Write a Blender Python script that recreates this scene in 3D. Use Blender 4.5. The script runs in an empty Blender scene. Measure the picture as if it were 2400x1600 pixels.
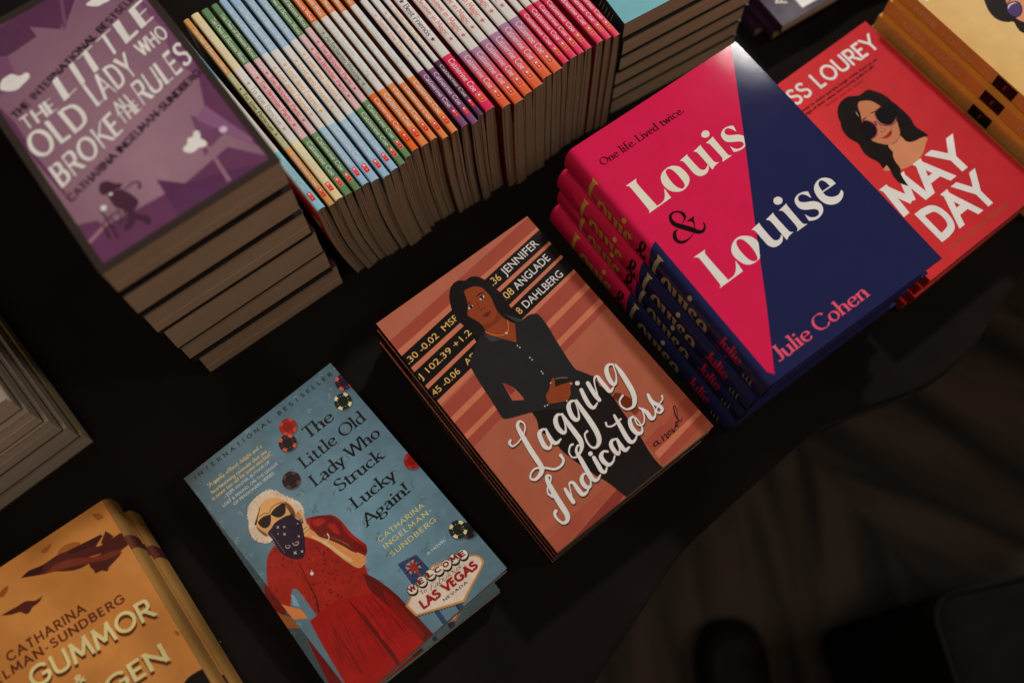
import bpy, math, random
from mathutils import Vector, Matrix
from mathutils.geometry import tessellate_polygon

SC = bpy.context.scene
COL = SC.collection
rnd = random.Random(11)

# ------------------------------------------------------------------ camera
cam_d = bpy.data.cameras.new('camera')
cam = bpy.data.objects.new('camera', cam_d); COL.objects.link(cam)
cam_d.sensor_width = 36.0
cam_d.lens = 37.0
cam_d.clip_start = 0.02
cam_d.clip_end = 30.0
R_ = Vector((0.99994877, -0.00952386, -0.00342939))
U_ = Vector((0.01012248, 0.94081409, 0.33877188))
F_ = Vector((0.0, 0.33878924, -0.94086229))
cam.matrix_world = Matrix(((R_.x, U_.x, -F_.x, 0.0), (R_.y, U_.y, -F_.y, 0.0), (R_.z, U_.z, -F_.z, 0.79927), (0, 0, 0, 1)))
cam_d.dof.use_dof = True
cam_d.dof.focus_distance = 0.785
cam_d.dof.aperture_fstop = 2.4
SC.camera = cam

# ------------------------------------------------------------------ world and lamps
world = bpy.data.worlds.new('World'); SC.world = world
world.use_nodes = True
bg = world.node_tree.nodes['Background']
bg.inputs[0].default_value = (1.0, 0.66, 0.44, 1)
bg.inputs[1].default_value = 0.075

def area(name, loc, target, size, power, colour):
    d = bpy.data.lights.new(name, 'AREA'); d.shape = 'DISK'; d.size = size; d.energy = power; d.color = colour
    o = bpy.data.objects.new(name, d); COL.objects.link(o)
    o.location = loc
    o.rotation_euler = (Vector(target) - Vector(loc)).to_track_quat('-Z', 'Y').to_euler()
    return o
area('ceiling_lamp', (0.743, 1.947, 2.014), (0.05, 0.35, 0.05), 0.18, 34.0, (1.0, 0.965, 0.92))
area('right_fill', (1.45, 0.25, 1.90), (0.0, 0.25, 0.05), 0.40, 6.5, (1.0, 0.88, 0.76))  # unseen fill light, added to brighten book sides turned to the right
area('side_lamp', (-0.80, 0.60, 1.95), (-0.1, 0.2, 0.05), 0.40, 2.2, (1.0, 0.88, 0.78))
area('back_fill', (-0.14, -0.40, 2.30), (-0.1, 0.1, 0.05), 0.50, 9.5, (1.0, 0.80, 0.60))  # fill light added out of view behind the camera, lifts the lower left

SC.view_settings.view_transform = 'Standard'
SC.view_settings.look = 'None'
SC.view_settings.exposure = -0.10
SC.view_settings.gamma = 1.0
SC.cycles.use_denoising = True
SC.cycles.max_bounces = 6

# ------------------------------------------------------------------ materials
def nodes_of(name):
    m = bpy.data.materials.new(name); m.use_nodes = True
    nt = m.node_tree
    return m, nt, nt.nodes['Principled BSDF']
def N(nt, t, **kw):
    n = nt.nodes.new(t)
    for k, v in kw.items(): setattr(n, k, v)
    return n
def noise(nt, coord, scale, detail=3.0, mapping=None):
    n = N(nt, 'ShaderNodeTexNoise'); n.inputs['Scale'].default_value = scale; n.inputs['Detail'].default_value = detail
    if mapping:
        mp = N(nt, 'ShaderNodeMapping'); mp.inputs['Scale'].default_value = mapping
        nt.links.new(coord, mp.inputs[0]); nt.links.new(mp.outputs[0], n.inputs['Vector'])
    else:
        nt.links.new(coord, n.inputs['Vector'])
    return n
def ramp(nt, src, stops):
    r = N(nt, 'ShaderNodeValToRGB')
    el = r.color_ramp.elements
    while len(el) > len(stops): el.remove(el[-1])
    while len(el) < len(stops): el.new(1.0)
    for e, (p, c) in zip(el, stops):
        e.position = p; e.color = (c[0], c[1], c[2], 1)
    nt.links.new(src, r.inputs[0])
    return r
def mat_ink(name, rough, bump=0.05, bscale=1800.0, coat=0.0, mottle=0.10, mscale=60.0, spec=0.18):
    """printed paper: the printed colour sits in the mesh attribute 'ink'"""
    m, nt, p = nodes_of(name)
    at = N(nt, 'ShaderNodeAttribute', attribute_name='ink')
    tc = N(nt, 'ShaderNodeTexCoord')
    n1 = noise(nt, tc.outputs['Object'], mscale, 5)
    r = ramp(nt, n1.outputs[0], [(0.25, (1 - mottle,) * 3), (0.75, (1 + mottle * 0.3,) * 3)])
    mx = N(nt, 'ShaderNodeMix', data_type='RGBA', blend_type='MULTIPLY'); mx.inputs[0].default_value = 1.0
    nt.links.new(at.outputs['Color'], mx.inputs[6]); nt.links.new(r.outputs[0], mx.inputs[7])
    nt.links.new(mx.outputs[2], p.inputs['Base Color'])
    n2 = noise(nt, tc.outputs['Object'], bscale, 2)
    b = N(nt, 'ShaderNodeBump'); b.inputs['Strength'].default_value = bump; b.inputs['Distance'].default_value = 0.0004
    nt.links.new(n2.outputs[0], b.inputs['Height']); nt.links.new(b.outputs[0], p.inputs['Normal'])
    n3 = noise(nt, tc.outputs['Object'], 25.0, 4)
    rr = ramp(nt, n3.outputs[0], [(0.3, (rough * 0.88,) * 3), (0.7, (rough * 1.15,) * 3)])
    nt.links.new(rr.outputs[0], p.inputs['Roughness'])
    p.inputs['Coat Weight'].default_value = coat
    p.inputs['Coat Roughness'].default_value = 0.28
    p.inputs['Specular IOR Level'].default_value = spec
    return m
def mat_pages(name, col, lines):
    m, nt, p = nodes_of(name)
    tc = N(nt, 'ShaderNodeTexCoord')
    n1 = noise(nt, tc.outputs['Object'], 1.0, 3, lines)
    r1 = ramp(nt, n1.outputs[0], [(0.30, tuple(c * 0.86 for c in col)), (0.50, col), (0.75, tuple(min(1, c * 1.06) for c in col))])
    n2 = noise(nt, tc.outputs['Object'], 18.0, 4)
    r2 = ramp(nt, n2.outputs[0], [(0.3, (0.92, 0.91, 0.90)), (0.7, (1.03, 1.03, 1.03))])
    mx = N(nt, 'ShaderNodeMix', data_type='RGBA', blend_type='MULTIPLY'); mx.inputs[0].default_value = 1.0
    nt.links.new(r1.outputs[0], mx.inputs[6]); nt.links.new(r2.outputs[0], mx.inputs[7])
    nt.links.new(mx.outputs[2], p.inputs['Base Color'])
    b = N(nt, 'ShaderNodeBump'); b.inputs['Strength'].default_value = 0.10; b.inputs['Distance'].default_value = 0.0003
    nt.links.new(n1.outputs[0], b.inputs['Height']); nt.links.new(b.outputs[0], p.inputs['Normal'])
    p.inputs['Roughness'].default_value = 0.85
    p.inputs['Specular IOR Level'].default_value = 0.15
    return m
M_MATT = mat_ink('printed_card_matt', 0.55, 0.06, spec=0.05)
M_SATIN = mat_ink('printed_card_satin', 0.36, 0.06, spec=0.10)
M_GLOSS = mat_ink('printed_card_gloss', 0.28, 0.05, spec=0.14)
M_JACKET = mat_ink('laminated_jacket', 0.065, 0.07, 1100.0, mottle=0.06, spec=0.12)
M_MOTTLE = mat_ink('printed_card_mottled', 0.55, 0.06, mottle=0.30, mscale=24.0, spec=0.05)
M_DAMASK = mat_ink('printed_card_damask', 0.26, 0.05, coat=0.05, spec=0.14, mottle=0.22, mscale=85.0)
M_FOIL = mat_ink('creased_gloss_jacket', 0.16, 0.5, 260.0, coat=0.6)
M_PAGES = mat_pages('page_edges', (0.52, 0.385, 0.275), (5.0, 5.0, 3400.0))
M_PAGES_UP = mat_pages('page_edges_upright', (0.40, 0.30, 0.21), (2200.0, 6.0, 5.0))
M_PAGES_GREY = mat_pages('page_edges_white', (0.60, 0.51, 0.42), (6.0, 6.0, 1700.0))

def plain(name, col, rough=0.6, spec=0.4, nscale=40.0, var=0.25, bump=0.1, bscale=400.0):
    m, nt, p = nodes_of(name)
    tc = N(nt, 'ShaderNodeTexCoord')
    n = noise(nt, tc.outputs['Object'], nscale, 5)
    r = ramp(nt, n.outputs[0], [(0.3, tuple(c * (1 - var) for c in col)), (0.7, tuple(c * (1 + var) for c in col))])
    nt.links.new(r.outputs[0], p.inputs['Base Color'])
    n2 = noise(nt, tc.outputs['Object'], bscale, 3)
    b = N(nt, 'ShaderNodeBump'); b.inputs['Strength'].default_value = bump; b.inputs['Distance'].default_value = 0.001
    nt.links.new(n2.outputs[0], b.inputs['Height']); nt.links.new(b.outputs[0], p.inputs['Normal'])
    p.inputs['Roughness'].default_value = rough; p.inputs['Specular IOR Level'].default_value = spec
    return m

def mat_cloth():
    m, nt, p = nodes_of('black_table_cloth')
    tc = N(nt, 'ShaderNodeTexCoord')
    n = noise(nt, tc.outputs['Object'], 9.0, 4)
    r = ramp(nt, n.outputs[0], [(0.3, (0.0085, 0.0066, 0.0060)), (0.7, (0.0150, 0.0122, 0.0115))])
    # specks of pale lint
    v = N(nt, 'ShaderNodeTexVoronoi'); v.inputs['Scale'].default_value = 42.0
    nt.links.new(tc.outputs['Object'], v.inputs['Vector'])
    lt = N(nt, 'ShaderNodeMath', operation='LESS_THAN'); lt.inputs[1].default_value = 0.030
    nt.links.new(v.outputs['Distance'], lt.inputs[0])
    sep = N(nt, 'ShaderNodeSeparateColor'); nt.links.new(v.outputs['Color'], sep.inputs[0])
    gt = N(nt, 'ShaderNodeMath', operation='GREATER_THAN'); gt.inputs[1].default_value = 0.90
    nt.links.new(sep.outputs[0], gt.inputs[0])
    mul = N(nt, 'ShaderNodeMath', operation='MULTIPLY'); nt.links.new(lt.outputs[0], mul.inputs[0]); nt.links.new(gt.outputs[0], mul.inputs[1])
    mx = N(nt, 'ShaderNodeMix', data_type='RGBA'); nt.links.new(mul.outputs[0], mx.inputs[0])
    nt.links.new(r.outputs[0], mx.inputs[6]); mx.inputs[7].default_value = (0.16, 0.15, 0.14, 1)
    nt.links.new(mx.outputs[2], p.inputs['Base Color'])
    w = noise(nt, tc.outputs['Object'], 1500.0, 2)
    b = N(nt, 'ShaderNodeBump'); b.inputs['Strength'].default_value = 0.4; b.inputs['Distance'].default_value = 0.0006
    nt.links.new(w.outputs[0], b.inputs['Height']); nt.links.new(b.outputs[0], p.inputs['Normal'])
    p.inputs['Roughness'].default_value = 0.9
    p.inputs['Specular IOR Level'].default_value = 0.0
    p.inputs['Sheen Weight'].default_value = 0.035
    p.inputs['Sheen Roughness'].default_value = 0.5
    p.inputs['Sheen Tint'].default_value = (0.75, 0.85, 1.0, 1)
    return m
M_CLOTH = mat_cloth()

def mat_floor():
    m, nt, p = nodes_of('dark_wood_floor')
    tc = N(nt, 'ShaderNodeTexCoord')
    # two directions of boards meeting along a seam
    def grain(angle):
        m0 = N(nt, 'ShaderNodeMapping'); m0.inputs['Rotation'].default_value = (0, 0, angle)
        mp = N(nt, 'ShaderNodeMapping'); mp.inputs['Scale'].default_value = (17.0, 2.3, 1.0)
        nt.links.new(tc.outputs['Object'], m0.inputs[0]); nt.links.new(m0.outputs[0], mp.inputs[0])
        n = N(nt, 'ShaderNodeTexNoise'); n.inputs['Scale'].default_value = 1.0; n.inputs['Detail'].default_value = 5.0; n.inputs['Distortion'].default_value = 0.9
        nt.links.new(mp.outputs[0], n.inputs['Vector'])
        return n
    g1, g2 = grain(math.radians(-4)), grain(math.radians(-62))
    sp = N(nt, 'ShaderNodeSeparateXYZ'); nt.links.new(tc.outputs['Object'], sp.inputs[0])
    # seam line through (0.43,0.38) and (0.64,0.125)
    a = N(nt, 'ShaderNodeMath', operation='MULTIPLY'); a.inputs[1].default_value = 1.21; nt.links.new(sp.outputs[0], a.inputs[0])
    s = N(nt, 'ShaderNodeMath', operation='ADD'); nt.links.new(a.outputs[0], s.inputs[0]); nt.links.new(sp.outputs[1], s.inputs[1])
    gt = N(nt, 'ShaderNodeMath', operation='GREATER_THAN'); gt.inputs[1].default_value = 0.90; nt.links.new(s.outputs[0], gt.inputs[0])
    mx = N(nt, 'ShaderNodeMix', data_type='FLOAT'); nt.links.new(gt.outputs[0], mx.inputs[0]); nt.links.new(g1.outputs[0], mx.inputs[2]); nt.links.new(g2.outputs[0], mx.inputs[3])
    r = ramp(nt, mx.outputs[0], [(0.40, (0.004, 0.003, 0.002)), (0.49, (0.026, 0.017, 0.011)), (0.60, (0.052, 0.034, 0.022))])
    nt.links.new(r.outputs[0], p.inputs['Base Color'])
    p.inputs['Roughness'].default_value = 0.55
    p.inputs['Specular IOR Level'].default_value = 0.2
    return m
M_FLOOR = mat_floor()
M_LEATHER = plain('black_leather', (0.006, 0.005, 0.005), 0.5, 0.3)
M_SOLE = plain('rubber_sole', (0.012, 0.011, 0.010), 0.8, 0.2)
M_BAG = plain('charcoal_canvas', (0.0060, 0.0057, 0.0050), 0.9, 0.1, 30.0, 0.2, 0.3, 900.0)

# ------------------------------------------------------------------ colour
ILL = (0.62, 0.60, 0.575)
def lin(c):
    c = c / 255.0
    return c / 12.92 if c <= 0.04045 else ((c + 0.055) / 1.055) ** 2.4
def ink(c):
    """colour of the print itself, taken off a photograph lit at about ILL"""
    return tuple(min(0.88, lin(v) / i) for v, i in zip(c, ILL))
def numink(h): return ink(tuple(int(v) for v in h.split(',')))
def mixc(a, b, t): return tuple(x + (y - x) * t for x, y in zip(a, b))

# ------------------------------------------------------------------ mesh buffer
class MB:
    def __init__(self): self.v = []; self.f = []; self.c = []
    def face(self, pts, col):
        n = len(self.v); self.v.extend(pts); self.f.append(tuple(range(n, n + len(pts))))
        if isinstance(col, list): self.c.extend(col)
        else: self.c.extend([col] * len(pts))
    def box(self, a, b, col):
        x0, y0, z0 = a; x1, y1, z1 = b
        P = [(x0, y0, z0), (x1, y0, z0), (x1, y1, z0), (x0, y1, z0), (x0, y0, z1), (x1, y0, z1), (x1, y1, z1), (x0, y1, z1)]
        for q in ((0, 3, 2, 1), (4, 5, 6, 7), (0, 1, 5, 4), (1, 2, 6, 5), (2, 3, 7, 6), (3, 0, 4, 7)):
            self.face([P[i] for i in q], col)
    def build(self, name, material, parent=None, smooth=False, weld=False):
        me = bpy.data.meshes.new(name)
        me.from_pydata(self.v, [], self.f)
        at = me.attributes.new('ink', 'FLOAT_COLOR', 'POINT')
        flat = []
        for c in self.c: flat.extend((c[0], c[1], c[2], 1.0))
        at.data.foreach_set('color', flat)
        if weld:
            import bmesh
            bm = bmesh.new(); bm.from_mesh(me); bmesh.ops.remove_doubles(bm, verts=bm.verts, dist=1e-6)
            bmesh.ops.recalc_face_normals(bm, faces=bm.faces); bm.to_mesh(me); bm.free()
        if smooth:
            me.polygons.foreach_set('use_smooth', [True] * len(me.polygons))
        me.materials.append(material)
        o = bpy.data.objects.new(name, me); COL.objects.link(o)
        if parent: o.parent = parent
        return o

def clip_rect(poly, x0, y0, x1, y1):
    def cut(pts, inside, inter):
        out = []
        for i in range(len(pts)):
            a, b = pts[i - 1], pts[i]
            ia, ib = inside(a), inside(b)
            if ib:
                if not ia: out.append(inter(a, b))
                out.append(b)
            elif ia: out.append(inter(a, b))
        return out
    def ix(x): return lambda a, b: (x, a[1] + (b[1] - a[1]) * (x - a[0]) / (b[0] - a[0]))
    def iy(y): return lambda a, b: (a[0] + (b[0] - a[0]) * (y - a[1]) / (b[1] - a[1]), y)
    for ins, it in ((lambda p: p[0] >= x0, ix(x0)), (lambda p: p[0] <= x1, ix(x1)), (lambda p: p[1] >= y0, iy(y0)), (lambda p: p[1] <= y1, iy(y1))):
        if not poly: return poly
        poly = cut(poly, ins, it)
    return poly

# ------------------------------------------------------------------ letters drawn with a pen: strokes on a 100 unit cap height
GLYPH = {}
def _g(src):
    for line in src.strip().splitlines():
        ch, adv, rest = line.split(' ', 2)
        st = []
        for part in rest.split(';'):
            tk = part.split()
            st.append((tk[0], [tuple(float(v) for v in t.split(',')) for t in tk[1:]]))
        GLYPH[ch] = (float(adv), st)
_g('''A 74 l 2,0 37,100 72,0;l 15,34 59,34
B 58 l 6,0 6,100;l 6,100 28,100;c 26,100 44,95 47,77 43,58 26,53;l 6,53 28,53;c 26,53 47,49 53,27 46,6 26,0;l 6,0 28,0
C 74 c 70,82 56,97 40,100 18,92 4,66 4,34 18,8 40,0 56,3 70,18
D 72 l 6,0 6,100;l 6,100 26,100;c 24,100 52,92 65,68 65,32 52,8 24,0;l 6,0 26,0
E 50 l 6,0 6,100;l 6,100 46,100;l 6,52 42,52;l 6,0 46,0
F 48 l 6,0 6,100;l 6,100 46,100;l 6,52 40,52
G 80 c 72,82 58,97 40,100 18,92 4,66 4,34 18,8 40,0 58,4 71,20 73,44;l 46,46 78,46
H 68 l 6,0 6,100;l 62,0 62,100;l 6,52 62,52
I 14 l 7,0 7,100
J 40 l 32,100 32,24;c 32,26 28,5 16,0 3,6
K 60 l 6,0 6,100;l 56,100 8,44;l 22,58 60,0
L 46 l 6,0 6,100;l 6,0 44,0
M 86 l 5,0 14,100 43,14 72,100 81,0
N 72 l 6,0 6,100;l 6,100 66,0;l 66,0 66,100
O 86 e 43,50 40,50
P 54 l 6,0 6,100;l 6,100 28,100;c 26,100 45,95 50,73 45,51 26,46;l 6,46 28,46
R 58 l 6,0 6,100;l 6,100 28,100;c 26,100 45,95 50,73 45,51 26,46;l 6,46 28,46;l 28,46 56,0
S 54 c 46,84 38,96 24,100 10,93 6,76 14,60 28,52 44,42 50,25 43,7 26,0 12,4 4,17
T 58 l 29,0 29,100;l 2,100 56,100
U 68 l 6,100 6,34;c 6,36 11,9 34,0 57,9 62,36;l 62,34 62,100
V 70 l 2,100 35,0 68,100
W 104 l 2,100 27,0 52,100 77,0 102,100
Y 68 l 2,100 34,46 66,100;l 34,50 34,0
- 36 l 4,40 30,40
! 18 l 9,100 9,32;d 9,5
. 18 d 9,5
, 18 d 9,5;c 11,4 11,-8 5,-16
' 14 l 7,100 7,74
“ 28 l 7,100 7,78;l 19,100 19,78
” 28 l 7,100 7,78;l 19,100 19,78
& 76 c 70,50 60,18 34,0 12,4 6,26 20,46 44,62 50,82 38,98 24,94 20,78 34,50 72,0
a 54 c 10,48 20,58 32,58 40,48 41,40;l 41,46 41,8;c 41,10 45,0 54,5;c 41,34 22,30 8,21 7,9 17,-1 30,2 41,14
b 56 l 10,104 10,2;c 10,44 22,58 38,58 50,44 50,16 38,0 22,0 10,10
c 52 c 46,47 36,58 24,58 10,46 7,28 12,10 26,0 38,3 47,13
d 56 l 46,104 46,0;c 46,46 34,58 20,57 8,44 8,16 20,0 34,3 46,14
e 54 l 8,33 47,33;c 47,33 44,50 28,58 12,50 7,30 12,10 28,0 40,4 49,14
f 36 l 16,0 16,80;c 16,78 20,98 32,104 42,98;l 4,58 34,58
g 54 e 26,39 18,19;c 16,24 8,14 18,5 40,3 48,-9 40,-25 20,-28 6,-20 6,-9 16,0;l 38,54 52,60
h 56 l 10,104 10,0;c 10,40 20,55 34,58 44,48 45,38;l 45,40 45,0
i 24 l 12,58 12,0;d 12,82
k 52 l 10,104 10,0;l 44,58 12,26;l 22,36 50,0
l 22 l 11,104 11,0
m 84 l 10,58 10,0;c 10,42 20,56 32,58 41,48 42,38;l 42,40 42,0;c 42,42 52,56 64,58 73,48 74,38;l 74,40 74,0
n 56 l 10,58 10,0;c 10,40 20,55 34,58 44,48 45,38;l 45,40 45,0
o 58 e 29,29 22,29
p 56 l 10,58 10,-30;c 10,44 22,58 38,58 50,44 50,16 38,0 22,0 10,10
q 56 l 46,58 46,-30;c 46,46 34,58 20,57 8,44 8,16 20,0 34,3 46,14
r 38 l 10,58 10,0;c 10,40 18,53 28,59 37,54
s 42 c 36,47 28,58 16,57 8,47 12,36 26,28 37,17 32,3 18,-1 6,9
t 38 l 16,76 16,14;c 16,16 19,1 31,0 38,8;l 4,58 34,58
u 56 l 10,58 10,18;c 10,20 15,1 28,-1 44,14;l 45,58 45,0
v 50 l 4,58 25,0 46,58
w 74 l 4,58 21,0 37,56 53,0 70,58
x 50 l 4,58 46,0;l 46,58 4,0
y 50 l 4,58 26,2;l 46,58 18,-30
z 46 l 6,58 40,58 6,0 40,0''')
GLYPH[' '] = (30.0, [])
# style: (thick, thin, pen angle, serif, tracking, slant)
STYLE = {
    'fm': (15, 15, 0, 0, 12, 0), 'fb': (25, 25, 0, 0, 12, 0), 'fl': (11, 11, 0, 0, 22, 0), 'fs': (16, 16, 0, 0, 62, 0), 'fs2': (17, 17, 0, 0, 24, 0),
    'sb': (14, 6, 16, 7, 4, 0), 'sd': (14, 4.5, 6, 6, 3, 0), 'so': (13, 5, 14, 8, 3, 0), 'si': (13, 7, 20, 5, 4, 0.06), 'sc': (8, 5, 30, 0, 0, 0.4),
    'sx': (18, 5, 4, 7, 7, 0), 'fd': (20, 20, 0, 0, 10, 0),
    'hw': (17, 10, 0, 0, 14, 0), 'hb': (19, 14, 25, 0, 12, 0.02), 'sp': (12, 7.5, 25, 4, 5, 0), 'ow': (12, 8, 20, 4, 1, 0.0), 'fp': (12, 12, 0, 0, 20, 0),
}
def catmull(pts, closed=False, seg=6):
    n = len(pts); out = []
    rng_ = range(n) if closed else range(n - 1)
    for i in rng_:
        if closed: p0, p1, p2, p3 = pts[i - 1], pts[i], pts[(i + 1) % n], pts[(i + 2) % n]
        else:
            p1, p2 = pts[i], pts[i + 1]
            p0 = pts[i - 1] if i > 0 else tuple(2 * a - b for a, b in zip(p1, p2))
            p3 = pts[i + 2] if i + 2 < n else tuple(2 * b - a for a, b in zip(p1, p2))
        for k in range(seg):
            t = k / seg
            out.append(tuple(0.5 * (2 * b + (c - a) * t + (2 * a - 5 * b + 4 * c - d) * t * t + (3 * b - a - 3 * c + d) * t ** 3) for a, b, c, d in zip(p0, p1, p2, p3)))
    if not closed: out.append(tuple(pts[-1]))
    return out
def ribbon(pts, closed=False):
    """(x,y,w) samples -> quads"""
    n = len(pts); L = []; Rr = []
    for i in range(n):
        if closed: a, b = pts[i - 1], pts[(i + 1) % n]
        else: a, b = pts[max(0, i - 1)], pts[min(n - 1, i + 1)]
        dx, dy = b[0] - a[0], b[1] - a[1]; d = math.hypot(dx, dy) or 1.0
        w = pts[i][2] * 0.5
        L.append((pts[i][0] - dy / d * w, pts[i][1] + dx / d * w)); Rr.append((pts[i][0] + dy / d * w, pts[i][1] - dx / d * w))
    return [[L[i], Rr[i], Rr[(i + 1) % n], L[(i + 1) % n]] for i in range(n if closed else n - 1)]
def disc(x, y, r, k=14): return [(x + r * math.cos(2 * math.pi * i / k), y + r * math.sin(2 * math.pi * i / k)) for i in range(k)]
_gc = {}
def glyph_polys(ch, style, variant=0):
    key = (ch, style, variant)
    if key in _gc: return _gc[key]
    thick, thin, pen, serif, track, slant = STYLE[style]
    adv, strokes = GLYPH[ch]
    lower = ch.islower()
    hw = thin * 0.5
    rv = random.Random(hash((ord(ch), variant)) & 0xffff)
    hand = style in ('hw', 'hb')
    def ymap(y): return y if lower else hw + y * (100 - 2 * hw) / 100
    def wid(dx, dy):
        if thick == thin: return thick
        a = math.atan2(dy, dx) - math.radians(pen)
        return thin + (thick - thin) * abs(math.sin(a)) ** 1.3
    polys = []
    for kind, P in strokes:
        if kind == 'd':
            r = max(thick, 11) * 0.58; x, y = P[0]
            polys.append(disc(x, y if lower else max(y, r), r)); continue
        if kind == 'e':
            (cx, cy), (rx, ry) = P
            rx -= thick * 0.2 if not lower else 0
            pts = []
            for i in range(22):
                t = 2 * math.pi * i / 22
                dx, dy = -math.sin(t) * rx, math.cos(t) * ry
                y0 = cy + ry * math.sin(t)
                pts.append((cx + rx * math.cos(t), ymap(y0), wid(dx, dy)))
            polys += ribbon(pts, True); continue
        if kind == 'c':
            s = catmull([(x, ymap(y)) for x, y in P], False, 4)
            pts = []
            for i, p in enumerate(s):
                a, b = s[max(0, i - 1)], s[min(len(s) - 1, i + 1)]
                pts.append((p[0], p[1], wid(b[0] - a[0], b[1] - a[1])))
            polys += ribbon(pts); continue
        P = [(x, ymap(y)) for x, y in P]
        for i in range(len(P) - 1):
            (x0, y0), (x1, y1) = P[i], P[i + 1]
            dx, dy = x1 - x0, y1 - y0; d = math.hypot(dx, dy); ux, uy = dx / d, dy / d
            w = wid(dx, dy)
            if hand: w *= rv.choice((0.55, 1.0, 1.25) if style == 'hw' else (0.8, 1.1))
            horiz = abs(dy) < 1e-6
            e0 = e1 = 0.0
            if not horiz:
                k = 2.5 if abs(dx) > 1 and not lower else 1.0
                def need(y): return (not lower and (y < hw + 0.1 or y > 100 - hw - 0.1))
                if need(y0): e0 = hw * k + (w * 0.5 if k > 1 else 0)
                if need(y1): e1 = hw * k + (w * 0.5 if k > 1 else 0)
                if lower and 0 < i: e0 = w * 0.3
                if lower and i < len(P) - 2: e1 = w * 0.3
            q = [(x0 - ux * e0 - uy * w / 2, y0 - uy * e0 + ux * w / 2), (x0 - ux * e0 + uy * w / 2, y0 - uy * e0 - ux * w / 2),
                 (x1 + ux * e1 + uy * w / 2, y1 + uy * e1 - ux * w / 2), (x1 + ux * e1 - uy * w / 2, y1 + uy * e1 + ux * w / 2)]
            if not lower and not horiz and e0 + e1 > 0:
                q = clip_rect(q, -50, 0, 200, 100)
            if hand and q:
                q = [(x + rv.uniform(-2, 2), y + rv.uniform(-2, 2)) for x, y in q]
            if q: polys.append(q)
            if serif:
                for end, (x, y), (ox, oy) in ((0, (x0, y0), (x1, y1)), (1, (x1, y1), (x0, y0))):
                    if (end == 0 and i > 0) or (end == 1 and i < len(P) - 2): continue
                    th = thin * 0.9
                    if not horiz:
                        if abs(oy - y) < 20: continue
                        top = y > oy
                        if lower and y in (14, 18, 8, 26, 36, 2): continue
                        if ch in 'tf' and top: continue
                        if not lower and ch == 'J' and not top: continue
                        if not lower and ch in 'U' and not top: continue
                        yb = (100 - th if top else 0) if not lower else ((y - th * 1.2) if top else y)
                        hl = w / 2 + serif; hr = w / 2 + (serif if not (lower and top and ch not in 'vwykx') else 0)
                        if lower and ch in 'u' and top: hr = w / 2
                        polys.append([(x - hl, yb), (x + hr, yb), (x + hr, yb + th), (x - hl, yb + th)])
                        if not (lower and top):
                            s_ = -1 if top else 1; y_ = yb if top else yb + th
                            for sg in (-1, 1):
                                t = [(x + sg * w / 2, y_), (x + sg * (w / 2 + serif * 0.6), y_), (x + sg * w / 2, y_ + s_ * serif * 0.9)]
                                polys.append(t)
                        else:
                            polys.append([(x - w / 2, yb), (x - hl, yb), (x - w / 2, yb - serif * 0.8)])
                    elif not lower and ch in 'ELTFZ':
                        if abs(x - 6) < 1: continue
                        s_ = -1 if y > 50 else 1
                        if 40 < y < 60:
                            polys.append([(x, y - serif), (x, y + serif), (x - thick * 0.5, y)])
                        else:
                            sg = -1 if x > ox else 1
                            yo = 100 if y > 50 else 0
                            polys.append([(x, yo), (x + sg * thick * 0.9, yo + s_ * thin), (x + sg * 0.5, yo + s_ * (serif + 11))])
    _gc[key] = (adv, polys)
    return _gc[key]
def layout(text, style):
    thick, thin, pen, serif, track, slant = STYLE[style]
    x = 0.0; out = []
    for i, ch in enumerate(text):
        if ch in ('’',): ch = "'"
        if ch in ('–',): ch = '-'
        if ch not in GLYPH: continue
        adv, polys = glyph_polys(ch, style, i % 5 if style in ('hw', 'hb') else 0)
        sub = 0
        for p in polys:
            out.append(([(x + px + slant * py, py) for px, py in p], sub)); sub = (sub + 1) % 12
        x += adv + track
    return out, x - track
_bf = {}
def bfont(text, bold):
    """letter shapes of the built-in sans serif as triangles on a 100 unit cap height"""
    key = (text, bold)
    if key in _bf: return _bf[key]
    c = bpy.data.curves.new('t', 'FONT'); c.body = text; c.offset = 0.022 if bold else 0.0; c.resolution_u = 3
    o = bpy.data.objects.new('t', c); COL.objects.link(o)
    dg = bpy.context.evaluated_depsgraph_get(); ev = o.evaluated_get(dg); me = ev.to_mesh()
    vs = [(v.co.x, v.co.y) for v in me.vertices]
    polys = [[vs[i] for i in p.vertices] for p in me.polygons]
    ev.to_mesh_clear(); bpy.data.objects.remove(o); bpy.data.curves.remove(c)
    s = 100 / 0.727
    x0 = min(v[0] for v in vs); x1 = max(v[0] for v in vs)
    _bf[key] = ([([((x - x0) * s, y * s) for x, y in p], 0) for p in polys], (x1 - x0) * s)
    return _bf[key]

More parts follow.
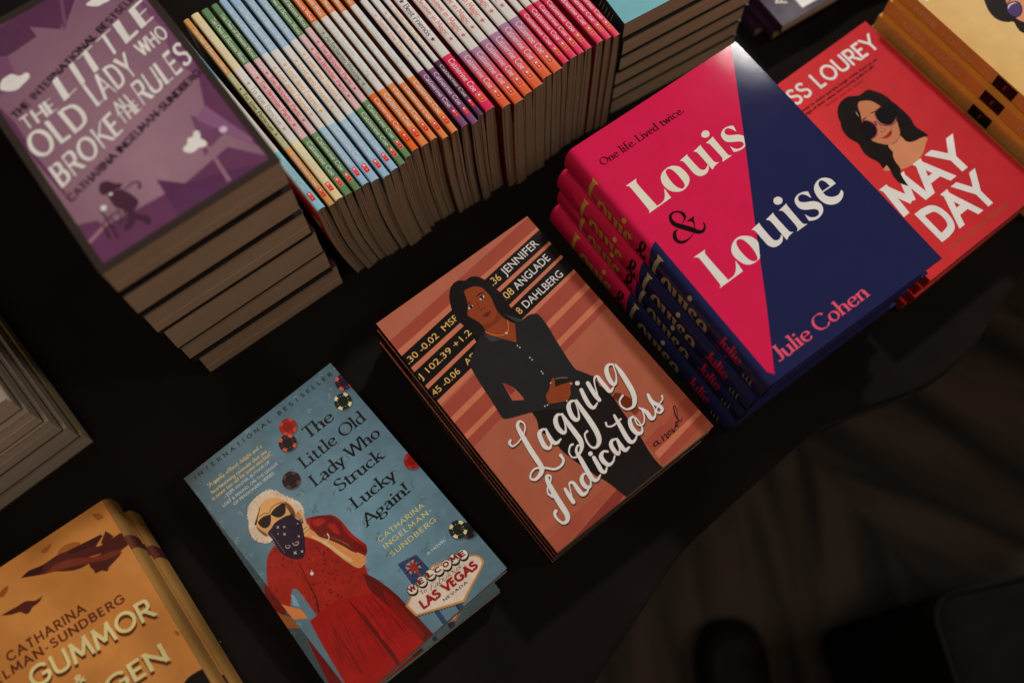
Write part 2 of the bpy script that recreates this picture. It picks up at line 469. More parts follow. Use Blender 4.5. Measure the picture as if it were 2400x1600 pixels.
# ------------------------------------------------------------------ printed artwork on a surface
class Art:
    """flat print, clipped to the sheet, laid on a surface by fmap(x, y, lift)"""
    def __init__(self, w, h, fmap): self.mb = MB(); self.w = w; self.h = h; self.fmap = fmap; self.k = 0; self.split = 0.0
    def poly(self, pts, col, lay, sub=0):
        q = clip_rect(pts, 0, 0, self.w, self.h)
        if len(q) < 3: return
        a = sum(q[i - 1][0] * q[i][1] - q[i][0] * q[i - 1][1] for i in range(len(q)))
        if abs(a) < 1e-13: return
        if a < 0: q = q[::-1]
        self.k = (self.k + 1) % 61
        z = lay * 5e-5 + self.k * 8e-7
        if self.split:
            todo = [[q[0], q[i], q[i + 1]] for i in range(1, len(q) - 1)]
            while todo:
                t = todo.pop()
                e = [(t[(i + 1) % 3][0] - t[i][0]) ** 2 + (t[(i + 1) % 3][1] - t[i][1]) ** 2 for i in range(3)]
                i = e.index(max(e))
                if e[i] > self.split ** 2:
                    a_, b_, c_ = t[i], t[(i + 1) % 3], t[(i + 2) % 3]; m_ = ((a_[0] + b_[0]) / 2, (a_[1] + b_[1]) / 2)
                    todo += [[a_, m_, c_], [m_, b_, c_]]
                else: self.mb.face([self.fmap(x, y, z) for x, y in t], col)
            return
        self.mb.face([self.fmap(x, y, z) for x, y in q], col)
    def grid(self, x0, y0, x1, y1, nx, ny, cf, lay=0):
        for i in range(nx):
            for j in range(ny):
                c = [(x0 + (x1 - x0) * (i + a) / nx, y0 + (y1 - y0) * (j + b) / ny) for a, b in ((0, 0), (1, 0), (1, 1), (0, 1))]
                self.mb.face([self.fmap(x, y, lay * 5e-5) for x, y in c], [cf(x, y) if callable(cf) else cf for x, y in c])
    def fill(self, rings, col, lay):
        tri = tessellate_polygon([[Vector((x, y, 0)) for x, y in r] for r in rings])
        flat = [p for r in rings for p in r]
        for t in tri: self.poly([flat[i] for i in t], col, lay)
    def text(self, s, style, x, y, ang, width, cap, col, lay, slant=0.0, max_stretch=None):
        if style in ('sn', 'bn', 'bb'): polys, adv = bfont(s, style == 'bb')
        else: polys, adv = layout(s, style)
        sx = width / adv if width else cap / 100.0
        sy = cap / 100.0
        ca, sa = math.cos(ang), math.sin(ang)
        for p, sub in polys:
            q = []
            for u, v in p:
                a, b = u * sx + slant * v * sy, v * sy
                q.append((x + a * ca - b * sa, y + a * sa + b * ca))
            self.poly(q, col, lay, sub)
    def load(self, data, unit=5e-5):
        for line in data.splitlines():
            k, lay, col, rest = line.split(' ', 3); lay = int(lay); col = numink(col)
            if k == 'F':
                rings = []
                for ring in rest.split('|'):
                    pts = []; corner = []
                    for t in ring.split():
                        corner.append(t.endswith('*')); a, b = t.rstrip('*').split(','); pts.append((int(a) * unit, int(b) * unit))
                    rings.append(smooth_ring(pts, corner))
                self.fill(rings, col, lay)
            elif k == 'K':
                pts = [tuple(int(v) * unit for v in t.split(',')) for t in rest.split()]
                s = catmull(pts, False, 6) if len(pts) > 2 else pts
                sub = 0
                for q in ribbon(s): self.poly(q, col, lay, sub); sub = (sub + 1) % 10
                for e in (s[0], s[-1]): self.poly(disc(e[0], e[1], e[2] * 0.5, 12), col, lay, 11)
            elif k == 'D':
                x, y, r = (int(v) * unit for v in rest.split(',')); self.poly(disc(x, y, r, 20), col, lay)
            else:
                style, nums = rest.split(' ', 1); nums, s = nums.split('|', 1)
                x, y, a, w, hgt, sl = nums.split(',')
                self.text(s, style, int(x) * unit, int(y) * unit, float(a), int(w) * unit, int(hgt) * unit, col, lay, float(sl) if style == 'hw' else 0.0)
def smooth_ring(pts, corner):
    n = len(pts); out = []
    if all(corner): return pts
    for i in range(n):
        p1, p2 = pts[i], pts[(i + 1) % n]
        p0 = pts[i - 1] if not corner[i] else (2 * p1[0] - p2[0], 2 * p1[1] - p2[1])
        p3 = pts[(i + 2) % n] if not corner[(i + 1) % n] else (2 * p2[0] - p1[0], 2 * p2[1] - p1[1])
        seg = 1 if corner[i] and corner[(i + 1) % n] else 4
        for k in range(seg):
            t = k / seg
            out.append(tuple(0.5 * (2 * b + (c - a) * t + (2 * a - 5 * b + 4 * c - d) * t * t + (3 * b - a - 3 * c + d) * t ** 3) for a, b, c, d in zip(p0, p1, p2, p3)))
    return out

# ------------------------------------------------------------------ things
def thing(name, label, cat, loc, yaw, group=None):
    o = bpy.data.objects.new(name, None); COL.objects.link(o)
    o.empty_display_size = 0.02
    o.location = loc; o.rotation_euler = (0, 0, yaw)
    o['label'] = label; o['category'] = cat
    if group: o['group'] = group
    return o

def page_block(parent, x0, y0, x1, y1, z0, z1, mat, seed, slices=4, jit=0.00014, sag=0.0):
    r = random.Random(seed); mb = MB()
    for i in range(slices):
        a = z0 + (z1 - z0) * i / slices; b = z0 + (z1 - z0) * (i + 1) / slices
        j1, j2, j3 = (r.uniform(-jit, jit) for _ in range(3))
        mb.box((x0, y0 + j1, a), (x1 + j2, y1 + j3, b), (0.5, 0.4, 0.3))
    return mb.build('page_block', mat, parent)

def sheet(art, z, th, edge):
    """closing sides and underside of a cover board so that it has real thickness"""
    w, h = art.w, art.h; mb = art.mb
    P = [(0, 0), (w, 0), (w, h), (0, h), (0, 0)]
    for (ax, ay), (bx, by) in zip(P, P[1:]):
        for k in range(14):
            p, q = (art.fmap(ax + (bx - ax) * f, ay + (by - ay) * f, 0.0) for f in (k / 14, (k + 1) / 14))
            mb.face([(p[0], p[1], p[2] - th), (q[0], q[1], q[2] - th), q, p], edge)
    for i in range(10):
        for j in range(14):
            c = [art.fmap(w * (i + a) / 10, h * (j + b) / 14, -th) for a, b in ((0, 0), (0, 1), (1, 1), (1, 0))]
            mb.face(c, edge)

def paperback(label, cat, group, x, y, z, yaw, w, h, t, mat, art=None, base=(0.1, 0.1, 0.1), cf=None, spine=None, spine_base=None, back=None,
              edge=(0.45, 0.42, 0.38), pages=None, seed=0, name='paperback_book', page_gap=(0.0, 0.0), inset=0.0006, slices=4, ngrid=(10, 14), spine_mat=None, curl=0.0):
    t0 = thing(name, label, cat, (x, y, z), yaw, group)
    # the free corner of the cover may stand up a little
    a = Art(w, h, lambda px, py, l: (px, py, t + l + curl * (px / w) ** 2.2 * (1 - py / h) ** 2.2))
    if curl: a.split = 0.011; ngrid = (22, 32)
    a.grid(0, 0, w, h, ngrid[0], ngrid[1], cf or base)
    if art: art(a)
    th = 0.00035
    sheet(a, t, th, edge)
    a.mb.build('front_cover', mat, t0)
    sb = spine_base or base
    # spine: a thin board standing between the covers, rounded a little at its edges
    def smap(u, v, l):
        k = abs(2 * v / t - 1) ** 6
        return (0.0004 * k - 0.0004 - l, h - u, v)
    s = Art(h, t, smap)
    s.grid(0, 0, h, t, 12, 8, sb)
    if spine: spine(s)
    s.mb.face([(0.0002, 0, 0), (0.0002, h, 0), (0.0002, h, t), (0.0002, 0, t)], edge)
    s.mb.build('spine', spine_mat or mat, t0)
    b = Art(w, h, lambda px, py, l: (px, py, 0.00035 + l))
    b.grid(0, 0, w, h, 1, 1, back or base)
    sheet(b, 0.00035, 0.00034, edge)
    b.mb.build('back_cover', mat, t0)
    page_block(t0, 0.0006, inset, w - inset, h - inset, 0.0004 + page_gap[0], t - th - 0.00003 - page_gap[1], pages or M_PAGES, seed, slices)
    return t0

ART = {
'lag': '''F 1 140,63,49 -783,3900* 3823,4426* 3791,4191* -737,3717*
F 1 172,100,74 -737,3717* 3791,4191* 3804,4154* -766,3593*
F 1 20,14,13 -766,3593* 3804,4154* 3827,3900* -787,3360*
F 1 172,100,74 -787,3360* 3827,3900* 3830,3855* -806,3265*
F 1 20,14,13 -806,3265* 3830,3855* 3848,3632* -845,2979*
F 1 172,100,74 -845,2979* 3848,3632* 3849,3586* -842,2908*
F 1 20,14,13 -842,2908* 3849,3586* 3819,3313* -815,2695*
F 1 172,100,74 -815,2695* 3819,3313* 3810,3258* -799,2607*
F 1 140,63,49 -812,2560* 3814,3270* 3812,3020* -792,2362*
F 1 172,100,74 -792,2362* 3812,3020* 3805,2925* -784,2268*
F 1 140,63,49 -784,2268* 3805,2925* 3803,2709* -758,2039*
F 1 172,100,74 -758,2039* 3803,2709* 3811,2613* -757,1961*
F 1 140,63,49 -757,1961* 3811,2613* 3797,2539* -733,1800*
F 2 140,63,49 1982,442* 3478,665* 3450,380* 1991,240*
F 2 172,100,74 1991,240* 3450,380* 3453,335* 1982,134*
F 2 140,63,49 1982,134* 3453,335* 3472,182* 1966,22*
F 2 142,68,50 -119,208* 1395,319* 1521,255* -152,-48*
F 2 118,44,36 -151,-78* 1521,224* 1616,119* -77,-270*
F 2 150,78,56 -339,544* 583,412* 671,273* -394,360*
F 2 150,75,55 2343,649* 3202,910* 3204,681* 2345,465*
T 2 196,196,190 sn 2015,3756,0.1199,741,137,0.253|JENNIFER
T 2 196,196,190 sn 2015,3450,0.1294,726,135,0.225|ANGLADE
T 2 196,196,190 sn 1935,3132,0.0983,792,131,0.350|DAHLBERG
T 2 196,158,92 sn 1762,3736,0.0600,181,130,0.324|.36
T 2 196,158,92 sn 1761,3426,0.1132,203,127,0.356|.08
T 2 196,158,92 sn 1693,3098,0.1408,174,124,0.351|.38
T 2 196,158,92 sn 8,3511,0.1208,1040,107,0.058|.30 -0.02  MSP
T 2 196,158,92 sn -103,3189,0.1178,1220,106,0.053|UJ 102.39 +1.21
T 2 196,158,92 sn -13,2873,0.1228,1027,106,0.048|.45 -0.06   ADR
F 3 20,15,15 1476,4076 1581,4070 1661,4018 1720,3913 1744,3789 1773,3647 1788,3538 1767,3382 1759,3271 1779,3169 1814,3088 1761,3045 1640,3119 1456,3136 1172,3149 1050,3119 1010,3193 1051,3349 1011,3528 1008,3679 1026,3793 1072,3907 1141,4025 1241,4119 1343,4148 1423,4124
F 4 29,28,30 1121,3210* 1034,3173 944,3119 854,3065 764,3011 711,2929 681,2788 651,2548 630,2321 600,2085 601,1988 704,1924 995,1805* 1210,1686 1531,1434* 1708,1435* 2052,1661* 1981,1768 1909,1896 1911,2069 1939,2275 1968,2482 2007,2704 2019,2906 1990,2982 1888,3030 1808,3029 1662,3059* 1415,3084
F 3 21,15,15 995,1985* 987,1806 973,1690 943,1610 908,1524 967,1268 970,1090 1001,933 1048,749 1131,484 1189,328 1267,-29* 1969,-74* 1944,1 1932,145 1948,322 1987,541 2012,771 2031,1010 2061,1264 2023,1493* 2038,1677* 1918,1894* 1618,2059*
F 5 122,54,26 1363,3941 1475,3931 1547,3896 1608,3820 1624,3710 1621,3604 1590,3500 1556,3366 1559,3268 1584,3174 1644,3048* 1478,2799* 1378,2935 1243,3114 1205,3218* 1240,3264 1237,3361 1211,3456 1180,3544 1168,3606 1231,3675 1286,3760 1329,3856
F 6 104,44,22 1236,3309* 1303,3320 1374,3285 1464,3299 1550,3359 1553,3261 1448,3227 1334,3232 1226,3233*
F 6 46,50,54 1179,3248* 1218,3133 1326,2969* 1255,3004 1178,3056 1178,3144
F 6 46,50,54 1603,3280* 1676,3165 1789,3006* 1722,3033 1671,3069 1634,3187
K 7 205,112,60 1214,3217,9 1277,3108,9 1357,3035,9 1442,3004,9 1519,3045,9 1589,3159,9
D 7 215,200,185 1451,3008,17
F 7 210,205,200 1237,3681* 1286,3696 1328,3673* 1292,3652 1249,3660
F 7 210,205,200 1462,3691* 1514,3710 1559,3696* 1530,3672 1481,3667
D 8 20,15,15 1286,3672,24
D 8 20,15,15 1509,3690,24
K 7 20,15,15 1465,3757,16 1514,3762,19 1583,3746,13
K 7 20,15,15 1278,3745,13 1327,3737,13
K 7 20,15,15 1239,3694,8 1292,3696,11 1331,3675,8
K 7 20,15,15 1467,3703,8 1518,3715,11 1562,3698,8
K 7 88,34,18 1409,3684,6 1391,3624,8 1375,3572,8
D 7 70,26,14 1384,3531,11
D 7 70,26,14 1439,3533,11
F 7 82,28,22 1342,3447 1417,3456 1452,3441 1489,3442 1455,3409 1379,3398
F 6 150,76,58 925,2428* 982,2328 1015,2221 1022,2084 1012,2022* 870,2123* 897,2293
F 7 120,48,38 906,2367* 906,2206* 1004,2220* 982,2328* 925,2424*
F 7 122,54,26 1302,1874 1398,1921 1528,2022 1565,2007 1500,1901* 1708,1819 1723,1777 1663,1753 1609,1674 1513,1628 1410,1669 1253,1752*
F 8 28,20,16 1582,1999* 1728,1905* 1674,1846* 1495,1895*
K 9 84,76,68 1581,1988,19 1656,1949,22 1720,1895,19
D 9 214,124,70 1710,1793,16
F 4 92,36,16 2059,1248* 2122,1282 2193,1203 2253,1056 2232,944 2125,959 2091,1055 2085,1129
F 4 110,45,20 2133,941* 2222,952 2235,872 2161,839 2131,885
F 4 150,72,52 2022,1541* 2049,1497 2017,1486*
D 8 170,165,160 1456,2748,11
D 8 170,165,160 1466,2701,11
D 8 170,165,160 1485,2486,11
D 8 170,165,160 1489,2437,11
D 8 170,165,160 1485,2210,11
D 8 170,165,160 1481,2171,11
D 8 170,165,160 1479,1985,11
D 8 170,165,160 1192,1760,11
D 8 170,165,160 1231,1749,11
D 8 170,165,160 1494,1623,11
K 9 52,22,17 477,1651,40 438,1624,44 449,1559,30 561,1562,26 706,1619,26 779,1698,26 778,1767,30 744,1794,44 686,1748,58 652,1593,76 615,1351,83 597,1163,79 583,1062,76 522,999,69 407,979,47 359,1028,33 402,1082,30 505,1102,33 618,1024,37 715,925,37 823,908,40 895,951,44 907,1031,51
K 9 52,22,17 986,1455,30 938,1493,40 868,1469,69 826,1366,76 811,1264,72 848,1213,51 901,1239,30 959,1352,23 986,1455,26
K 9 52,22,17 985,1468,30 952,1357,65 944,1250,69 986,1206,51 1061,1215,26
K 9 52,22,17 1299,1496,33 1245,1527,47 1174,1480,72 1133,1374,76 1143,1276,65 1188,1263,40 1249,1352,26 1300,1484,26
K 9 52,22,17 1312,1498,33 1293,1364,69 1284,1188,79 1273,1037,79 1237,952,65 1167,895,44 1070,870,30 1018,916,26 1036,998,26 1108,1054,33 1146,1046,37
K 9 52,22,17 1583,1540,33 1523,1564,47 1450,1516,72 1405,1391,76 1413,1304,65 1464,1298,40 1526,1387,26 1584,1527,26
K 9 52,22,17 1609,1531,30 1583,1388,69 1565,1173,83 1532,970,83 1480,852,72 1396,805,47 1336,841,33 1332,946,30 1373,1050,30 1434,1070,37
K 9 52,22,17 1763,1608,58 1729,1483,69 1709,1348,69 1734,1282,51 1822,1306,26
K 9 52,22,17 1904,1626,65 1875,1439,72 1872,1325,65
K 9 52,22,17 1872,1325,23 1964,1533,23 2028,1624,33 2080,1618,47 2074,1540,65 2070,1426,69 2078,1326,58 2161,1342,26
K 9 52,22,17 2381,1619,33 2319,1655,47 2244,1607,72 2195,1493,76 2184,1383,65 2236,1377,40 2314,1470,26 2375,1612,26
K 9 52,22,17 2403,1590,37 2394,1455,72 2367,1286,83 2329,1105,83 2267,991,72 2187,938,47 2095,964,33 2062,1047,30 2095,1126,30 2182,1162,37
K 9 52,22,17 442,640,51 419,706,30 466,779,26 559,827,26 603,881,30 568,919,44 525,853,65 490,672,79 462,476,86 443,318,83 396,247,65 323,251,44 295,337,37 305,416,44 347,447,54
K 9 52,22,17 650,613,44 636,514,65 624,393,65
K 9 52,22,17 624,393,23 714,584,23 756,635,37 798,606,51 791,502,69 795,400,65 858,383,40 929,416,26
K 9 52,22,17 1028,603,30 977,609,47 914,559,69 900,461,69 941,417,47 1004,467,26 1033,587,26
K 9 52,22,17 1223,963,26 1189,990,33 1120,932,44 1096,794,65 1063,619,72 1053,472,69 1095,429,47 1173,456,26
K 9 52,22,17 1260,709,58 1241,591,69 1225,492,65 1255,447,44 1320,485,26
K 9 52,22,17 1473,655,37 1425,692,40 1353,659,69 1336,572,72 1362,496,58 1438,492,33 1515,544,26
K 9 52,22,17 1688,723,30 1623,740,47 1570,691,69 1554,591,69 1572,532,51 1631,576,26 1689,711,26
K 9 52,22,17 1701,713,30 1679,606,65 1681,514,62 1757,511,30
K 9 52,22,17 1892,1008,40 1861,849,65 1825,672,72 1822,561,69 1882,537,40 1961,577,26
K 9 52,22,17 1727,1000,33 1710,945,30 1780,901,30 1933,907,30
K 9 52,22,17 2093,827,33 2024,812,58 1975,714,72 1978,597,69 2044,568,44 2099,640,26 2111,767,26 2091,824,26
K 9 52,22,17 2101,809,23 2066,688,26 2134,646,26 2212,711,26 2259,812,30 2251,864,33
K 9 52,22,17 2277,833,30 2291,741,65 2283,632,65 2353,634,33 2411,715,26 2440,856,30 2478,941,44
K 9 52,22,17 2477,931,47 2455,820,62 2496,707,62 2492,641,51 2435,623,37 2408,672,30 2488,724,26 2590,749,26 2626,798,33
K 10 196,195,188 479,1667,35 440,1641,39 451,1576,25 563,1578,21 708,1635,21 781,1715,21 780,1784,25 746,1811,39 688,1765,53 654,1609,70 617,1367,77 599,1179,74 585,1079,70 524,1016,63 409,995,42 361,1044,28 404,1099,25 507,1118,28 620,1040,32 717,941,32 825,924,35 898,967,39 909,1048,46
K 10 196,195,188 988,1472,25 941,1509,35 870,1485,63 828,1382,70 813,1281,67 850,1229,46 903,1255,25 961,1368,18 988,1472,21
K 10 196,195,188 987,1484,25 954,1374,60 946,1267,63 988,1222,46 1063,1232,21
K 10 196,195,188 1301,1513,28 1248,1544,42 1176,1496,67 1135,1391,70 1145,1292,60 1190,1279,35 1252,1368,21 1303,1501,21
K 10 196,195,188 1314,1515,28 1295,1380,63 1286,1204,74 1275,1054,74 1239,969,60 1169,911,39 1072,887,25 1020,932,21 1038,1014,21 1110,1070,28 1148,1063,32
K 10 196,195,188 1585,1556,28 1525,1580,42 1453,1533,67 1407,1407,70 1415,1320,60 1466,1314,35 1528,1404,21 1586,1544,21
K 10 196,195,188 1612,1547,25 1586,1405,63 1567,1190,77 1535,986,77 1482,869,67 1398,822,42 1338,857,28 1334,962,25 1375,1066,25 1437,1086,32
K 10 196,195,188 1766,1625,53 1732,1500,63 1711,1365,63 1736,1299,46 1824,1322,21
K 10 196,195,188 1907,1643,60 1877,1455,67 1874,1341,60
K 10 196,195,188 1874,1341,18 1966,1549,18 2030,1640,28 2083,1635,42 2076,1557,60 2073,1443,63 2081,1342,53 2164,1359,21
K 10 196,195,188 2384,1636,28 2322,1672,42 2247,1624,67 2197,1509,70 2186,1400,60 2239,1394,35 2317,1487,21 2378,1629,21
K 10 196,195,188 2406,1607,32 2396,1471,67 2370,1303,77 2332,1122,77 2270,1008,67 2190,954,42 2097,980,28 2065,1064,25 2097,1143,25 2185,1179,32
K 10 196,195,188 444,656,46 421,722,25 468,795,21 561,843,21 605,897,25 570,935,39 527,869,60 492,688,74 464,492,81 445,334,77 398,263,60 325,266,39 297,353,32 307,432,39 349,463,49
K 10 196,195,188 652,629,39 638,530,60 626,409,60
K 10 196,195,188 626,409,18 716,600,18 758,651,32 800,622,46 793,518,63 797,416,60 860,399,35 931,432,21
K 10 196,195,188 1030,619,25 979,625,42 916,575,63 902,476,63 943,433,42 1006,482,21 1035,604,21
K 10 196,195,188 1226,979,21 1192,1006,28 1122,948,39 1098,810,60 1065,635,67 1055,488,63 1097,445,42 1175,472,21
K 10 196,195,188 1263,726,53 1243,607,63 1227,508,60 1257,463,39 1322,501,21
K 10 196,195,188 1475,671,32 1428,708,35 1355,675,63 1338,588,67 1364,512,53 1440,508,28 1517,560,21
K 10 196,195,188 1690,739,25 1625,756,42 1573,707,63 1557,607,63 1575,548,46 1634,592,21 1691,727,21
K 10 196,195,188 1704,729,25 1681,622,60 1683,530,56 1760,527,25
K 10 196,195,188 1895,1024,35 1863,865,60 1828,688,67 1825,577,63 1884,553,35 1963,593,21
K 10 196,195,188 1729,1016,28 1712,961,25 1782,917,25 1935,923,25
K 10 196,195,188 2096,843,28 2027,829,53 1977,730,67 1981,614,63 2047,584,39 2101,656,21 2114,783,21 2094,841,21
K 10 196,195,188 2104,826,18 2069,704,21 2136,662,21 2215,727,21 2262,828,25 2254,881,28
K 10 196,195,188 2280,849,25 2293,757,60 2285,649,60 2356,651,28 2414,732,21 2442,872,25 2481,958,39
K 10 196,195,188 2479,948,42 2458,837,56 2499,723,56 2495,657,46 2438,639,32 2411,688,25 2491,741,21 2593,765,21 2628,814,28
D 9 52,22,17 1783,1721,37
D 10 196,195,188 1786,1738,35
D 9 52,22,17 1258,783,35
D 10 196,195,188 1261,799,33
K 9 30,16,14 2123,354,11 2073,348,19 2056,310,16 2106,307,9 2130,349,9
K 9 30,16,14 2133,347,11 2125,301,16 2159,297,7
K 9 30,16,14 2228,369,11 2211,292,18
K 9 30,16,14 2226,319,7 2289,353,12 2280,284,18 2312,290,7
K 9 30,16,14 2364,354,11 2323,334,18 2335,299,14 2379,324,9 2366,357,9
K 9 30,16,14 2415,360,12 2407,293,18 2484,355,9
K 9 30,16,14 2464,337,9 2533,358,9 2529,393,16 2489,340,18 2525,323,9
K 9 30,16,14 2534,351,7 2628,472,7 2674,579,11 2643,575,16 2587,458,18 2578,362,16 2638,383,9''',
'louis': '''F 1 29,31,66 3015,4510* 3249,4764* 3695,4437* 3387,-161* -270,-290* 6,7* 690,1002* 1342,1999* 1888,2802* 2288,3402*
T 2 34,12,18 sb 138,3999,0.0033,1544,128,0.095|One life. Lived twice.
F 2 208,203,176 205,3545* 409,3551* 382,3528 361,3444 370,3024* 485,3031 556,3078 630,3188* 617,3010* 201,3001* 227,3025 236,3097 243,3478 228,3521
F 2 208,203,176 969,3396 1030,3334 1051,3239 1048,3154 1020,3081 950,3026 875,3002 799,3005 731,3042 680,3099 656,3175 658,3260 695,3345 765,3401 855,3422 924,3416|892,3391 920,3335 930,3227 923,3113 904,3047 863,3024 824,3037 792,3102 782,3196 793,3307 814,3378 853,3404
F 2 208,203,176 1102,3403* 1255,3425* 1245,3385 1248,3148 1273,3089 1318,3076 1365,3096 1390,3118* 1377,3073 1318,3023 1245,3010 1177,3033 1145,3083 1134,3145 1137,3330 1127,3377
F 2 208,203,176 1362,3405* 1517,3430* 1505,3385 1497,3120 1515,3067 1553,3045* 1465,3036 1397,3008* 1394,3041 1396,3329 1386,3377
F 2 208,203,176 1599,3404* 1756,3430* 1744,3387 1737,3093 1746,3045 1783,3022* 1594,3020* 1630,3063 1638,3125 1634,3345 1621,3381
F 2 208,203,176 1731,3575 1756,3536 1741,3492 1699,3468 1647,3481 1621,3518 1638,3560 1682,3583
F 2 208,203,176 2117,3395* 2088,3289* 2050,3376 2007,3414 1954,3404 1930,3353 1963,3302 2079,3231 2127,3168* 2036,3023* 1957,3013 1882,3027 1832,3050* 1853,3157* 1875,3093 1926,3049 1994,3041 2038,3063 2039,3109 1988,3153 1888,3213 1848,3270 1851,3349 1886,3399 1960,3434 2044,3428
K 2 22,12,14 738,2420,18 721,2369,28 651,2326,45 582,2360,66 533,2438,81 459,2543,81 394,2642,71 390,2731,53 434,2794,38 507,2800,28 571,2759,33 591,2696,53 573,2640,35 521,2609,15 488,2599,10
K 2 22,12,14 367,2559,15 307,2544,43 258,2478,58 261,2399,53 321,2355,43 430,2351,18 537,2393,10 603,2464,15 638,2541,30 582,2572,20
F 2 22,12,14 558,2586* 708,2585* 657,2545 619,2503* 615,2537
F 2 194,197,192 278,2084* 490,2083* 461,2058 444,1979 449,1527* 561,1536 644,1591 726,1697* 704,1510* 273,1503* 309,1530 318,1598 334,2001 321,2052
F 2 194,197,192 1093,1906 1151,1841 1176,1755* 1167,1711* 1033,1523* 934,1512 840,1534 782,1598 751,1713 758,1808 801,1878 882,1936 972,1955 1040,1940|1004,1907 1031,1853 1043,1734 1031,1625 1008,1550 967,1521 915,1546 884,1623 876,1747 892,1861 928,1919 964,1927
F 2 194,197,192 1218,1929* 1385,1952* 1373,1900 1368,1657 1396,1594 1454,1586 1519,1623* 1507,1581 1457,1533 1377,1516 1296,1536 1257,1594 1249,1651 1252,1844 1248,1898
F 2 194,197,192 1488,1928* 1651,1955* 1639,1903 1639,1629 1654,1570 1687,1551* 1596,1541 1527,1510* 1523,1552 1532,1836 1524,1893
F 2 194,197,192 1737,1930* 1900,1955* 1888,1903 1877,1617 1890,1557 1930,1527* 1727,1526* 1764,1555 1780,1620 1783,1850 1771,1902
F 2 194,197,192 1875,2108 1902,2063 1885,2018 1836,1997 1784,2014 1763,2055 1783,2102 1828,2121
F 2 194,197,192 2283,1916* 2250,1809* 2211,1902 2161,1939 2102,1929 2075,1870 2120,1817 2243,1748 2295,1675 2284,1596 2227,1534 2126,1504 2040,1519 1978,1553* 1999,1666* 2033,1586 2095,1544 2163,1546 2196,1591 2169,1646 2060,1711 2006,1773 2002,1863 2040,1931 2115,1963 2209,1956
F 2 194,197,192 2636,1934 2688,1869 2695,1773* 2444,1776* 2452,1700 2513,1637 2603,1615 2691,1651* 2683,1600 2616,1545 2518,1521 2418,1550 2351,1625 2332,1735 2352,1843 2399,1914 2481,1959 2570,1965|2575,1922 2594,1859 2599,1794* 2453,1795* 2465,1874 2492,1925 2541,1942
T 2 212,74,96 sd 223,182,-0.0009,1682,226,0.093|Julie Cohen''',
'may': '''F 2 176,116,82 1172,2087 1441,2091 1748,1816 1654,1727 1498,1636 1286,1590 1095,1613 916,1698 786,1805 898,1860
F 3 20,13,12 1637,3029 1700,2956 1760,2847 1795,2730 1793,2644 1809,2525 1816,2397 1813,2277 1800,2182 1765,2088 1767,1999 1793,1893 1805,1806* 1683,1850 1569,1870 1488,1905 1444,1960 1441,2091 1333,2115 1163,2077 1137,1944 1090,1896 1046,1795 1026,1676 955,1580 921,1473 896,1351* 829,1479 830,1611 878,1758 893,1839* 802,1821* 824,1951 779,2088 761,2204 781,2291 810,2404 774,2519 766,2646 795,2761 862,2864 886,2932 941,3012 1036,3096 1160,3139 1290,3135 1394,3071 1461,3037
F 4 168,106,74 1318,2928 1372,2947 1451,2908 1524,2846 1565,2752 1582,2650 1627,2510 1594,2326 1544,2226 1485,2134 1389,2071 1275,2057 1174,2089 1108,2155 1048,2244 1025,2322 1074,2456 1114,2597 1153,2671 1231,2785 1266,2863
K 5 112,24,68 1590,2658,14 1472,2657,19 1378,2600,19 1328,2525,19 1337,2437,19 1404,2353,19 1494,2310,17 1587,2323,14 1641,2376,10
K 5 112,24,68 1297,2531,24 1279,2458,26
K 5 112,24,68 1145,2667,10 1226,2611,14 1259,2509,19 1238,2414,19 1169,2344,17 1087,2318,14 1020,2333,10
F 6 14,11,12 1482,2659 1584,2652 1674,2557 1645,2408 1561,2335 1453,2336 1372,2422 1365,2540 1416,2623
F 6 14,11,12 1145,2646 1219,2603 1250,2508 1230,2420 1163,2351 1082,2329 1016,2346 1018,2465
F 6 14,11,12 1584,2652* 1674,2557* 1648,2388* 1809,2525* 1764,2648*
F 5 168,106,74 1265,2549* 1395,2604 1328,2525 1297,2514*
K 6 20,13,12 1173,2670,19 1243,2670,17
K 6 20,13,12 1365,2676,17 1448,2657,17
K 6 96,48,36 1322,2435,5 1310,2384,6 1315,2350,5
K 6 96,48,36 1349,2344,6 1327,2313,7 1287,2303,7 1254,2320,7 1248,2350,6
K 6 96,48,36 1156,2254,5 1186,2234,6
K 6 96,48,36 1437,2293,6 1415,2254,7
K 6 96,48,36 1438,2093,5 1341,2049,7 1226,2058,7
F 6 132,30,24 1175,2239* 1267,2232 1357,2248 1400,2249 1384,2213 1332,2181 1266,2181 1207,2205
K 5 200,175,120 1190,2845,6 1177,2801,8 1163,2758,6
T 2 196,198,196 fm 163,3520,-0.0093,2236,313,0.153|JESS LOUREY
T 2 40,12,14 bb 175,3384,-0.0214,1993,51,0.204|“It’s not easy to make people laugh while they’re on
T 2 40,12,14 bb 333,3298,-0.0159,1732,51,0.213|the edge of their seats, but Lourey pulls it off!”
T 2 120,20,22 bn 852,3208,-0.0247,859,48,0.178|–Booklist (starred review)
T 3 196,198,196 fd 487,1015,-0.0013,1538,579,0.155|MAY
T 3 196,198,196 fd 629,342,-0.0141,1221,608,0.144|DAY
T 2 104,76,44 bn 654,159,-0.0080,1241,73,0.152|A Mira James Mystery''',
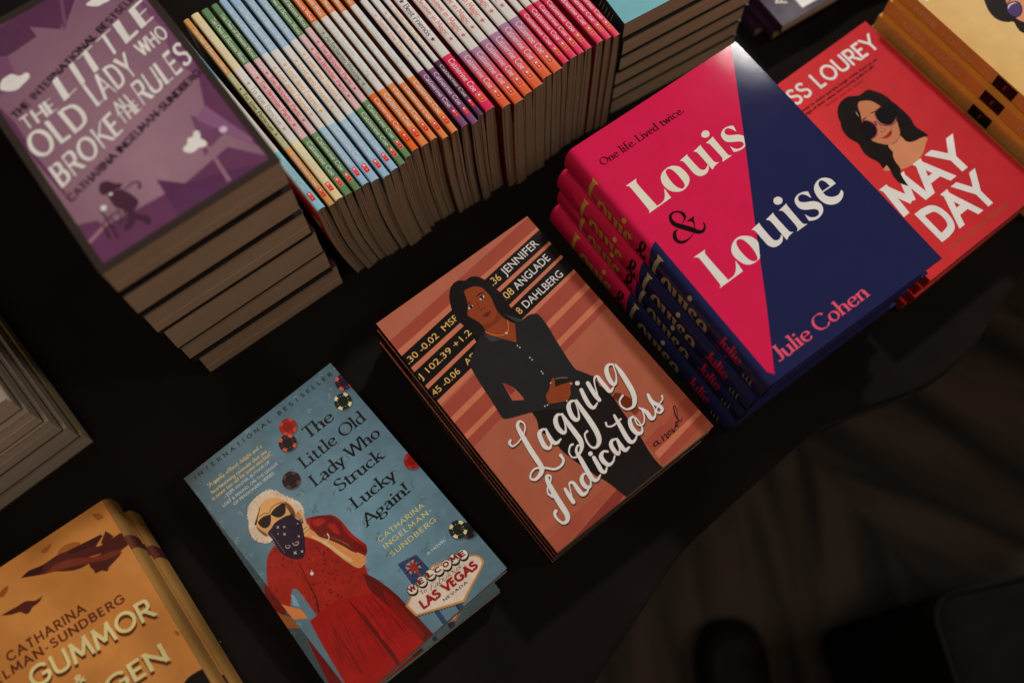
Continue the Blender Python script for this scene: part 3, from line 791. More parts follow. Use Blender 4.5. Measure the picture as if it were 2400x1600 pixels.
'blue': '''F 1 98,126,140 -374,4484 -389,4472 -417,4472 -431,4485 -417,4498 -388,4498
F 1 82,106,116 -395,4435 -412,4434 -434,4452 -437,4471 -420,4472 -399,4455
F 1 82,106,116 -420,4361 -437,4379 -449,4424 -445,4449 -427,4431 -415,4387
F 1 82,106,116 -486,4380 -492,4403 -480,4440 -464,4455 -458,4431 -470,4394
F 1 82,106,116 -516,4437 -512,4456 -490,4473 -473,4471 -477,4452 -499,4435
F 1 82,106,116 60,4461 41,4448 2,4449 -17,4462 2,4475 41,4475
F 1 82,106,116 20,4405 1,4405 -23,4425 -29,4446 -9,4446 15,4426
F 1 98,126,140 -20,4357 -36,4372 -46,4410 -40,4432 -24,4417 -13,4380
F 1 98,126,140 -82,4355 -87,4378 -75,4417 -58,4431 -53,4408 -65,4370
F 1 82,106,116 -124,4404 -118,4425 -91,4446 -71,4446 -77,4424 -104,4403
F 1 82,106,116 432,4496 413,4483 374,4484 356,4497 375,4510 413,4510
F 1 82,106,116 401,4434 380,4434 353,4457 346,4479 367,4478 394,4456
F 1 82,106,116 350,4404 334,4417 325,4450 332,4470 348,4458 357,4424
F 1 98,126,140 295,4404 289,4425 299,4458 316,4471 322,4450 311,4416
F 1 98,126,140 254,4444 260,4464 285,4483 304,4482 298,4462 274,4442
F 1 82,106,116 879,4467 862,4454 829,4454 812,4468 830,4481 863,4480
F 1 82,106,116 847,4416 828,4415 806,4433 803,4453 821,4455 843,4436
F 1 82,106,116 818,4341 801,4360 789,4405 794,4431 812,4413 824,4368
F 1 82,106,116 749,4358 744,4382 757,4421 774,4436 780,4412 767,4374
F 1 98,126,140 699,4402 707,4425 738,4448 760,4449 751,4426 721,4403
F 1 82,106,116 1239,4499 1224,4485 1195,4486 1181,4500 1196,4513 1225,4512
F 1 82,106,116 1219,4448 1201,4446 1179,4465 1175,4485 1194,4486 1216,4468
F 1 98,126,140 1185,4393 1169,4408 1159,4446 1165,4469 1182,4454 1192,4416
F 1 82,106,116 1124,4398 1119,4421 1130,4457 1148,4470 1153,4448 1141,4412
F 1 82,106,116 1067,4432 1077,4455 1109,4479 1131,4480 1122,4457 1090,4433
F 1 98,126,140 1694,4463 1674,4449 1635,4450 1617,4464 1637,4477 1675,4476
F 1 82,106,116 1649,4411 1630,4410 1608,4429 1604,4449 1623,4450 1645,4431
F 1 82,106,116 1614,4351 1597,4367 1587,4407 1594,4431 1611,4415 1621,4375
F 1 98,126,140 1554,4370 1548,4391 1559,4424 1576,4437 1582,4416 1571,4382
F 1 82,106,116 1480,4385 1492,4410 1529,4438 1555,4441 1543,4416 1505,4388
F 1 82,106,116 2064,4399 2047,4386 2015,4387 2000,4400 2016,4414 2049,4413
F 1 82,106,116 2037,4348 2018,4346 1995,4365 1992,4385 2011,4387 2033,4368
F 1 82,106,116 2003,4284 1986,4301 1975,4342 1982,4367 1999,4350 2010,4309
F 1 82,106,116 1932,4281 1927,4306 1942,4349 1961,4366 1965,4340 1951,4297
F 1 98,126,140 1893,4341 1900,4363 1929,4384 1950,4384 1942,4362 1914,4341
F 1 98,126,140 2514,4432 2496,4419 2460,4420 2443,4433 2462,4447 2497,4446
F 1 82,106,116 2498,4363 2475,4365 2446,4390 2439,4413 2462,4412 2492,4386
F 1 82,106,116 2445,4310 2427,4328 2416,4372 2423,4398 2440,4380 2451,4336
F 1 82,106,116 2377,4330 2372,4353 2385,4390 2403,4404 2408,4381 2395,4344
F 1 82,106,116 2328,4371 2336,4393 2367,4416 2389,4416 2381,4393 2350,4371
F 1 98,126,140 2890,4441 2874,4427 2843,4427 2829,4441 2845,4455 2875,4454
F 1 98,126,140 2867,4389 2848,4387 2825,4406 2822,4426 2841,4428 2864,4409
F 1 82,106,116 2834,4316 2816,4335 2805,4379 2812,4405 2830,4387 2841,4343
F 1 82,106,116 2760,4323 2756,4349 2772,4391 2791,4407 2795,4382 2780,4340
F 1 82,106,116 2704,4369 2715,4393 2750,4419 2774,4421 2764,4396 2728,4371
F 1 82,106,116 -385,4141 -402,4128 -434,4129 -450,4142 -434,4154 -401,4154
F 1 82,106,116 -386,4066 -409,4069 -441,4096 -451,4120 -428,4117 -395,4090
F 1 82,106,116 -446,4031 -462,4047 -473,4086 -468,4110 -452,4094 -440,4054
F 1 82,106,116 -513,4024 -517,4049 -505,4091 -487,4108 -483,4083 -495,4041
F 1 98,126,140 -539,4094 -535,4113 -513,4131 -495,4128 -499,4109 -521,4092
F 1 82,106,116 34,4136 12,4124 -30,4125 -52,4138 -30,4151 13,4150
F 1 82,106,116 -26,4089 -44,4087 -65,4105 -69,4124 -51,4126 -30,4108
F 1 82,106,116 -62,4049 -77,4062 -86,4093 -79,4113 -64,4101 -55,4069
F 1 98,126,140 -119,4031 -125,4054 -113,4093 -96,4108 -91,4084 -103,4046
F 1 82,106,116 -161,4082 -154,4102 -128,4123 -108,4122 -114,4101 -141,4081
F 1 82,106,116 449,4162 435,4149 407,4149 393,4163 407,4176 435,4175
F 1 82,106,116 456,4091 434,4094 403,4119 395,4142 418,4140 448,4114
F 1 82,106,116 398,4061 382,4075 372,4112 378,4133 394,4119 404,4083
F 1 82,106,116 333,4047 329,4072 342,4113 359,4130 364,4105 351,4063
F 1 82,106,116 274,4090 284,4114 318,4140 342,4142 332,4118 298,4092
F 1 82,106,116 871,4105 849,4093 807,4094 787,4107 808,4120 850,4119
F 1 82,106,116 817,4054 798,4053 775,4072 771,4092 790,4093 813,4074
F 1 82,106,116 781,4001 764,4016 754,4054 761,4077 777,4062 788,4024
F 1 82,106,116 717,3998 712,4022 724,4061 742,4076 747,4052 735,4013
F 1 82,106,116 659,4037 669,4061 702,4085 725,4087 715,4064 683,4039
F 1 82,106,116 1246,4172 1228,4159 1193,4160 1176,4173 1193,4186 1229,4186
F 1 82,106,116 1222,4111 1201,4111 1175,4134 1169,4155 1190,4155 1216,4132
F 1 98,126,140 1174,4069 1158,4084 1148,4121 1155,4143 1171,4128 1181,4091
F 1 98,126,140 1112,4068 1107,4091 1119,4128 1137,4143 1142,4120 1129,4082
F 1 98,126,140 1082,4125 1087,4145 1110,4162 1128,4160 1123,4140 1100,4123
F 1 82,106,116 1695,4096 1676,4083 1640,4084 1622,4098 1641,4111 1677,4110
F 1 82,106,116 1687,4018 1663,4022 1629,4050 1620,4075 1644,4071 1678,4043
F 1 82,106,116 1621,3985 1604,4001 1594,4041 1600,4065 1617,4049 1627,4008
F 1 82,106,116 1559,4003 1554,4025 1565,4058 1582,4070 1588,4049 1577,4016
F 1 82,106,116 1498,4029 1508,4052 1541,4076 1565,4078 1554,4055 1521,4030
F 1 82,106,116 2105,4104 2086,4091 2049,4092 2031,4105 2050,4118 2087,4118
F 1 82,106,116 2065,4053 2046,4051 2023,4070 2020,4091 2039,4092 2061,4073
F 1 98,126,140 2027,4005 2010,4019 2001,4055 2009,4076 2025,4063 2034,4027
F 1 98,126,140 1969,4014 1964,4035 1975,4067 1992,4079 1998,4058 1987,4026
F 1 82,106,116 1905,4036 1916,4059 1950,4084 1974,4085 1963,4062 1929,4037
F 1 82,106,116 2563,4114 2543,4101 2505,4102 2486,4115 2506,4129 2545,4128
F 1 82,106,116 2542,4042 2518,4045 2487,4071 2479,4094 2503,4092 2534,4066
F 1 82,106,116 2475,4030 2459,4042 2452,4072 2460,4091 2476,4080 2483,4049
F 1 82,106,116 2414,4005 2409,4029 2423,4068 2442,4084 2447,4060 2433,4020
F 1 82,106,116 2384,4066 2390,4086 2414,4104 2434,4101 2428,4081 2403,4063
F 1 98,126,140 2913,4095 2897,4082 2868,4082 2855,4096 2870,4109 2899,4109
F 1 98,126,140 2906,4033 2884,4034 2858,4056 2853,4078 2874,4078 2901,4055
F 1 98,126,140 2851,4014 2835,4024 2828,4054 2837,4072 2853,4062 2859,4032
F 1 98,126,140 2790,3985 2786,4010 2800,4049 2819,4064 2823,4040 2809,4001
F 1 98,126,140 2721,4017 2733,4043 2773,4071 2799,4073 2786,4048 2747,4020
F 1 98,126,140 -358,3871 -372,3858 -402,3859 -417,3872 -402,3885 -372,3884
F 1 82,106,116 -375,3817 -394,3817 -417,3837 -422,3857 -404,3857 -380,3837
F 1 82,106,116 -418,3789 -433,3800 -441,3830 -434,3848 -420,3837 -411,3807
F 1 98,126,140 -478,3751 -482,3777 -470,3820 -452,3837 -448,3811 -461,3768
F 1 82,106,116 -515,3816 -509,3836 -483,3857 -463,3856 -469,3835 -495,3815
F 1 82,106,116 54,3833 38,3820 6,3821 -10,3834 6,3847 39,3846
F 1 82,106,116 31,3778 12,3778 -12,3798 -17,3818 2,3818 26,3798
F 1 82,106,116 -8,3731 -24,3746 -34,3783 -28,3805 -12,3790 -2,3753
F 1 98,126,140 -67,3737 -73,3758 -62,3793 -46,3807 -40,3785 -51,3750
F 1 82,106,116 -98,3788 -94,3807 -72,3824 -54,3821 -59,3803 -81,3786
F 1 98,126,140 486,3837 470,3824 440,3825 425,3838 440,3851 471,3850
F 1 82,106,116 482,3769 460,3771 431,3796 423,3819 445,3817 474,3792
F 1 82,106,116 422,3757 406,3767 398,3796 406,3815 421,3804 429,3775
F 1 98,126,140 370,3746 364,3767 374,3800 391,3812 397,3791 386,3758
F 1 98,126,140 300,3764 311,3788 346,3814 370,3817 359,3793 324,3766
F 1 98,126,140 883,3767 862,3754 821,3755 800,3769 821,3781 863,3780
F 1 82,106,116 862,3689 838,3693 804,3721 794,3746 818,3742 853,3713
F 1 82,106,116 792,3674 776,3688 767,3721 774,3742 790,3729 799,3695
F 1 82,106,116 731,3662 726,3685 739,3724 756,3738 761,3715 748,3677
F 1 98,126,140 690,3713 697,3734 724,3754 744,3753 737,3732 710,3712
F 1 82,106,116 1266,3829 1249,3816 1218,3817 1202,3830 1218,3843 1250,3842
F 1 82,106,116 1259,3761 1237,3763 1207,3788 1200,3811 1222,3809 1252,3783
F 1 82,106,116 1203,3729 1186,3743 1177,3779 1184,3801 1200,3787 1209,3751
F 1 82,106,116 1143,3732 1137,3754 1149,3789 1166,3802 1172,3780 1160,3745
F 1 82,106,116 1106,3779 1111,3799 1136,3817 1155,3816 1150,3796 1125,3777
F 1 82,106,116 1659,3798 1639,3785 1600,3786 1581,3800 1601,3812 1640,3811
F 1 82,106,116 1634,3729 1611,3731 1581,3757 1574,3780 1597,3777 1626,3753
F 1 82,106,116 1576,3697 1560,3712 1550,3748 1557,3770 1574,3756 1583,3719
F 1 98,126,140 1509,3684 1505,3709 1519,3750 1538,3766 1542,3741 1528,3700
F 1 82,106,116 1456,3731 1465,3754 1499,3779 1522,3780 1512,3757 1479,3733
F 1 82,106,116 2081,3795 2067,3782 2039,3783 2025,3796 2040,3809 2068,3808
F 1 98,126,140 2081,3731 2060,3732 2032,3755 2025,3777 2047,3776 2075,3753
F 1 98,126,140 2027,3700 2011,3713 2002,3748 2009,3769 2026,3755 2034,3721
F 1 82,106,116 1965,3692 1960,3715 1973,3752 1992,3766 1996,3743 1983,3706
F 1 82,106,116 1907,3728 1917,3751 1951,3775 1975,3777 1965,3754 1931,3729
F 1 98,126,140 2514,3803 2499,3790 2471,3790 2457,3804 2472,3817 2500,3816
F 1 82,106,116 2497,3752 2478,3751 2455,3769 2452,3789 2471,3790 2494,3772
F 1 82,106,116 2456,3715 2440,3727 2432,3759 2440,3778 2456,3767 2464,3735
F 1 98,126,140 2390,3684 2386,3710 2402,3753 2421,3770 2425,3743 2409,3701
F 1 82,106,116 2340,3738 2350,3760 2383,3784 2406,3785 2397,3762 2363,3738
F 1 82,106,116 2943,3747 2927,3733 2897,3734 2882,3748 2898,3761 2929,3760
F 1 82,106,116 2932,3685 2911,3686 2884,3708 2878,3730 2900,3730 2927,3707
F 1 82,106,116 2880,3651 2864,3664 2856,3699 2863,3720 2880,3707 2888,3672
F 1 82,106,116 2823,3659 2818,3680 2829,3712 2847,3723 2853,3702 2841,3671
F 1 82,106,116 2752,3675 2764,3699 2801,3725 2826,3727 2814,3703 2777,3677
F 1 82,106,116 -371,3544 -385,3531 -411,3532 -424,3545 -411,3557 -384,3557
F 1 82,106,116 -355,3470 -378,3473 -410,3500 -419,3524 -396,3520 -364,3493
F 1 98,126,140 -411,3424 -428,3442 -440,3485 -435,3510 -418,3492 -406,3449
F 1 82,106,116 -472,3456 -478,3477 -469,3508 -453,3520 -447,3500 -456,3468
F 1 82,106,116 -521,3487 -514,3508 -488,3529 -467,3529 -474,3508 -501,3487
F 1 82,106,116 81,3543 62,3530 23,3532 4,3545 23,3557 62,3556
F 1 82,106,116 54,3477 32,3479 4,3504 -4,3526 17,3524 46,3500
F 1 82,106,116 7,3423 -10,3441 -22,3485 -18,3510 -1,3492 12,3448
F 1 98,126,140 -54,3460 -60,3480 -51,3510 -35,3521 -29,3501 -38,3471
F 1 82,106,116 -113,3481 -104,3503 -74,3526 -52,3527 -61,3505 -91,3482
F 1 98,126,140 467,3544 449,3532 413,3533 396,3547 414,3559 449,3558
F 1 82,106,116 434,3491 415,3490 391,3511 386,3531 405,3531 429,3511
F 1 82,106,116 397,3435 381,3452 370,3491 376,3515 392,3499 403,3459
F 1 98,126,140 329,3430 325,3455 338,3497 356,3513 360,3488 347,3446
F 1 82,106,116 270,3475 280,3498 315,3524 339,3526 328,3503 293,3477
F 1 82,106,116 907,3525 886,3512 846,3513 826,3527 846,3539 887,3538
F 1 82,106,116 870,3463 849,3465 822,3487 815,3509 836,3508 864,3485
F 1 82,106,116 827,3402 810,3420 797,3465 803,3491 820,3472 832,3428
F 1 98,126,140 753,3406 749,3432 763,3475 781,3493 785,3467 771,3424
F 1 82,106,116 727,3479 733,3499 756,3516 774,3514 769,3495 746,3477
F 1 82,106,116 1308,3450 1286,3437 1243,3439 1221,3453 1244,3465 1287,3464
F 1 98,126,140 1266,3386 1244,3388 1216,3412 1209,3434 1231,3432 1259,3408
F 1 82,106,116 1214,3348 1198,3363 1188,3400 1194,3423 1211,3408 1220,3370
F 1 82,106,116 1144,3329 1140,3355 1155,3400 1174,3417 1178,3391 1163,3346
F 1 98,126,140 1121,3405 1125,3425 1149,3442 1167,3440 1162,3420 1139,3404
F 1 82,106,116 1720,3490 1699,3477 1657,3479 1637,3492 1658,3505 1700,3503
F 1 82,106,116 1668,3438 1649,3438 1626,3457 1621,3477 1641,3478 1664,3458
F 1 82,106,116 1624,3412 1608,3422 1601,3451 1609,3469 1624,3459 1632,3430
F 1 82,106,116 1562,3377 1558,3402 1573,3443 1591,3460 1595,3434 1581,3393
F 1 82,106,116 1500,3419 1511,3443 1548,3469 1573,3472 1561,3447 1524,3421
F 1 82,106,116 2100,3503 2081,3490 2043,3492 2025,3505 2044,3518 2082,3517
F 1 82,106,116 2080,3434 2057,3436 2027,3462 2019,3485 2042,3483 2073,3457
F 1 98,126,140 2022,3397 2005,3413 1995,3451 2002,3474 2019,3459 2029,3420
F 1 98,126,140 1953,3389 1949,3414 1963,3456 1982,3472 1986,3447 1971,3405
F 1 82,106,116 1922,3455 1929,3475 1954,3493 1973,3491 1967,3471 1942,3453
F 1 82,106,116 2537,3436 2520,3424 2487,3424 2471,3438 2489,3451 2521,3450
F 1 98,126,140 2512,3382 2492,3382 2468,3402 2464,3422 2484,3423 2508,3402
F 1 82,106,116 2472,3326 2455,3343 2445,3383 2452,3406 2469,3390 2479,3350
F 1 82,106,116 2398,3313 2395,3340 2411,3384 2431,3402 2434,3375 2418,3330
F 1 82,106,116 2367,3384 2374,3405 2402,3424 2422,3423 2415,3403 2388,3383
F 1 82,106,116 2948,3429 2933,3416 2905,3417 2891,3430 2906,3443 2935,3442
F 1 82,106,116 2932,3378 2912,3377 2890,3395 2886,3415 2906,3417 2928,3397
F 1 98,126,140 2891,3334 2875,3348 2867,3382 2874,3403 2891,3389 2899,3355
F 1 82,106,116 2834,3342 2829,3362 2841,3394 2858,3405 2864,3385 2852,3353
F 1 82,106,116 2781,3370 2790,3392 2820,3413 2843,3413 2834,3392 2803,3370
F 1 82,106,116 -312,3248 -327,3236 -355,3237 -370,3250 -355,3262 -327,3261
F 1 82,106,116 -300,3173 -323,3176 -356,3204 -366,3228 -343,3224 -310,3196
F 1 82,106,116 -362,3143 -379,3158 -390,3197 -384,3219 -368,3204 -357,3165
F 1 82,106,116 -429,3132 -433,3158 -421,3200 -404,3216 -399,3191 -412,3149
F 1 82,106,116 -453,3205 -449,3224 -428,3240 -410,3237 -414,3219 -436,3203
F 1 98,126,140 72,3252 59,3240 32,3241 19,3254 32,3266 59,3265
F 1 82,106,116 82,3183 61,3186 30,3211 22,3234 44,3231 74,3206
F 1 82,106,116 27,3150 11,3165 0,3202 6,3224 22,3209 33,3172
F 1 82,106,116 -27,3175 -34,3193 -25,3221 -10,3231 -3,3213 -12,3185
F 1 98,126,140 -89,3189 -80,3211 -50,3234 -28,3235 -36,3213 -67,3190
F 1 98,126,140 456,3214 439,3202 404,3203 387,3216 404,3229 439,3227
F 1 82,106,116 431,3156 411,3157 385,3179 380,3200 399,3199 425,3177
F 1 82,106,116 392,3096 375,3114 363,3157 368,3182 385,3164 397,3121
F 1 98,126,140 326,3117 321,3139 332,3175 349,3188 354,3166 343,3130
F 1 98,126,140 296,3171 301,3190 323,3206 340,3204 336,3185 314,3169
F 1 98,126,140 863,3196 847,3184 816,3185 800,3199 816,3211 848,3210
F 1 82,106,116 854,3133 833,3135 804,3158 798,3180 819,3178 847,3155
F 1 98,126,140 797,3116 782,3128 774,3157 781,3175 796,3164 804,3135
F 1 82,106,116 736,3084 732,3109 746,3150 764,3166 768,3141 754,3100
F 1 82,106,116 704,3148 710,3168 735,3186 754,3184 748,3165 723,3146
F 1 82,106,116 1323,3200 1301,3188 1258,3189 1237,3203 1259,3215 1302,3214
F 1 82,106,116 1297,3124 1273,3128 1239,3157 1229,3181 1254,3177 1288,3148
F 1 98,126,140 1231,3094 1214,3110 1204,3149 1210,3172 1227,3156 1237,3117
F 1 82,106,116 1165,3096 1160,3120 1173,3158 1191,3173 1196,3149 1183,3111
F 1 82,106,116 1138,3158 1143,3177 1165,3193 1183,3191 1179,3172 1156,3156
F 1 98,126,140 1686,3136 1663,3124 1620,3125 1598,3139 1621,3151 1664,3150
F 1 82,106,116 1659,3059 1635,3063 1600,3092 1591,3117 1615,3112 1650,3083
F 1 82,106,116 1583,3060 1568,3070 1561,3099 1569,3117 1584,3106 1591,3078
F 1 82,106,116 1536,3063 1529,3081 1539,3108 1555,3118 1561,3100 1552,3072
F 1 82,106,116 1476,3078 1484,3100 1515,3122 1537,3122 1528,3100 1498,3078
F 1 98,126,140 2103,3148 2086,3136 2054,3137 2038,3150 2055,3163 2087,3162
F 1 98,126,140 2079,3094 2060,3094 2036,3114 2031,3135 2051,3135 2075,3115
F 1 82,106,116 2039,3046 2022,3061 2013,3098 2020,3120 2036,3105 2046,3068
F 1 82,106,116 1982,3067 1976,3086 1986,3116 2003,3126 2009,3107 1998,3077
F 1 82,106,116 1911,3080 1922,3103 1958,3128 1983,3130 1971,3107 1935,3082
F 1 98,126,140 2507,3125 2488,3112 2452,3113 2435,3127 2453,3139 2489,3138
F 1 82,106,116 2490,3056 2467,3059 2437,3084 2430,3107 2453,3105 2483,3079
F 1 98,126,140 2434,3014 2417,3031 2407,3071 2413,3095 2430,3078 2440,3038
F 1 82,106,116 2368,3028 2364,3050 2376,3085 2395,3099 2399,3076 2386,3041
F 1 82,106,116 2313,3063 2323,3086 2355,3109 2378,3109 2369,3087 2336,3064
F 1 82,106,116 2932,3146 2910,3133 2868,3135 2849,3148 2870,3161 2912,3160
F 1 82,106,116 2878,3096 2859,3095 2836,3114 2833,3134 2852,3135 2875,3116
F 1 82,106,116 2841,3040 2824,3056 2815,3095 2822,3118 2839,3102 2848,3063
F 1 82,106,116 2782,3064 2776,3083 2788,3114 2805,3125 2811,3105 2799,3075
F 1 82,106,116 2718,3083 2729,3106 2762,3129 2786,3130 2776,3108 2742,3084
F 1 82,106,116 -285,2891 -298,2879 -324,2880 -336,2893 -323,2905 -297,2904
F 1 82,106,116 -274,2824 -295,2826 -325,2851 -333,2873 -311,2871 -282,2846
F 1 82,106,116 -323,2772 -340,2790 -352,2833 -347,2858 -330,2840 -318,2797
F 1 82,106,116 -391,2784 -396,2808 -384,2847 -367,2862 -363,2838 -375,2799
F 1 98,126,140 -417,2850 -413,2868 -392,2884 -375,2881 -379,2863 -400,2847
F 1 98,126,140 108,2905 90,2893 56,2895 39,2908 56,2920 91,2918
F 1 98,126,140 83,2848 63,2849 38,2871 32,2891 52,2890 77,2869
F 1 98,126,140 34,2824 19,2836 11,2866 18,2884 33,2873 41,2843
F 1 82,106,116 -23,2802 -28,2825 -16,2863 1,2878 6,2854 -6,2816
F 1 98,126,140 -67,2851 -60,2872 -32,2892 -12,2892 -19,2872 -46,2851
F 1 98,126,140 496,2884 475,2873 434,2874 413,2887 434,2899 475,2898
F 1 98,126,140 448,2831 429,2832 405,2852 400,2872 419,2872 443,2851
F 1 98,126,140 409,2782 393,2798 383,2836 388,2857 405,2842 415,2805
F 1 82,106,116 354,2810 348,2828 357,2856 373,2866 379,2847 370,2820
F 1 98,126,140 302,2832 309,2852 337,2872 357,2872 350,2851 322,2831
F 1 98,126,140 896,2905 880,2892 850,2894 836,2907 851,2919 881,2918
F 1 82,106,116 903,2831 880,2834 847,2862 838,2885 861,2882 894,2854
F 1 98,126,140 833,2827 818,2837 810,2866 818,2884 833,2873 840,2844
F 1 82,106,116 772,2791 768,2816 782,2858 800,2874 804,2849 790,2808
F 1 82,106,116 731,2850 739,2871 767,2891 788,2891 780,2870 752,2850
F 1 82,106,116 1239,2868 1224,2856 1195,2857 1180,2871 1195,2883 1225,2882
F 1 82,106,116 1250,2793 1225,2797 1193,2825 1183,2849 1207,2845 1240,2817
F 1 98,126,140 1187,2757 1170,2774 1159,2814 1165,2838 1182,2821 1193,2780
F 1 82,106,116 1126,2784 1121,2804 1131,2835 1148,2846 1153,2826 1143,2795
F 1 82,106,116 1085,2820 1091,2840 1116,2858 1136,2856 1129,2837 1104,2819
F 1 82,106,116 1711,2807 1693,2795 1657,2796 1640,2809 1658,2822 1694,2820
F 1 82,106,116 1686,2748 1665,2749 1639,2771 1633,2792 1654,2791 1681,2769
F 1 82,106,116 1635,2719 1619,2732 1611,2765 1618,2784 1634,2771 1642,2739
F 1 82,106,116 1573,2702 1568,2725 1582,2764 1600,2779 1605,2755 1591,2716
F 1 82,106,116 1508,2738 1520,2762 1557,2787 1581,2790 1570,2766 1533,2740
F 1 82,106,116 2115,2876 2095,2863 2058,2865 2039,2879 2059,2891 2097,2889
F 1 82,106,116 2088,2813 2066,2815 2038,2839 2032,2860 2053,2859 2081,2835
F 1 82,106,116 2039,2761 2022,2779 2011,2821 2017,2845 2035,2828 2045,2786
F 1 98,126,140 1971,2777 1967,2799 1980,2836 1998,2850 2003,2827 1990,2791
F 1 82,106,116 1938,2830 1944,2850 1969,2867 1988,2865 1982,2846 1957,2829
F 1 82,106,116 2564,2808 2542,2796 2498,2798 2477,2811 2499,2824 2543,2822
F 1 82,106,116 2504,2759 2486,2759 2463,2778 2460,2797 2478,2798 2501,2779
F 1 82,106,116 2466,2711 2450,2726 2441,2762 2448,2783 2465,2769 2474,2732
F 1 82,106,116 2409,2725 2403,2745 2414,2776 2432,2787 2437,2767 2426,2736
F 1 98,126,140 2339,2742 2350,2765 2387,2790 2411,2792 2400,2769 2363,2744
F 1 82,106,116 2961,2809 2940,2797 2902,2799 2884,2812 2904,2824 2942,2823
F 1 98,126,140 2916,2760 2897,2760 2875,2778 2871,2798 2890,2799 2913,2780
F 1 82,106,116 2875,2721 2859,2734 2851,2766 2859,2786 2876,2774 2883,2741
F 1 82,106,116 2808,2697 2805,2722 2820,2763 2840,2779 2843,2754 2828,2713
F 1 82,106,116 2776,2761 2783,2781 2810,2800 2830,2798 2823,2778 2796,2760
F 1 82,106,116 -269,2585 -283,2573 -312,2574 -326,2587 -312,2599 -283,2598
F 1 82,106,116 -258,2512 -281,2516 -313,2543 -323,2566 -300,2562 -268,2535
F 1 82,106,116 -318,2479 -334,2495 -345,2534 -340,2556 -324,2540 -313,2502
F 1 82,106,116 -380,2488 -386,2510 -374,2546 -358,2559 -353,2537 -364,2501
F 1 82,106,116 -423,2534 -416,2554 -390,2573 -371,2572 -377,2552 -403,2533
F 1 82,106,116 139,2612 122,2600 89,2602 72,2614 89,2626 122,2625
F 1 98,126,140 116,2556 97,2557 71,2578 66,2598 85,2597 110,2576
F 1 82,106,116 74,2513 58,2528 47,2564 53,2586 69,2571 79,2534
F 1 82,106,116 11,2512 7,2535 18,2572 35,2586 40,2563 28,2526
F 1 98,126,140 -44,2551 -35,2573 -3,2596 19,2597 10,2575 -22,2552
F 1 98,126,140 535,2569 515,2557 475,2559 456,2572 476,2584 516,2582
F 1 82,106,116 491,2516 472,2516 448,2537 443,2557 462,2556 486,2536
F 1 82,106,116 448,2481 433,2494 424,2527 430,2547 446,2533 455,2501
F 1 82,106,116 395,2489 389,2508 399,2538 415,2549 421,2529 411,2499
F 1 82,106,116 362,2529 366,2548 388,2563 405,2561 401,2543 379,2527
F 1 82,106,116 890,2592 870,2580 829,2582 809,2595 830,2607 870,2605
F 1 82,106,116 837,2545 819,2545 798,2563 794,2582 812,2582 833,2564
F 1 98,126,140 800,2511 784,2522 776,2553 783,2571 798,2560 807,2529
F 1 82,106,116 741,2492 736,2515 749,2552 766,2566 771,2543 758,2506
F 1 98,126,140 698,2541 706,2561 733,2581 753,2580 746,2560 719,2540
F 1 82,106,116 1250,2542 1235,2530 1205,2532 1190,2544 1206,2557 1236,2555
F 1 82,106,116 1233,2489 1214,2489 1190,2509 1185,2529 1204,2529 1228,2509
F 1 82,106,116 1197,2429 1180,2446 1169,2487 1175,2512 1191,2494 1203,2453
F 1 82,106,116 1131,2444 1126,2466 1138,2502 1155,2516 1160,2494 1148,2458
F 1 98,126,140 1089,2492 1096,2512 1123,2531 1143,2530 1137,2510 1109,2491
F 1 82,106,116 1727,2546 1706,2534 1667,2536 1648,2549 1668,2561 1708,2560
F 1 82,106,116 1676,2499 1658,2499 1637,2517 1633,2536 1651,2537 1673,2519
F 1 98,126,140 1646,2432 1630,2450 1618,2492 1624,2516 1641,2498 1652,2457
F 1 98,126,140 1577,2443 1573,2466 1586,2505 1604,2519 1609,2496 1595,2457
F 1 82,106,116 1515,2481 1527,2504 1562,2528 1586,2530 1575,2507 1540,2483
F 1 82,106,116 2083,2530 2065,2518 2030,2520 2014,2533 2032,2545 2066,2543
F 1 82,106,116 2058,2473 2038,2474 2012,2496 2007,2517 2027,2516 2053,2494
F 1 82,106,116 2008,2447 1992,2459 1984,2490 1992,2509 2007,2497 2016,2466
F 1 82,106,116 1946,2424 1941,2448 1956,2487 1974,2502 1978,2478 1964,2439
F 1 82,106,116 1900,2475 1909,2496 1939,2517 1960,2517 1952,2496 1922,2475
F 1 82,106,116 2535,2494 2517,2482 2480,2483 2463,2497 2482,2509 2518,2507
F 1 82,106,116 2531,2416 2506,2421 2472,2450 2462,2474 2487,2470 2522,2441
F 1 82,106,116 2459,2397 2443,2411 2434,2447 2441,2469 2457,2454 2466,2418
F 1 82,106,116 2397,2401 2393,2423 2405,2457 2423,2470 2428,2448 2415,2413
F 1 82,106,116 2351,2442 2359,2462 2388,2483 2410,2482 2402,2461 2372,2441
F 1 82,106,116 2929,2486 2908,2474 2869,2476 2850,2489 2870,2501 2910,2500
F 1 82,106,116 2909,2414 2885,2417 2852,2445 2844,2469 2868,2465 2901,2438
F 1 98,126,140 2840,2400 2824,2412 2816,2444 2824,2464 2840,2451 2848,2419
F 1 82,106,116 2786,2408 2780,2428 2791,2457 2808,2467 2814,2448 2803,2419
F 1 98,126,140 2734,2434 2742,2455 2772,2475 2793,2474 2785,2454 2755,2434
F 1 98,126,140 -210,2308 -227,2296 -263,2298 -281,2311 -263,2323 -228,2321
F 1 82,106,116 -234,2248 -254,2250 -281,2273 -288,2294 -268,2292 -241,2269
F 1 82,106,116 -287,2230 -302,2242 -310,2271 -303,2289 -288,2277 -280,2248
F 1 82,106,116 -334,2238 -340,2255 -332,2282 -317,2291 -310,2273 -319,2247
F 1 82,106,116 -395,2251 -386,2272 -356,2294 -335,2294 -343,2273 -373,2251
F 1 82,106,116 109,2292 88,2281 47,2282 26,2296 47,2307 89,2305
F 1 98,126,140 63,2238 44,2238 19,2260 13,2280 32,2279 57,2258
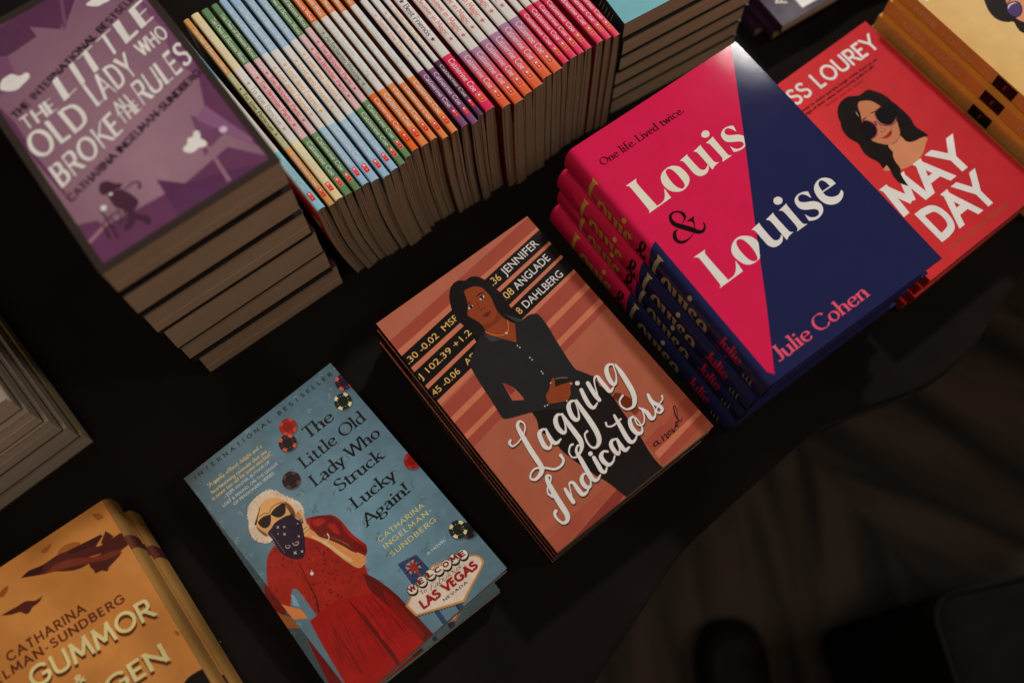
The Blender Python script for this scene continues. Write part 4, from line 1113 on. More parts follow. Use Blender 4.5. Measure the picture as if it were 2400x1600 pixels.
F 1 82,106,116 22,2191 6,2206 -5,2244 1,2266 17,2251 28,2213
F 1 82,106,116 -34,2216 -40,2235 -31,2263 -15,2273 -9,2255 -18,2226
F 1 82,106,116 -83,2243 -76,2263 -50,2282 -30,2281 -36,2261 -63,2242
F 1 82,106,116 491,2317 476,2305 446,2306 431,2319 447,2331 476,2330
F 1 82,106,116 499,2243 475,2248 443,2275 434,2298 457,2294 489,2267
F 1 82,106,116 431,2235 416,2247 407,2277 414,2296 429,2284 438,2253
F 1 82,106,116 382,2244 376,2262 385,2289 400,2298 406,2281 397,2254
F 1 82,106,116 331,2266 338,2286 365,2305 385,2305 378,2284 351,2265
F 1 82,106,116 896,2272 882,2260 855,2262 842,2275 856,2286 883,2285
F 1 82,106,116 885,2222 867,2222 844,2241 839,2260 858,2260 881,2241
F 1 82,106,116 851,2164 835,2181 824,2220 830,2243 846,2227 857,2187
F 1 82,106,116 790,2186 785,2206 795,2238 812,2249 817,2229 807,2197
F 1 82,106,116 732,2213 741,2234 773,2257 795,2257 785,2236 754,2213
F 1 98,126,140 1314,2211 1297,2199 1265,2201 1250,2214 1266,2226 1298,2224
F 1 82,106,116 1283,2165 1265,2164 1244,2182 1241,2201 1259,2202 1279,2184
F 1 82,106,116 1245,2133 1230,2145 1222,2173 1230,2191 1245,2180 1253,2151
F 1 82,106,116 1192,2125 1187,2145 1198,2177 1214,2189 1220,2168 1209,2136
F 1 82,106,116 1137,2155 1146,2176 1176,2197 1198,2198 1189,2177 1159,2155
F 1 98,126,140 1718,2217 1696,2205 1654,2208 1633,2221 1655,2233 1697,2230
F 1 82,106,116 1671,2162 1651,2163 1625,2184 1619,2205 1640,2204 1666,2182
F 1 98,126,140 1631,2098 1614,2117 1602,2161 1608,2187 1625,2168 1637,2124
F 1 82,106,116 1557,2107 1554,2132 1568,2173 1586,2189 1590,2164 1576,2123
F 1 82,106,116 1524,2171 1531,2191 1557,2209 1577,2208 1570,2188 1544,2170
F 1 82,106,116 2124,2221 2102,2209 2059,2211 2038,2225 2060,2236 2103,2234
F 1 82,106,116 2081,2160 2059,2162 2032,2185 2025,2207 2047,2205 2074,2182
F 1 82,106,116 2029,2120 2013,2136 2004,2173 2010,2195 2027,2180 2036,2143
F 1 82,106,116 1972,2143 1966,2162 1977,2192 1994,2202 1999,2183 1989,2153
F 1 98,126,140 1908,2162 1919,2184 1952,2206 1975,2207 1965,2185 1932,2163
F 1 82,106,116 2507,2219 2492,2207 2463,2208 2449,2221 2464,2233 2493,2232
F 1 98,126,140 2507,2154 2485,2156 2456,2180 2449,2203 2471,2200 2500,2176
F 1 82,106,116 2453,2112 2436,2128 2427,2168 2433,2190 2450,2174 2460,2135
F 1 98,126,140 2387,2119 2382,2142 2396,2179 2414,2193 2418,2170 2405,2133
F 1 82,106,116 2323,2153 2334,2176 2371,2201 2396,2202 2384,2179 2348,2155
F 1 98,126,140 2908,2216 2894,2204 2866,2205 2852,2218 2867,2231 2895,2230
F 1 82,106,116 2926,2138 2901,2143 2867,2172 2858,2196 2882,2192 2917,2163
F 1 82,106,116 2858,2105 2841,2121 2831,2162 2838,2186 2855,2169 2865,2128
F 1 82,106,116 2789,2113 2785,2136 2799,2174 2817,2189 2822,2165 2807,2127
F 1 82,106,116 2724,2149 2736,2172 2773,2197 2799,2199 2787,2176 2749,2151
F 1 98,126,140 -229,2062 -248,2051 -286,2053 -305,2065 -286,2077 -248,2075
F 1 98,126,140 -248,1993 -270,1997 -301,2023 -310,2046 -288,2042 -257,2016
F 1 82,106,116 -311,1982 -326,1994 -335,2024 -329,2042 -314,2030 -305,2001
F 1 98,126,140 -362,1983 -368,2002 -359,2032 -343,2042 -338,2023 -347,1993
F 1 82,106,116 -394,2025 -390,2043 -369,2057 -353,2055 -356,2037 -377,2022
F 1 82,106,116 123,1985 110,1974 84,1975 72,1988 85,1999 110,1998
F 1 82,106,116 115,1935 97,1935 74,1954 69,1973 87,1973 110,1954
F 1 82,106,116 79,1891 63,1905 53,1939 59,1960 75,1946 85,1911
F 1 82,106,116 15,1879 11,1903 24,1942 41,1957 45,1933 32,1895
F 1 82,106,116 -32,1930 -24,1950 6,1971 27,1971 19,1951 -11,1930
F 1 82,106,116 582,1986 562,1975 522,1976 502,1990 523,2001 562,1999
F 1 82,106,116 547,1927 526,1929 499,1952 492,1973 513,1971 540,1948
F 1 82,106,116 499,1885 483,1901 473,1939 478,1960 495,1945 505,1907
F 1 82,106,116 435,1886 430,1909 443,1947 460,1961 464,1938 452,1901
F 1 82,106,116 390,1935 398,1955 426,1975 447,1975 439,1955 411,1935
F 1 82,106,116 953,1979 934,1967 896,1969 877,1982 897,1994 934,1992
F 1 82,106,116 907,1933 889,1933 868,1951 864,1969 882,1970 903,1952
F 1 82,106,116 880,1862 863,1880 851,1923 856,1948 873,1930 885,1887
F 1 82,106,116 811,1879 806,1902 819,1939 836,1953 841,1931 828,1894
F 1 82,106,116 763,1925 771,1946 801,1967 822,1967 814,1946 784,1925
F 1 82,106,116 1316,1924 1297,1912 1260,1914 1241,1928 1261,1939 1298,1937
F 1 82,106,116 1295,1858 1273,1861 1243,1886 1235,1908 1257,1905 1287,1880
F 1 82,106,116 1232,1851 1217,1861 1209,1889 1217,1906 1232,1896 1239,1868
F 1 98,126,140 1178,1835 1173,1856 1184,1889 1201,1902 1206,1881 1195,1847
F 1 82,106,116 1148,1886 1152,1904 1175,1919 1192,1916 1188,1898 1165,1883
F 1 82,106,116 1702,1934 1687,1922 1660,1923 1646,1936 1660,1948 1689,1947
F 1 82,106,116 1683,1887 1665,1886 1644,1904 1640,1923 1658,1924 1679,1906
F 1 82,106,116 1653,1821 1637,1839 1626,1880 1632,1904 1649,1887 1659,1845
F 1 82,106,116 1585,1831 1580,1854 1594,1892 1612,1907 1616,1883 1603,1845
F 1 98,126,140 1531,1875 1541,1896 1574,1918 1596,1919 1587,1898 1554,1876
F 1 98,126,140 2103,1921 2081,1910 2038,1911 2018,1925 2039,1937 2082,1935
F 1 82,106,116 2047,1873 2028,1873 2006,1892 2002,1911 2021,1912 2043,1893
F 1 82,106,116 2012,1814 1996,1831 1986,1871 1992,1894 2008,1878 2019,1837
F 1 82,106,116 1945,1822 1941,1845 1954,1882 1972,1896 1976,1874 1963,1837
F 1 98,126,140 1912,1878 1918,1898 1943,1914 1962,1913 1956,1894 1931,1877
F 1 82,106,116 2562,1892 2544,1880 2508,1882 2491,1896 2510,1907 2545,1906
F 1 82,106,116 2522,1847 2504,1846 2483,1864 2480,1882 2498,1883 2519,1865
F 1 82,106,116 2493,1775 2476,1793 2465,1837 2471,1862 2489,1843 2499,1800
F 1 98,126,140 2426,1800 2421,1821 2434,1856 2452,1869 2456,1847 2443,1812
F 1 98,126,140 2362,1830 2373,1853 2409,1876 2433,1878 2422,1855 2386,1831
F 1 82,106,116 2878,1856 2861,1844 2828,1846 2812,1859 2829,1871 2862,1869
F 1 98,126,140 2851,1805 2832,1805 2808,1824 2804,1844 2824,1844 2848,1824
F 1 82,106,116 2811,1755 2794,1770 2785,1808 2792,1830 2809,1814 2818,1777
F 1 82,106,116 2747,1763 2742,1785 2756,1819 2774,1832 2778,1810 2765,1776
F 1 82,106,116 2695,1801 2705,1822 2736,1843 2759,1843 2749,1822 2718,1801
F 1 98,126,140 -224,1728 -237,1717 -262,1718 -275,1731 -262,1742 -236,1741
F 1 98,126,140 -235,1681 -253,1681 -274,1699 -278,1717 -261,1717 -239,1699
F 1 82,106,116 -264,1623 -281,1639 -292,1678 -287,1700 -270,1684 -259,1646
F 1 82,106,116 -327,1634 -332,1656 -321,1690 -305,1703 -300,1682 -311,1647
F 1 98,126,140 -361,1685 -356,1704 -333,1720 -315,1718 -320,1700 -343,1683
F 1 82,106,116 156,1677 139,1666 107,1668 91,1681 107,1692 140,1690
F 1 98,126,140 149,1611 127,1614 97,1639 89,1661 110,1658 141,1633
F 1 82,106,116 89,1594 74,1606 65,1638 71,1656 86,1644 95,1612
F 1 98,126,140 38,1604 32,1622 41,1650 56,1659 62,1641 53,1614
F 1 82,106,116 -21,1623 -12,1643 18,1664 39,1665 31,1644 1,1623
F 1 82,106,116 540,1665 524,1653 491,1655 475,1668 491,1679 524,1678
F 1 82,106,116 540,1593 516,1597 484,1624 475,1647 498,1643 530,1616
F 1 98,126,140 475,1573 459,1587 450,1621 456,1641 472,1628 481,1593
F 1 98,126,140 415,1569 410,1591 422,1627 439,1640 443,1618 431,1583
F 1 98,126,140 368,1613 376,1634 404,1653 425,1653 417,1633 389,1613
F 1 82,106,116 942,1651 925,1639 891,1641 875,1654 892,1666 925,1664
F 1 82,106,116 929,1587 907,1590 878,1614 871,1636 892,1633 921,1609
F 1 82,106,116 873,1562 857,1575 848,1609 855,1628 871,1615 879,1582
F 1 82,106,116 812,1552 807,1575 820,1611 837,1626 841,1603 829,1566
F 1 82,106,116 762,1597 771,1618 801,1639 823,1639 814,1618 784,1597
F 1 82,106,116 1346,1610 1326,1599 1286,1602 1267,1615 1287,1626 1326,1624
F 1 82,106,116 1303,1559 1284,1560 1259,1580 1254,1600 1274,1599 1298,1579
F 1 98,126,140 1255,1541 1240,1552 1233,1578 1241,1595 1255,1584 1263,1558
F 1 82,106,116 1206,1536 1200,1555 1211,1583 1227,1593 1232,1575 1222,1546
F 1 82,106,116 1143,1554 1153,1575 1185,1598 1208,1598 1198,1577 1165,1555
F 1 82,106,116 1701,1611 1685,1599 1655,1601 1641,1614 1656,1626 1686,1624
F 1 98,126,140 1701,1545 1678,1548 1649,1573 1641,1595 1663,1592 1693,1567
F 1 82,106,116 1646,1502 1630,1519 1619,1559 1625,1582 1642,1566 1652,1525
F 1 82,106,116 1585,1528 1579,1548 1591,1578 1607,1590 1613,1570 1601,1539
F 1 98,126,140 1553,1572 1557,1590 1580,1605 1598,1603 1593,1585 1570,1570
F 1 98,126,140 2134,1557 2113,1546 2071,1548 2050,1562 2072,1573 2114,1571
F 1 82,106,116 2085,1505 2065,1506 2041,1526 2036,1546 2056,1546 2080,1525
F 1 82,106,116 2046,1447 2029,1464 2018,1506 2024,1530 2041,1512 2052,1470
F 1 98,126,140 1987,1487 1981,1505 1991,1532 2007,1541 2013,1523 2003,1496
F 1 98,126,140 1949,1519 1954,1537 1978,1553 1996,1551 1991,1532 1967,1517
F 1 98,126,140 2524,1602 2506,1590 2473,1592 2456,1605 2474,1616 2507,1615
F 1 82,106,116 2512,1537 2490,1539 2460,1564 2453,1586 2476,1584 2505,1559
F 1 82,106,116 2458,1491 2442,1508 2431,1549 2437,1573 2454,1556 2465,1515
F 1 82,106,116 2387,1495 2383,1519 2398,1559 2417,1574 2420,1550 2405,1511
F 1 82,106,116 2330,1541 2341,1563 2376,1586 2400,1588 2389,1565 2354,1542
F 1 82,106,116 2924,1536 2901,1525 2857,1527 2836,1541 2859,1552 2903,1550
F 1 82,106,116 2879,1476 2857,1479 2829,1502 2823,1524 2845,1521 2873,1498
F 1 82,106,116 2827,1434 2810,1450 2801,1489 2808,1511 2824,1495 2834,1456
F 1 82,106,116 2755,1426 2751,1451 2767,1493 2787,1509 2790,1484 2774,1443
F 1 82,106,116 2694,1474 2706,1496 2744,1521 2769,1523 2757,1500 2719,1475
F 1 82,106,116 -215,1391 -230,1380 -259,1381 -274,1394 -259,1405 -230,1403
F 1 82,106,116 -220,1330 -241,1333 -268,1356 -275,1377 -255,1374 -228,1351
F 1 82,106,116 -272,1307 -287,1320 -296,1351 -290,1370 -275,1357 -266,1326
F 1 82,106,116 -324,1313 -330,1332 -321,1361 -306,1372 -300,1353 -309,1324
F 1 82,106,116 -372,1343 -365,1363 -339,1381 -319,1380 -326,1361 -352,1343
F 1 98,126,140 147,1396 131,1385 99,1386 83,1399 99,1410 131,1408
F 1 82,106,116 140,1330 119,1334 89,1359 81,1380 103,1377 132,1352
F 1 82,106,116 84,1307 68,1320 58,1354 64,1373 80,1360 89,1326
F 1 98,126,140 24,1300 19,1322 31,1358 47,1372 52,1349 40,1314
F 1 98,126,140 -37,1335 -27,1357 6,1380 29,1382 19,1360 -14,1337
F 1 98,126,140 571,1363 554,1352 521,1354 505,1367 522,1378 554,1376
F 1 82,106,116 560,1300 538,1303 509,1327 502,1349 523,1346 552,1322
F 1 82,106,116 510,1256 493,1273 482,1313 487,1336 504,1319 515,1279
F 1 82,106,116 441,1260 437,1284 450,1322 467,1337 471,1313 458,1275
F 1 82,106,116 395,1312 403,1332 433,1352 454,1352 446,1332 417,1312
F 1 82,106,116 922,1342 905,1331 873,1333 857,1346 874,1357 906,1355
F 1 82,106,116 922,1270 899,1274 867,1302 858,1325 881,1320 913,1293
F 1 82,106,116 862,1233 846,1251 835,1291 840,1314 857,1297 868,1257
F 1 82,106,116 800,1256 794,1277 806,1309 822,1321 827,1300 816,1268
F 1 82,106,116 752,1293 760,1313 788,1332 808,1331 801,1312 773,1293
F 1 98,126,140 1317,1361 1298,1350 1262,1352 1244,1365 1263,1376 1299,1374
F 1 98,126,140 1295,1299 1274,1301 1245,1325 1238,1347 1259,1344 1288,1320
F 1 82,106,116 1241,1267 1225,1281 1216,1317 1222,1338 1238,1323 1247,1288
F 1 82,106,116 1184,1280 1178,1300 1189,1331 1205,1341 1211,1322 1200,1291
F 1 82,106,116 1130,1310 1139,1330 1168,1350 1190,1350 1181,1330 1151,1310
F 1 82,106,116 1715,1329 1701,1318 1674,1320 1661,1332 1675,1344 1702,1342
F 1 82,106,116 1731,1256 1707,1261 1675,1288 1665,1311 1689,1307 1722,1279
F 1 82,106,116 1667,1228 1650,1244 1640,1281 1647,1303 1663,1287 1673,1250
F 1 82,106,116 1605,1241 1600,1262 1612,1295 1629,1307 1634,1286 1622,1253
F 1 82,106,116 1541,1269 1552,1291 1587,1314 1610,1315 1599,1293 1565,1270
F 1 82,106,116 2134,1297 2118,1286 2087,1287 2072,1301 2088,1312 2119,1310
F 1 82,106,116 2124,1236 2103,1239 2075,1262 2069,1283 2090,1281 2118,1257
F 1 82,106,116 2069,1214 2053,1227 2045,1258 2053,1277 2068,1264 2076,1233
F 1 82,106,116 2013,1213 2008,1233 2019,1265 2036,1276 2042,1256 2030,1224
F 1 98,126,140 1966,1249 1974,1269 2002,1288 2023,1287 2015,1267 1987,1249
F 1 82,106,116 2545,1265 2522,1254 2478,1257 2457,1270 2479,1281 2523,1279
F 1 82,106,116 2515,1194 2491,1198 2458,1226 2448,1249 2473,1245 2506,1217
F 1 82,106,116 2450,1159 2433,1176 2423,1216 2429,1239 2446,1222 2456,1182
F 1 82,106,116 2376,1155 2373,1180 2389,1222 2408,1238 2411,1213 2395,1171
F 1 82,106,116 2343,1222 2351,1241 2378,1259 2398,1258 2391,1238 2364,1221
F 1 82,106,116 2935,1279 2912,1268 2869,1271 2848,1284 2871,1295 2914,1293
F 1 82,106,116 2887,1224 2866,1225 2840,1247 2834,1268 2855,1267 2882,1244
F 1 98,126,140 2839,1181 2823,1197 2813,1234 2820,1256 2837,1240 2846,1203
F 1 82,106,116 2778,1199 2773,1219 2786,1250 2803,1261 2808,1241 2796,1210
F 1 82,106,116 2746,1243 2752,1261 2775,1277 2793,1274 2788,1256 2764,1241
F 1 98,126,140 -189,1140 -209,1130 -247,1132 -267,1145 -247,1155 -208,1153
F 1 82,106,116 -224,1084 -244,1086 -270,1109 -277,1128 -257,1126 -230,1104
F 1 98,126,140 -267,1037 -283,1054 -294,1093 -289,1115 -273,1099 -262,1060
F 1 82,106,116 -332,1043 -336,1066 -324,1103 -308,1117 -303,1094 -315,1057
F 1 82,106,116 -378,1091 -370,1111 -342,1131 -321,1131 -329,1111 -358,1091
F 1 98,126,140 199,1126 181,1115 145,1117 127,1130 145,1141 181,1139
F 1 82,106,116 165,1075 146,1076 122,1096 117,1115 135,1114 159,1094
F 1 82,106,116 119,1055 105,1065 97,1093 104,1110 118,1099 126,1071
F 1 82,106,116 71,1054 65,1072 74,1100 90,1109 96,1091 86,1064
F 1 82,106,116 23,1081 30,1100 56,1118 76,1117 69,1098 43,1080
F 1 82,106,116 619,1104 599,1093 560,1096 541,1109 561,1119 600,1117
F 1 82,106,116 577,1054 558,1054 534,1075 528,1094 547,1093 571,1073
F 1 82,106,116 535,1017 520,1031 510,1064 516,1083 532,1070 541,1037
F 1 82,106,116 484,1039 478,1056 487,1081 502,1090 508,1073 499,1047
F 1 82,106,116 448,1069 452,1087 474,1101 491,1098 487,1081 465,1066
F 1 82,106,116 944,1085 925,1074 888,1077 869,1090 888,1101 926,1098
F 1 82,106,116 897,1043 880,1042 859,1059 856,1078 873,1078 894,1060
F 1 82,106,116 862,1008 847,1020 838,1049 845,1067 860,1055 868,1026
F 1 98,126,140 801,986 797,1009 811,1046 828,1061 832,1038 819,1000
F 1 98,126,140 742,1027 752,1048 787,1071 810,1073 800,1051 765,1028
F 1 82,106,116 1301,1062 1286,1051 1258,1053 1244,1066 1259,1077 1287,1075
F 1 82,106,116 1304,998 1283,1001 1253,1025 1246,1047 1267,1044 1297,1019
F 1 82,106,116 1254,948 1237,966 1226,1009 1231,1033 1248,1015 1259,972
F 1 98,126,140 1189,978 1184,998 1196,1030 1212,1041 1217,1021 1206,990
F 1 82,106,116 1130,1007 1140,1027 1172,1049 1195,1050 1185,1029 1153,1007
F 1 98,126,140 1689,1020 1675,1009 1648,1010 1634,1023 1649,1034 1676,1033
F 1 82,106,116 1703,949 1680,953 1647,980 1638,1002 1662,998 1694,971
F 1 82,106,116 1633,945 1619,956 1611,984 1618,1002 1633,990 1641,962
F 1 98,126,140 1584,947 1578,965 1588,993 1604,1002 1610,984 1600,956
F 1 82,106,116 1541,978 1547,996 1572,1013 1592,1011 1585,992 1560,976
F 1 82,106,116 2152,1021 2131,1010 2090,1013 2070,1026 2091,1037 2132,1035
F 1 82,106,116 2099,976 2080,976 2058,994 2055,1013 2073,1013 2095,994
F 1 82,106,116 2061,933 2045,947 2036,981 2043,1001 2059,987 2068,953
F 1 82,106,116 1993,914 1990,939 2005,979 2024,995 2027,970 2012,930
F 1 82,106,116 1939,965 1950,986 1984,1009 2008,1010 1997,988 1963,966
F 1 82,106,116 2523,959 2501,948 2461,950 2441,964 2462,974 2503,972
F 1 98,126,140 2469,914 2451,914 2429,932 2426,951 2444,951 2466,932
F 1 82,106,116 2431,874 2415,887 2407,920 2414,939 2430,926 2438,893
F 1 82,106,116 2378,890 2372,908 2383,934 2399,944 2405,926 2394,899
F 1 98,126,140 2327,914 2335,933 2363,952 2384,951 2376,931 2348,913
F 1 82,106,116 2940,951 2924,940 2892,942 2877,955 2894,966 2925,964
F 1 82,106,116 2927,893 2906,895 2879,917 2873,938 2894,936 2921,914
F 1 82,106,116 2872,875 2856,887 2850,915 2857,933 2873,921 2880,893
F 1 98,126,140 2821,881 2816,898 2826,925 2843,934 2849,916 2838,889
F 1 98,126,140 2748,891 2760,912 2797,936 2821,937 2810,915 2773,892
F 1 82,106,116 -180,855 -195,845 -224,846 -238,859 -224,870 -194,868
F 1 98,126,140 -192,802 -211,803 -236,824 -242,844 -223,842 -198,821
F 1 82,106,116 -229,746 -245,763 -257,804 -252,827 -236,810 -224,769
F 1 82,106,116 -288,780 -294,799 -285,827 -270,837 -264,819 -273,790
F 1 98,126,140 -352,799 -342,820 -310,842 -288,843 -298,822 -330,800
F 1 82,106,116 221,796 202,786 164,788 145,801 164,811 202,809
F 1 82,106,116 195,735 174,738 145,762 137,783 159,780 187,756
F 1 82,106,116 147,686 131,704 119,746 124,769 140,751 152,710
F 1 98,126,140 80,701 75,724 87,760 104,773 109,751 96,715
F 1 82,106,116 24,742 34,763 66,784 88,785 78,765 47,743
F 1 82,106,116 609,837 589,827 550,830 531,842 551,853 590,850
F 1 82,106,116 560,792 543,792 521,811 516,830 534,829 556,811
F 1 82,106,116 524,755 509,768 500,799 506,818 521,805 530,773
F 1 82,106,116 470,762 465,781 475,810 490,820 496,801 486,772
F 1 98,126,140 421,792 428,811 455,830 476,829 468,810 441,791
F 1 98,126,140 951,791 934,781 903,783 887,795 903,806 935,804
F 1 82,106,116 945,726 924,730 894,755 885,777 907,773 937,748
F 1 98,126,140 882,722 867,732 860,759 867,775 882,765 889,738
F 1 82,106,116 830,709 825,729 836,760 852,772 857,751 846,720
F 1 82,106,116 784,746 791,765 818,783 839,782 831,763 804,745
F 1 82,106,116 1319,748 1304,737 1276,739 1262,752 1277,763 1305,761
F 1 82,106,116 1306,697 1287,698 1263,718 1258,737 1277,736 1301,716
F 1 82,106,116 1259,678 1244,688 1237,715 1245,731 1259,721 1267,694
F 1 82,106,116 1210,673 1204,691 1214,720 1230,730 1236,711 1225,682
F 1 98,126,140 1166,705 1172,724 1198,741 1218,739 1211,721 1185,704
F 1 82,106,116 1749,731 1728,720 1687,723 1667,736 1688,747 1729,744
F 1 82,106,116 1724,663 1700,667 1669,694 1660,716 1683,712 1715,685
F 1 98,126,140 1662,632 1646,648 1636,685 1642,707 1658,691 1668,654
F 1 82,106,116 1605,661 1599,679 1609,706 1625,716 1631,697 1621,670
F 1 82,106,116 1552,685 1560,704 1589,723 1610,723 1602,703 1572,684
F 1 98,126,140 2157,703 2141,692 2110,694 2095,707 2111,718 2142,716
F 1 82,106,116 2156,636 2134,639 2103,666 2095,688 2117,684 2148,658
F 1 82,106,116 2090,633 2075,643 2068,670 2075,687 2090,676 2097,649
F 1 98,126,140 2033,613 2029,635 2042,669 2059,681 2063,660 2051,626
F 1 82,106,116 1984,654 1993,674 2023,693 2045,693 2036,673 2006,654
F 1 82,106,116 2542,662 2522,652 2485,654 2467,667 2486,678 2524,676
F 1 82,106,116 2521,599 2498,602 2468,627 2461,649 2483,645 2513,620
F 1 82,106,116 2462,570 2446,585 2437,620 2444,641 2460,626 2469,590
F 1 82,106,116 2396,564 2392,587 2407,624 2425,639 2428,615 2414,578
F 1 82,106,116 2338,607 2350,628 2384,650 2408,651 2397,630 2362,608
F 1 82,106,116 2911,626 2896,615 2868,617 2855,630 2870,641 2897,639
F 1 82,106,116 2921,557 2898,561 2867,587 2858,609 2882,606 2913,579
F 1 98,126,140 2853,549 2838,561 2831,590 2839,607 2854,596 2861,567
F 1 98,126,140 2801,550 2795,569 2807,598 2824,608 2829,589 2817,560
F 1 98,126,140 2755,582 2762,601 2790,618 2810,617 2802,598 2775,580
F 2 140,28,17 940,2480 1124,2415 1318,2261 1370,2125 1372,1877 1412,1679 1422,1568 1257,1409 1189,1249* 1220,1142 1305,811 1338,469 1372,-102* 778,-75* 328,-93* 7,187* 63,643 113,999 161,1283* 285,1272* 295,1733 231,1789 64,1602* -78,1941* 190,2342 382,2457 530,2449
F 3 138,16,13 161,1283* 326,1276 552,1273 834,1144 1012,1028 1246,981* 1305,811 1338,469 1372,-102* 778,-75* 328,-93* 7,187* 63,643 113,999
F 5 84,16,12 1141,1311* 1226,1149 1308,816 1341,474 1364,-18* 1201,-28* 1159,392 1121,776 1072,1054
F 6 112,15,12 1209,934 1253,699 1270,103 1197,109 1138,605
K 4 134,18,14 866,609,5 876,244,6
K 4 92,12,11 1217,570,12 1238,189,6
K 4 104,12,11 369,1074,12 278,725,8
K 4 104,12,11 347,711,6 309,518,9
K 4 104,12,11 180,772,7 46,371,9
K 4 104,12,11 776,673,12 783,460,9
K 4 118,14,12 548,944,7 499,747,8
K 4 158,22,17 830,711,11 792,378,6
K 4 118,14,12 553,863,12 477,529,5
K 4 118,14,12 640,794,8 600,531,8
K 4 92,12,11 863,477,8 844,295,5
K 4 158,22,17 756,617,11 754,431,4
K 4 104,12,11 1184,917,7 1214,671,9
K 4 118,14,12 798,900,10 768,665,8
K 4 134,18,14 546,864,9 470,525,6
K 4 92,12,11 458,816,6 384,446,10
K 4 134,18,14 882,567,12 861,330,7
K 4 92,12,11 1036,956,7 1031,690,6
K 4 92,12,11 1295,428,10 1344,26,5
K 4 134,18,14 511,883,12 423,496,7
K 4 134,18,14 751,898,12 726,721,5
K 4 158,22,17 1048,539,8 1068,205,8
K 4 158,22,17 517,871,12 462,512,5
K 4 158,22,17 361,671,10 313,391,6
K 4 158,22,17 1079,609,11 1089,252,9
K 4 158,22,17 555,627,12 509,246,6
K 4 92,12,11 789,997,7 781,617,4
K 4 134,18,14 923,797,10 938,476,6
K 4 118,14,12 867,588,6 867,267,7
K 4 118,14,12 879,959,13 853,609,10
K 4 92,12,11 341,650,6 322,461,4
K 4 104,12,11 715,882,11 687,565,5
K 4 134,18,14 546,559,8 509,180,4
K 4 134,18,14 872,1017,7 853,719,5
K 4 92,12,11 371,964,6 300,659,7
K 4 158,22,17 793,493,11 775,89,7
K 4 158,22,17 635,941,10 583,545,9
K 4 92,12,11 620,876,8 581,663,9
K 4 158,22,17 375,839,8 287,493,5
K 4 118,14,12 1250,655,10 1277,427,9
K 4 92,12,11 534,1164,9 493,970,5
K 4 104,12,11 1217,490,11 1227,276,5
K 4 118,14,12 708,492,5 701,200,4
K 4 118,14,12 493,731,9 449,414,5
K 4 92,12,11 1000,666,10 992,504,4
K 4 134,18,14 940,933,9 952,661,8
K 4 92,12,11 882,768,10 864,378,8
K 4 118,14,12 1159,698,10 1179,350,6
K 4 92,12,11 490,684,10 404,298,9
K 4 118,14,12 1242,630,5 1274,365,5
K 4 92,12,11 1087,519,12 1079,200,10
K 4 118,14,12 954,1019,11 941,646,4
K 4 92,12,11 482,597,11 454,402,4
K 4 158,22,17 438,847,5 382,516,7
K 4 158,22,17 1001,488,10 1000,300,6
K 4 158,22,17 576,742,6 501,354,7
K 4 158,22,17 728,539,5 709,240,5
K 4 158,22,17 1084,831,8 1121,420,6
K 4 118,14,12 432,1212,5 376,962,4
K 4 158,22,17 849,932,6 830,548,7
K 4 92,12,11 792,856,10 787,475,4
K 4 104,12,11 272,615,11 209,285,6
K 4 92,12,11 1087,826,8 1119,428,8
K 4 158,22,17 614,967,9 588,640,7
K 4 118,14,12 811,624,6 777,372,4
K 4 92,12,11 708,527,9 671,204,9
K 4 104,12,11 870,805,10 842,533,4
K 4 118,14,12 1146,456,7 1168,182,4
K 4 158,22,17 551,1027,7 481,749,4
K 4 158,22,17 254,966,7 131,591,7
K 4 104,12,11 981,938,10 963,735,7
K 4 158,22,17 1186,544,7 1199,219,8
K 4 118,14,12 970,942,10 978,720,6
K 4 92,12,11 1206,961,6 1237,785,4
K 4 118,14,12 1106,486,7 1145,182,8
K 4 92,12,11 324,936,8 246,599,4
K 4 118,14,12 500,928,12 435,696,4
K 4 158,22,17 948,650,11 934,449,4
K 4 134,18,14 1227,861,5 1257,682,7
K 4 118,14,12 725,756,12 708,501,5
K 4 158,22,17 668,608,9 627,399,8
K 4 92,12,11 508,928,7 475,736,4
K 4 104,12,11 663,769,5 618,555,4
K 4 158,22,17 534,940,8 499,758,8
K 4 118,14,12 264,1081,8 129,681,8
K 4 158,22,17 900,467,6 903,124,8
K 4 92,12,11 815,890,10 784,658,5
K 4 118,14,12 246,760,12 143,466,9
K 4 134,18,14 694,968,8 626,569,5
K 4 118,14,12 615,1155,7 580,840,7
K 4 92,12,11 887,980,6 873,625,5
K 4 104,12,11 1176,696,9 1197,429,9
K 4 118,14,12 855,1016,6 834,648,3
K 4 92,12,11 1157,838,6 1180,501,5
K 4 104,12,11 424,846,8 383,594,8
K 4 92,12,11 1077,600,8 1073,218,4
K 4 118,14,12 1090,703,11 1084,542,5
K 4 92,12,11 1201,486,12 1233,139,7
K 4 134,18,14 1054,783,10 1061,624,8
K 4 134,18,14 215,827,9 127,511,8
K 4 134,18,14 599,525,10 575,157,7
K 4 134,18,14 1052,792,6 1073,481,5
K 4 92,12,11 204,765,7 134,446,9
K 4 158,22,17 484,728,12 465,550,8
K 4 134,18,14 1106,546,5 1109,239,4
K 4 92,12,11 551,665,8 534,394,8
K 4 158,22,17 786,972,6 754,640,8
K 4 104,12,11 790,646,7 793,390,8
K 4 92,12,11 1044,971,11 1041,573,4
K 4 92,12,11 278,885,8 197,508,6
K 6 84,11,10 752,1137,13 761,856,38 761,471,51 756,132,57 733,-37,32
K 5 112,13,12 354,1018,19 334,653,32 279,248,38
F 4 112,140,156 182,1753* 207,1692 179,1520* 115,1604*
F 4 184,110,58 -3,1738* 92,1589 165,1486 162,1333* 27,1428 -51,1535*
K 4 60,12,12 537,2039,10 513,1891,12 485,1777,10 456,1635,17 416,1458,19 334,1304,22
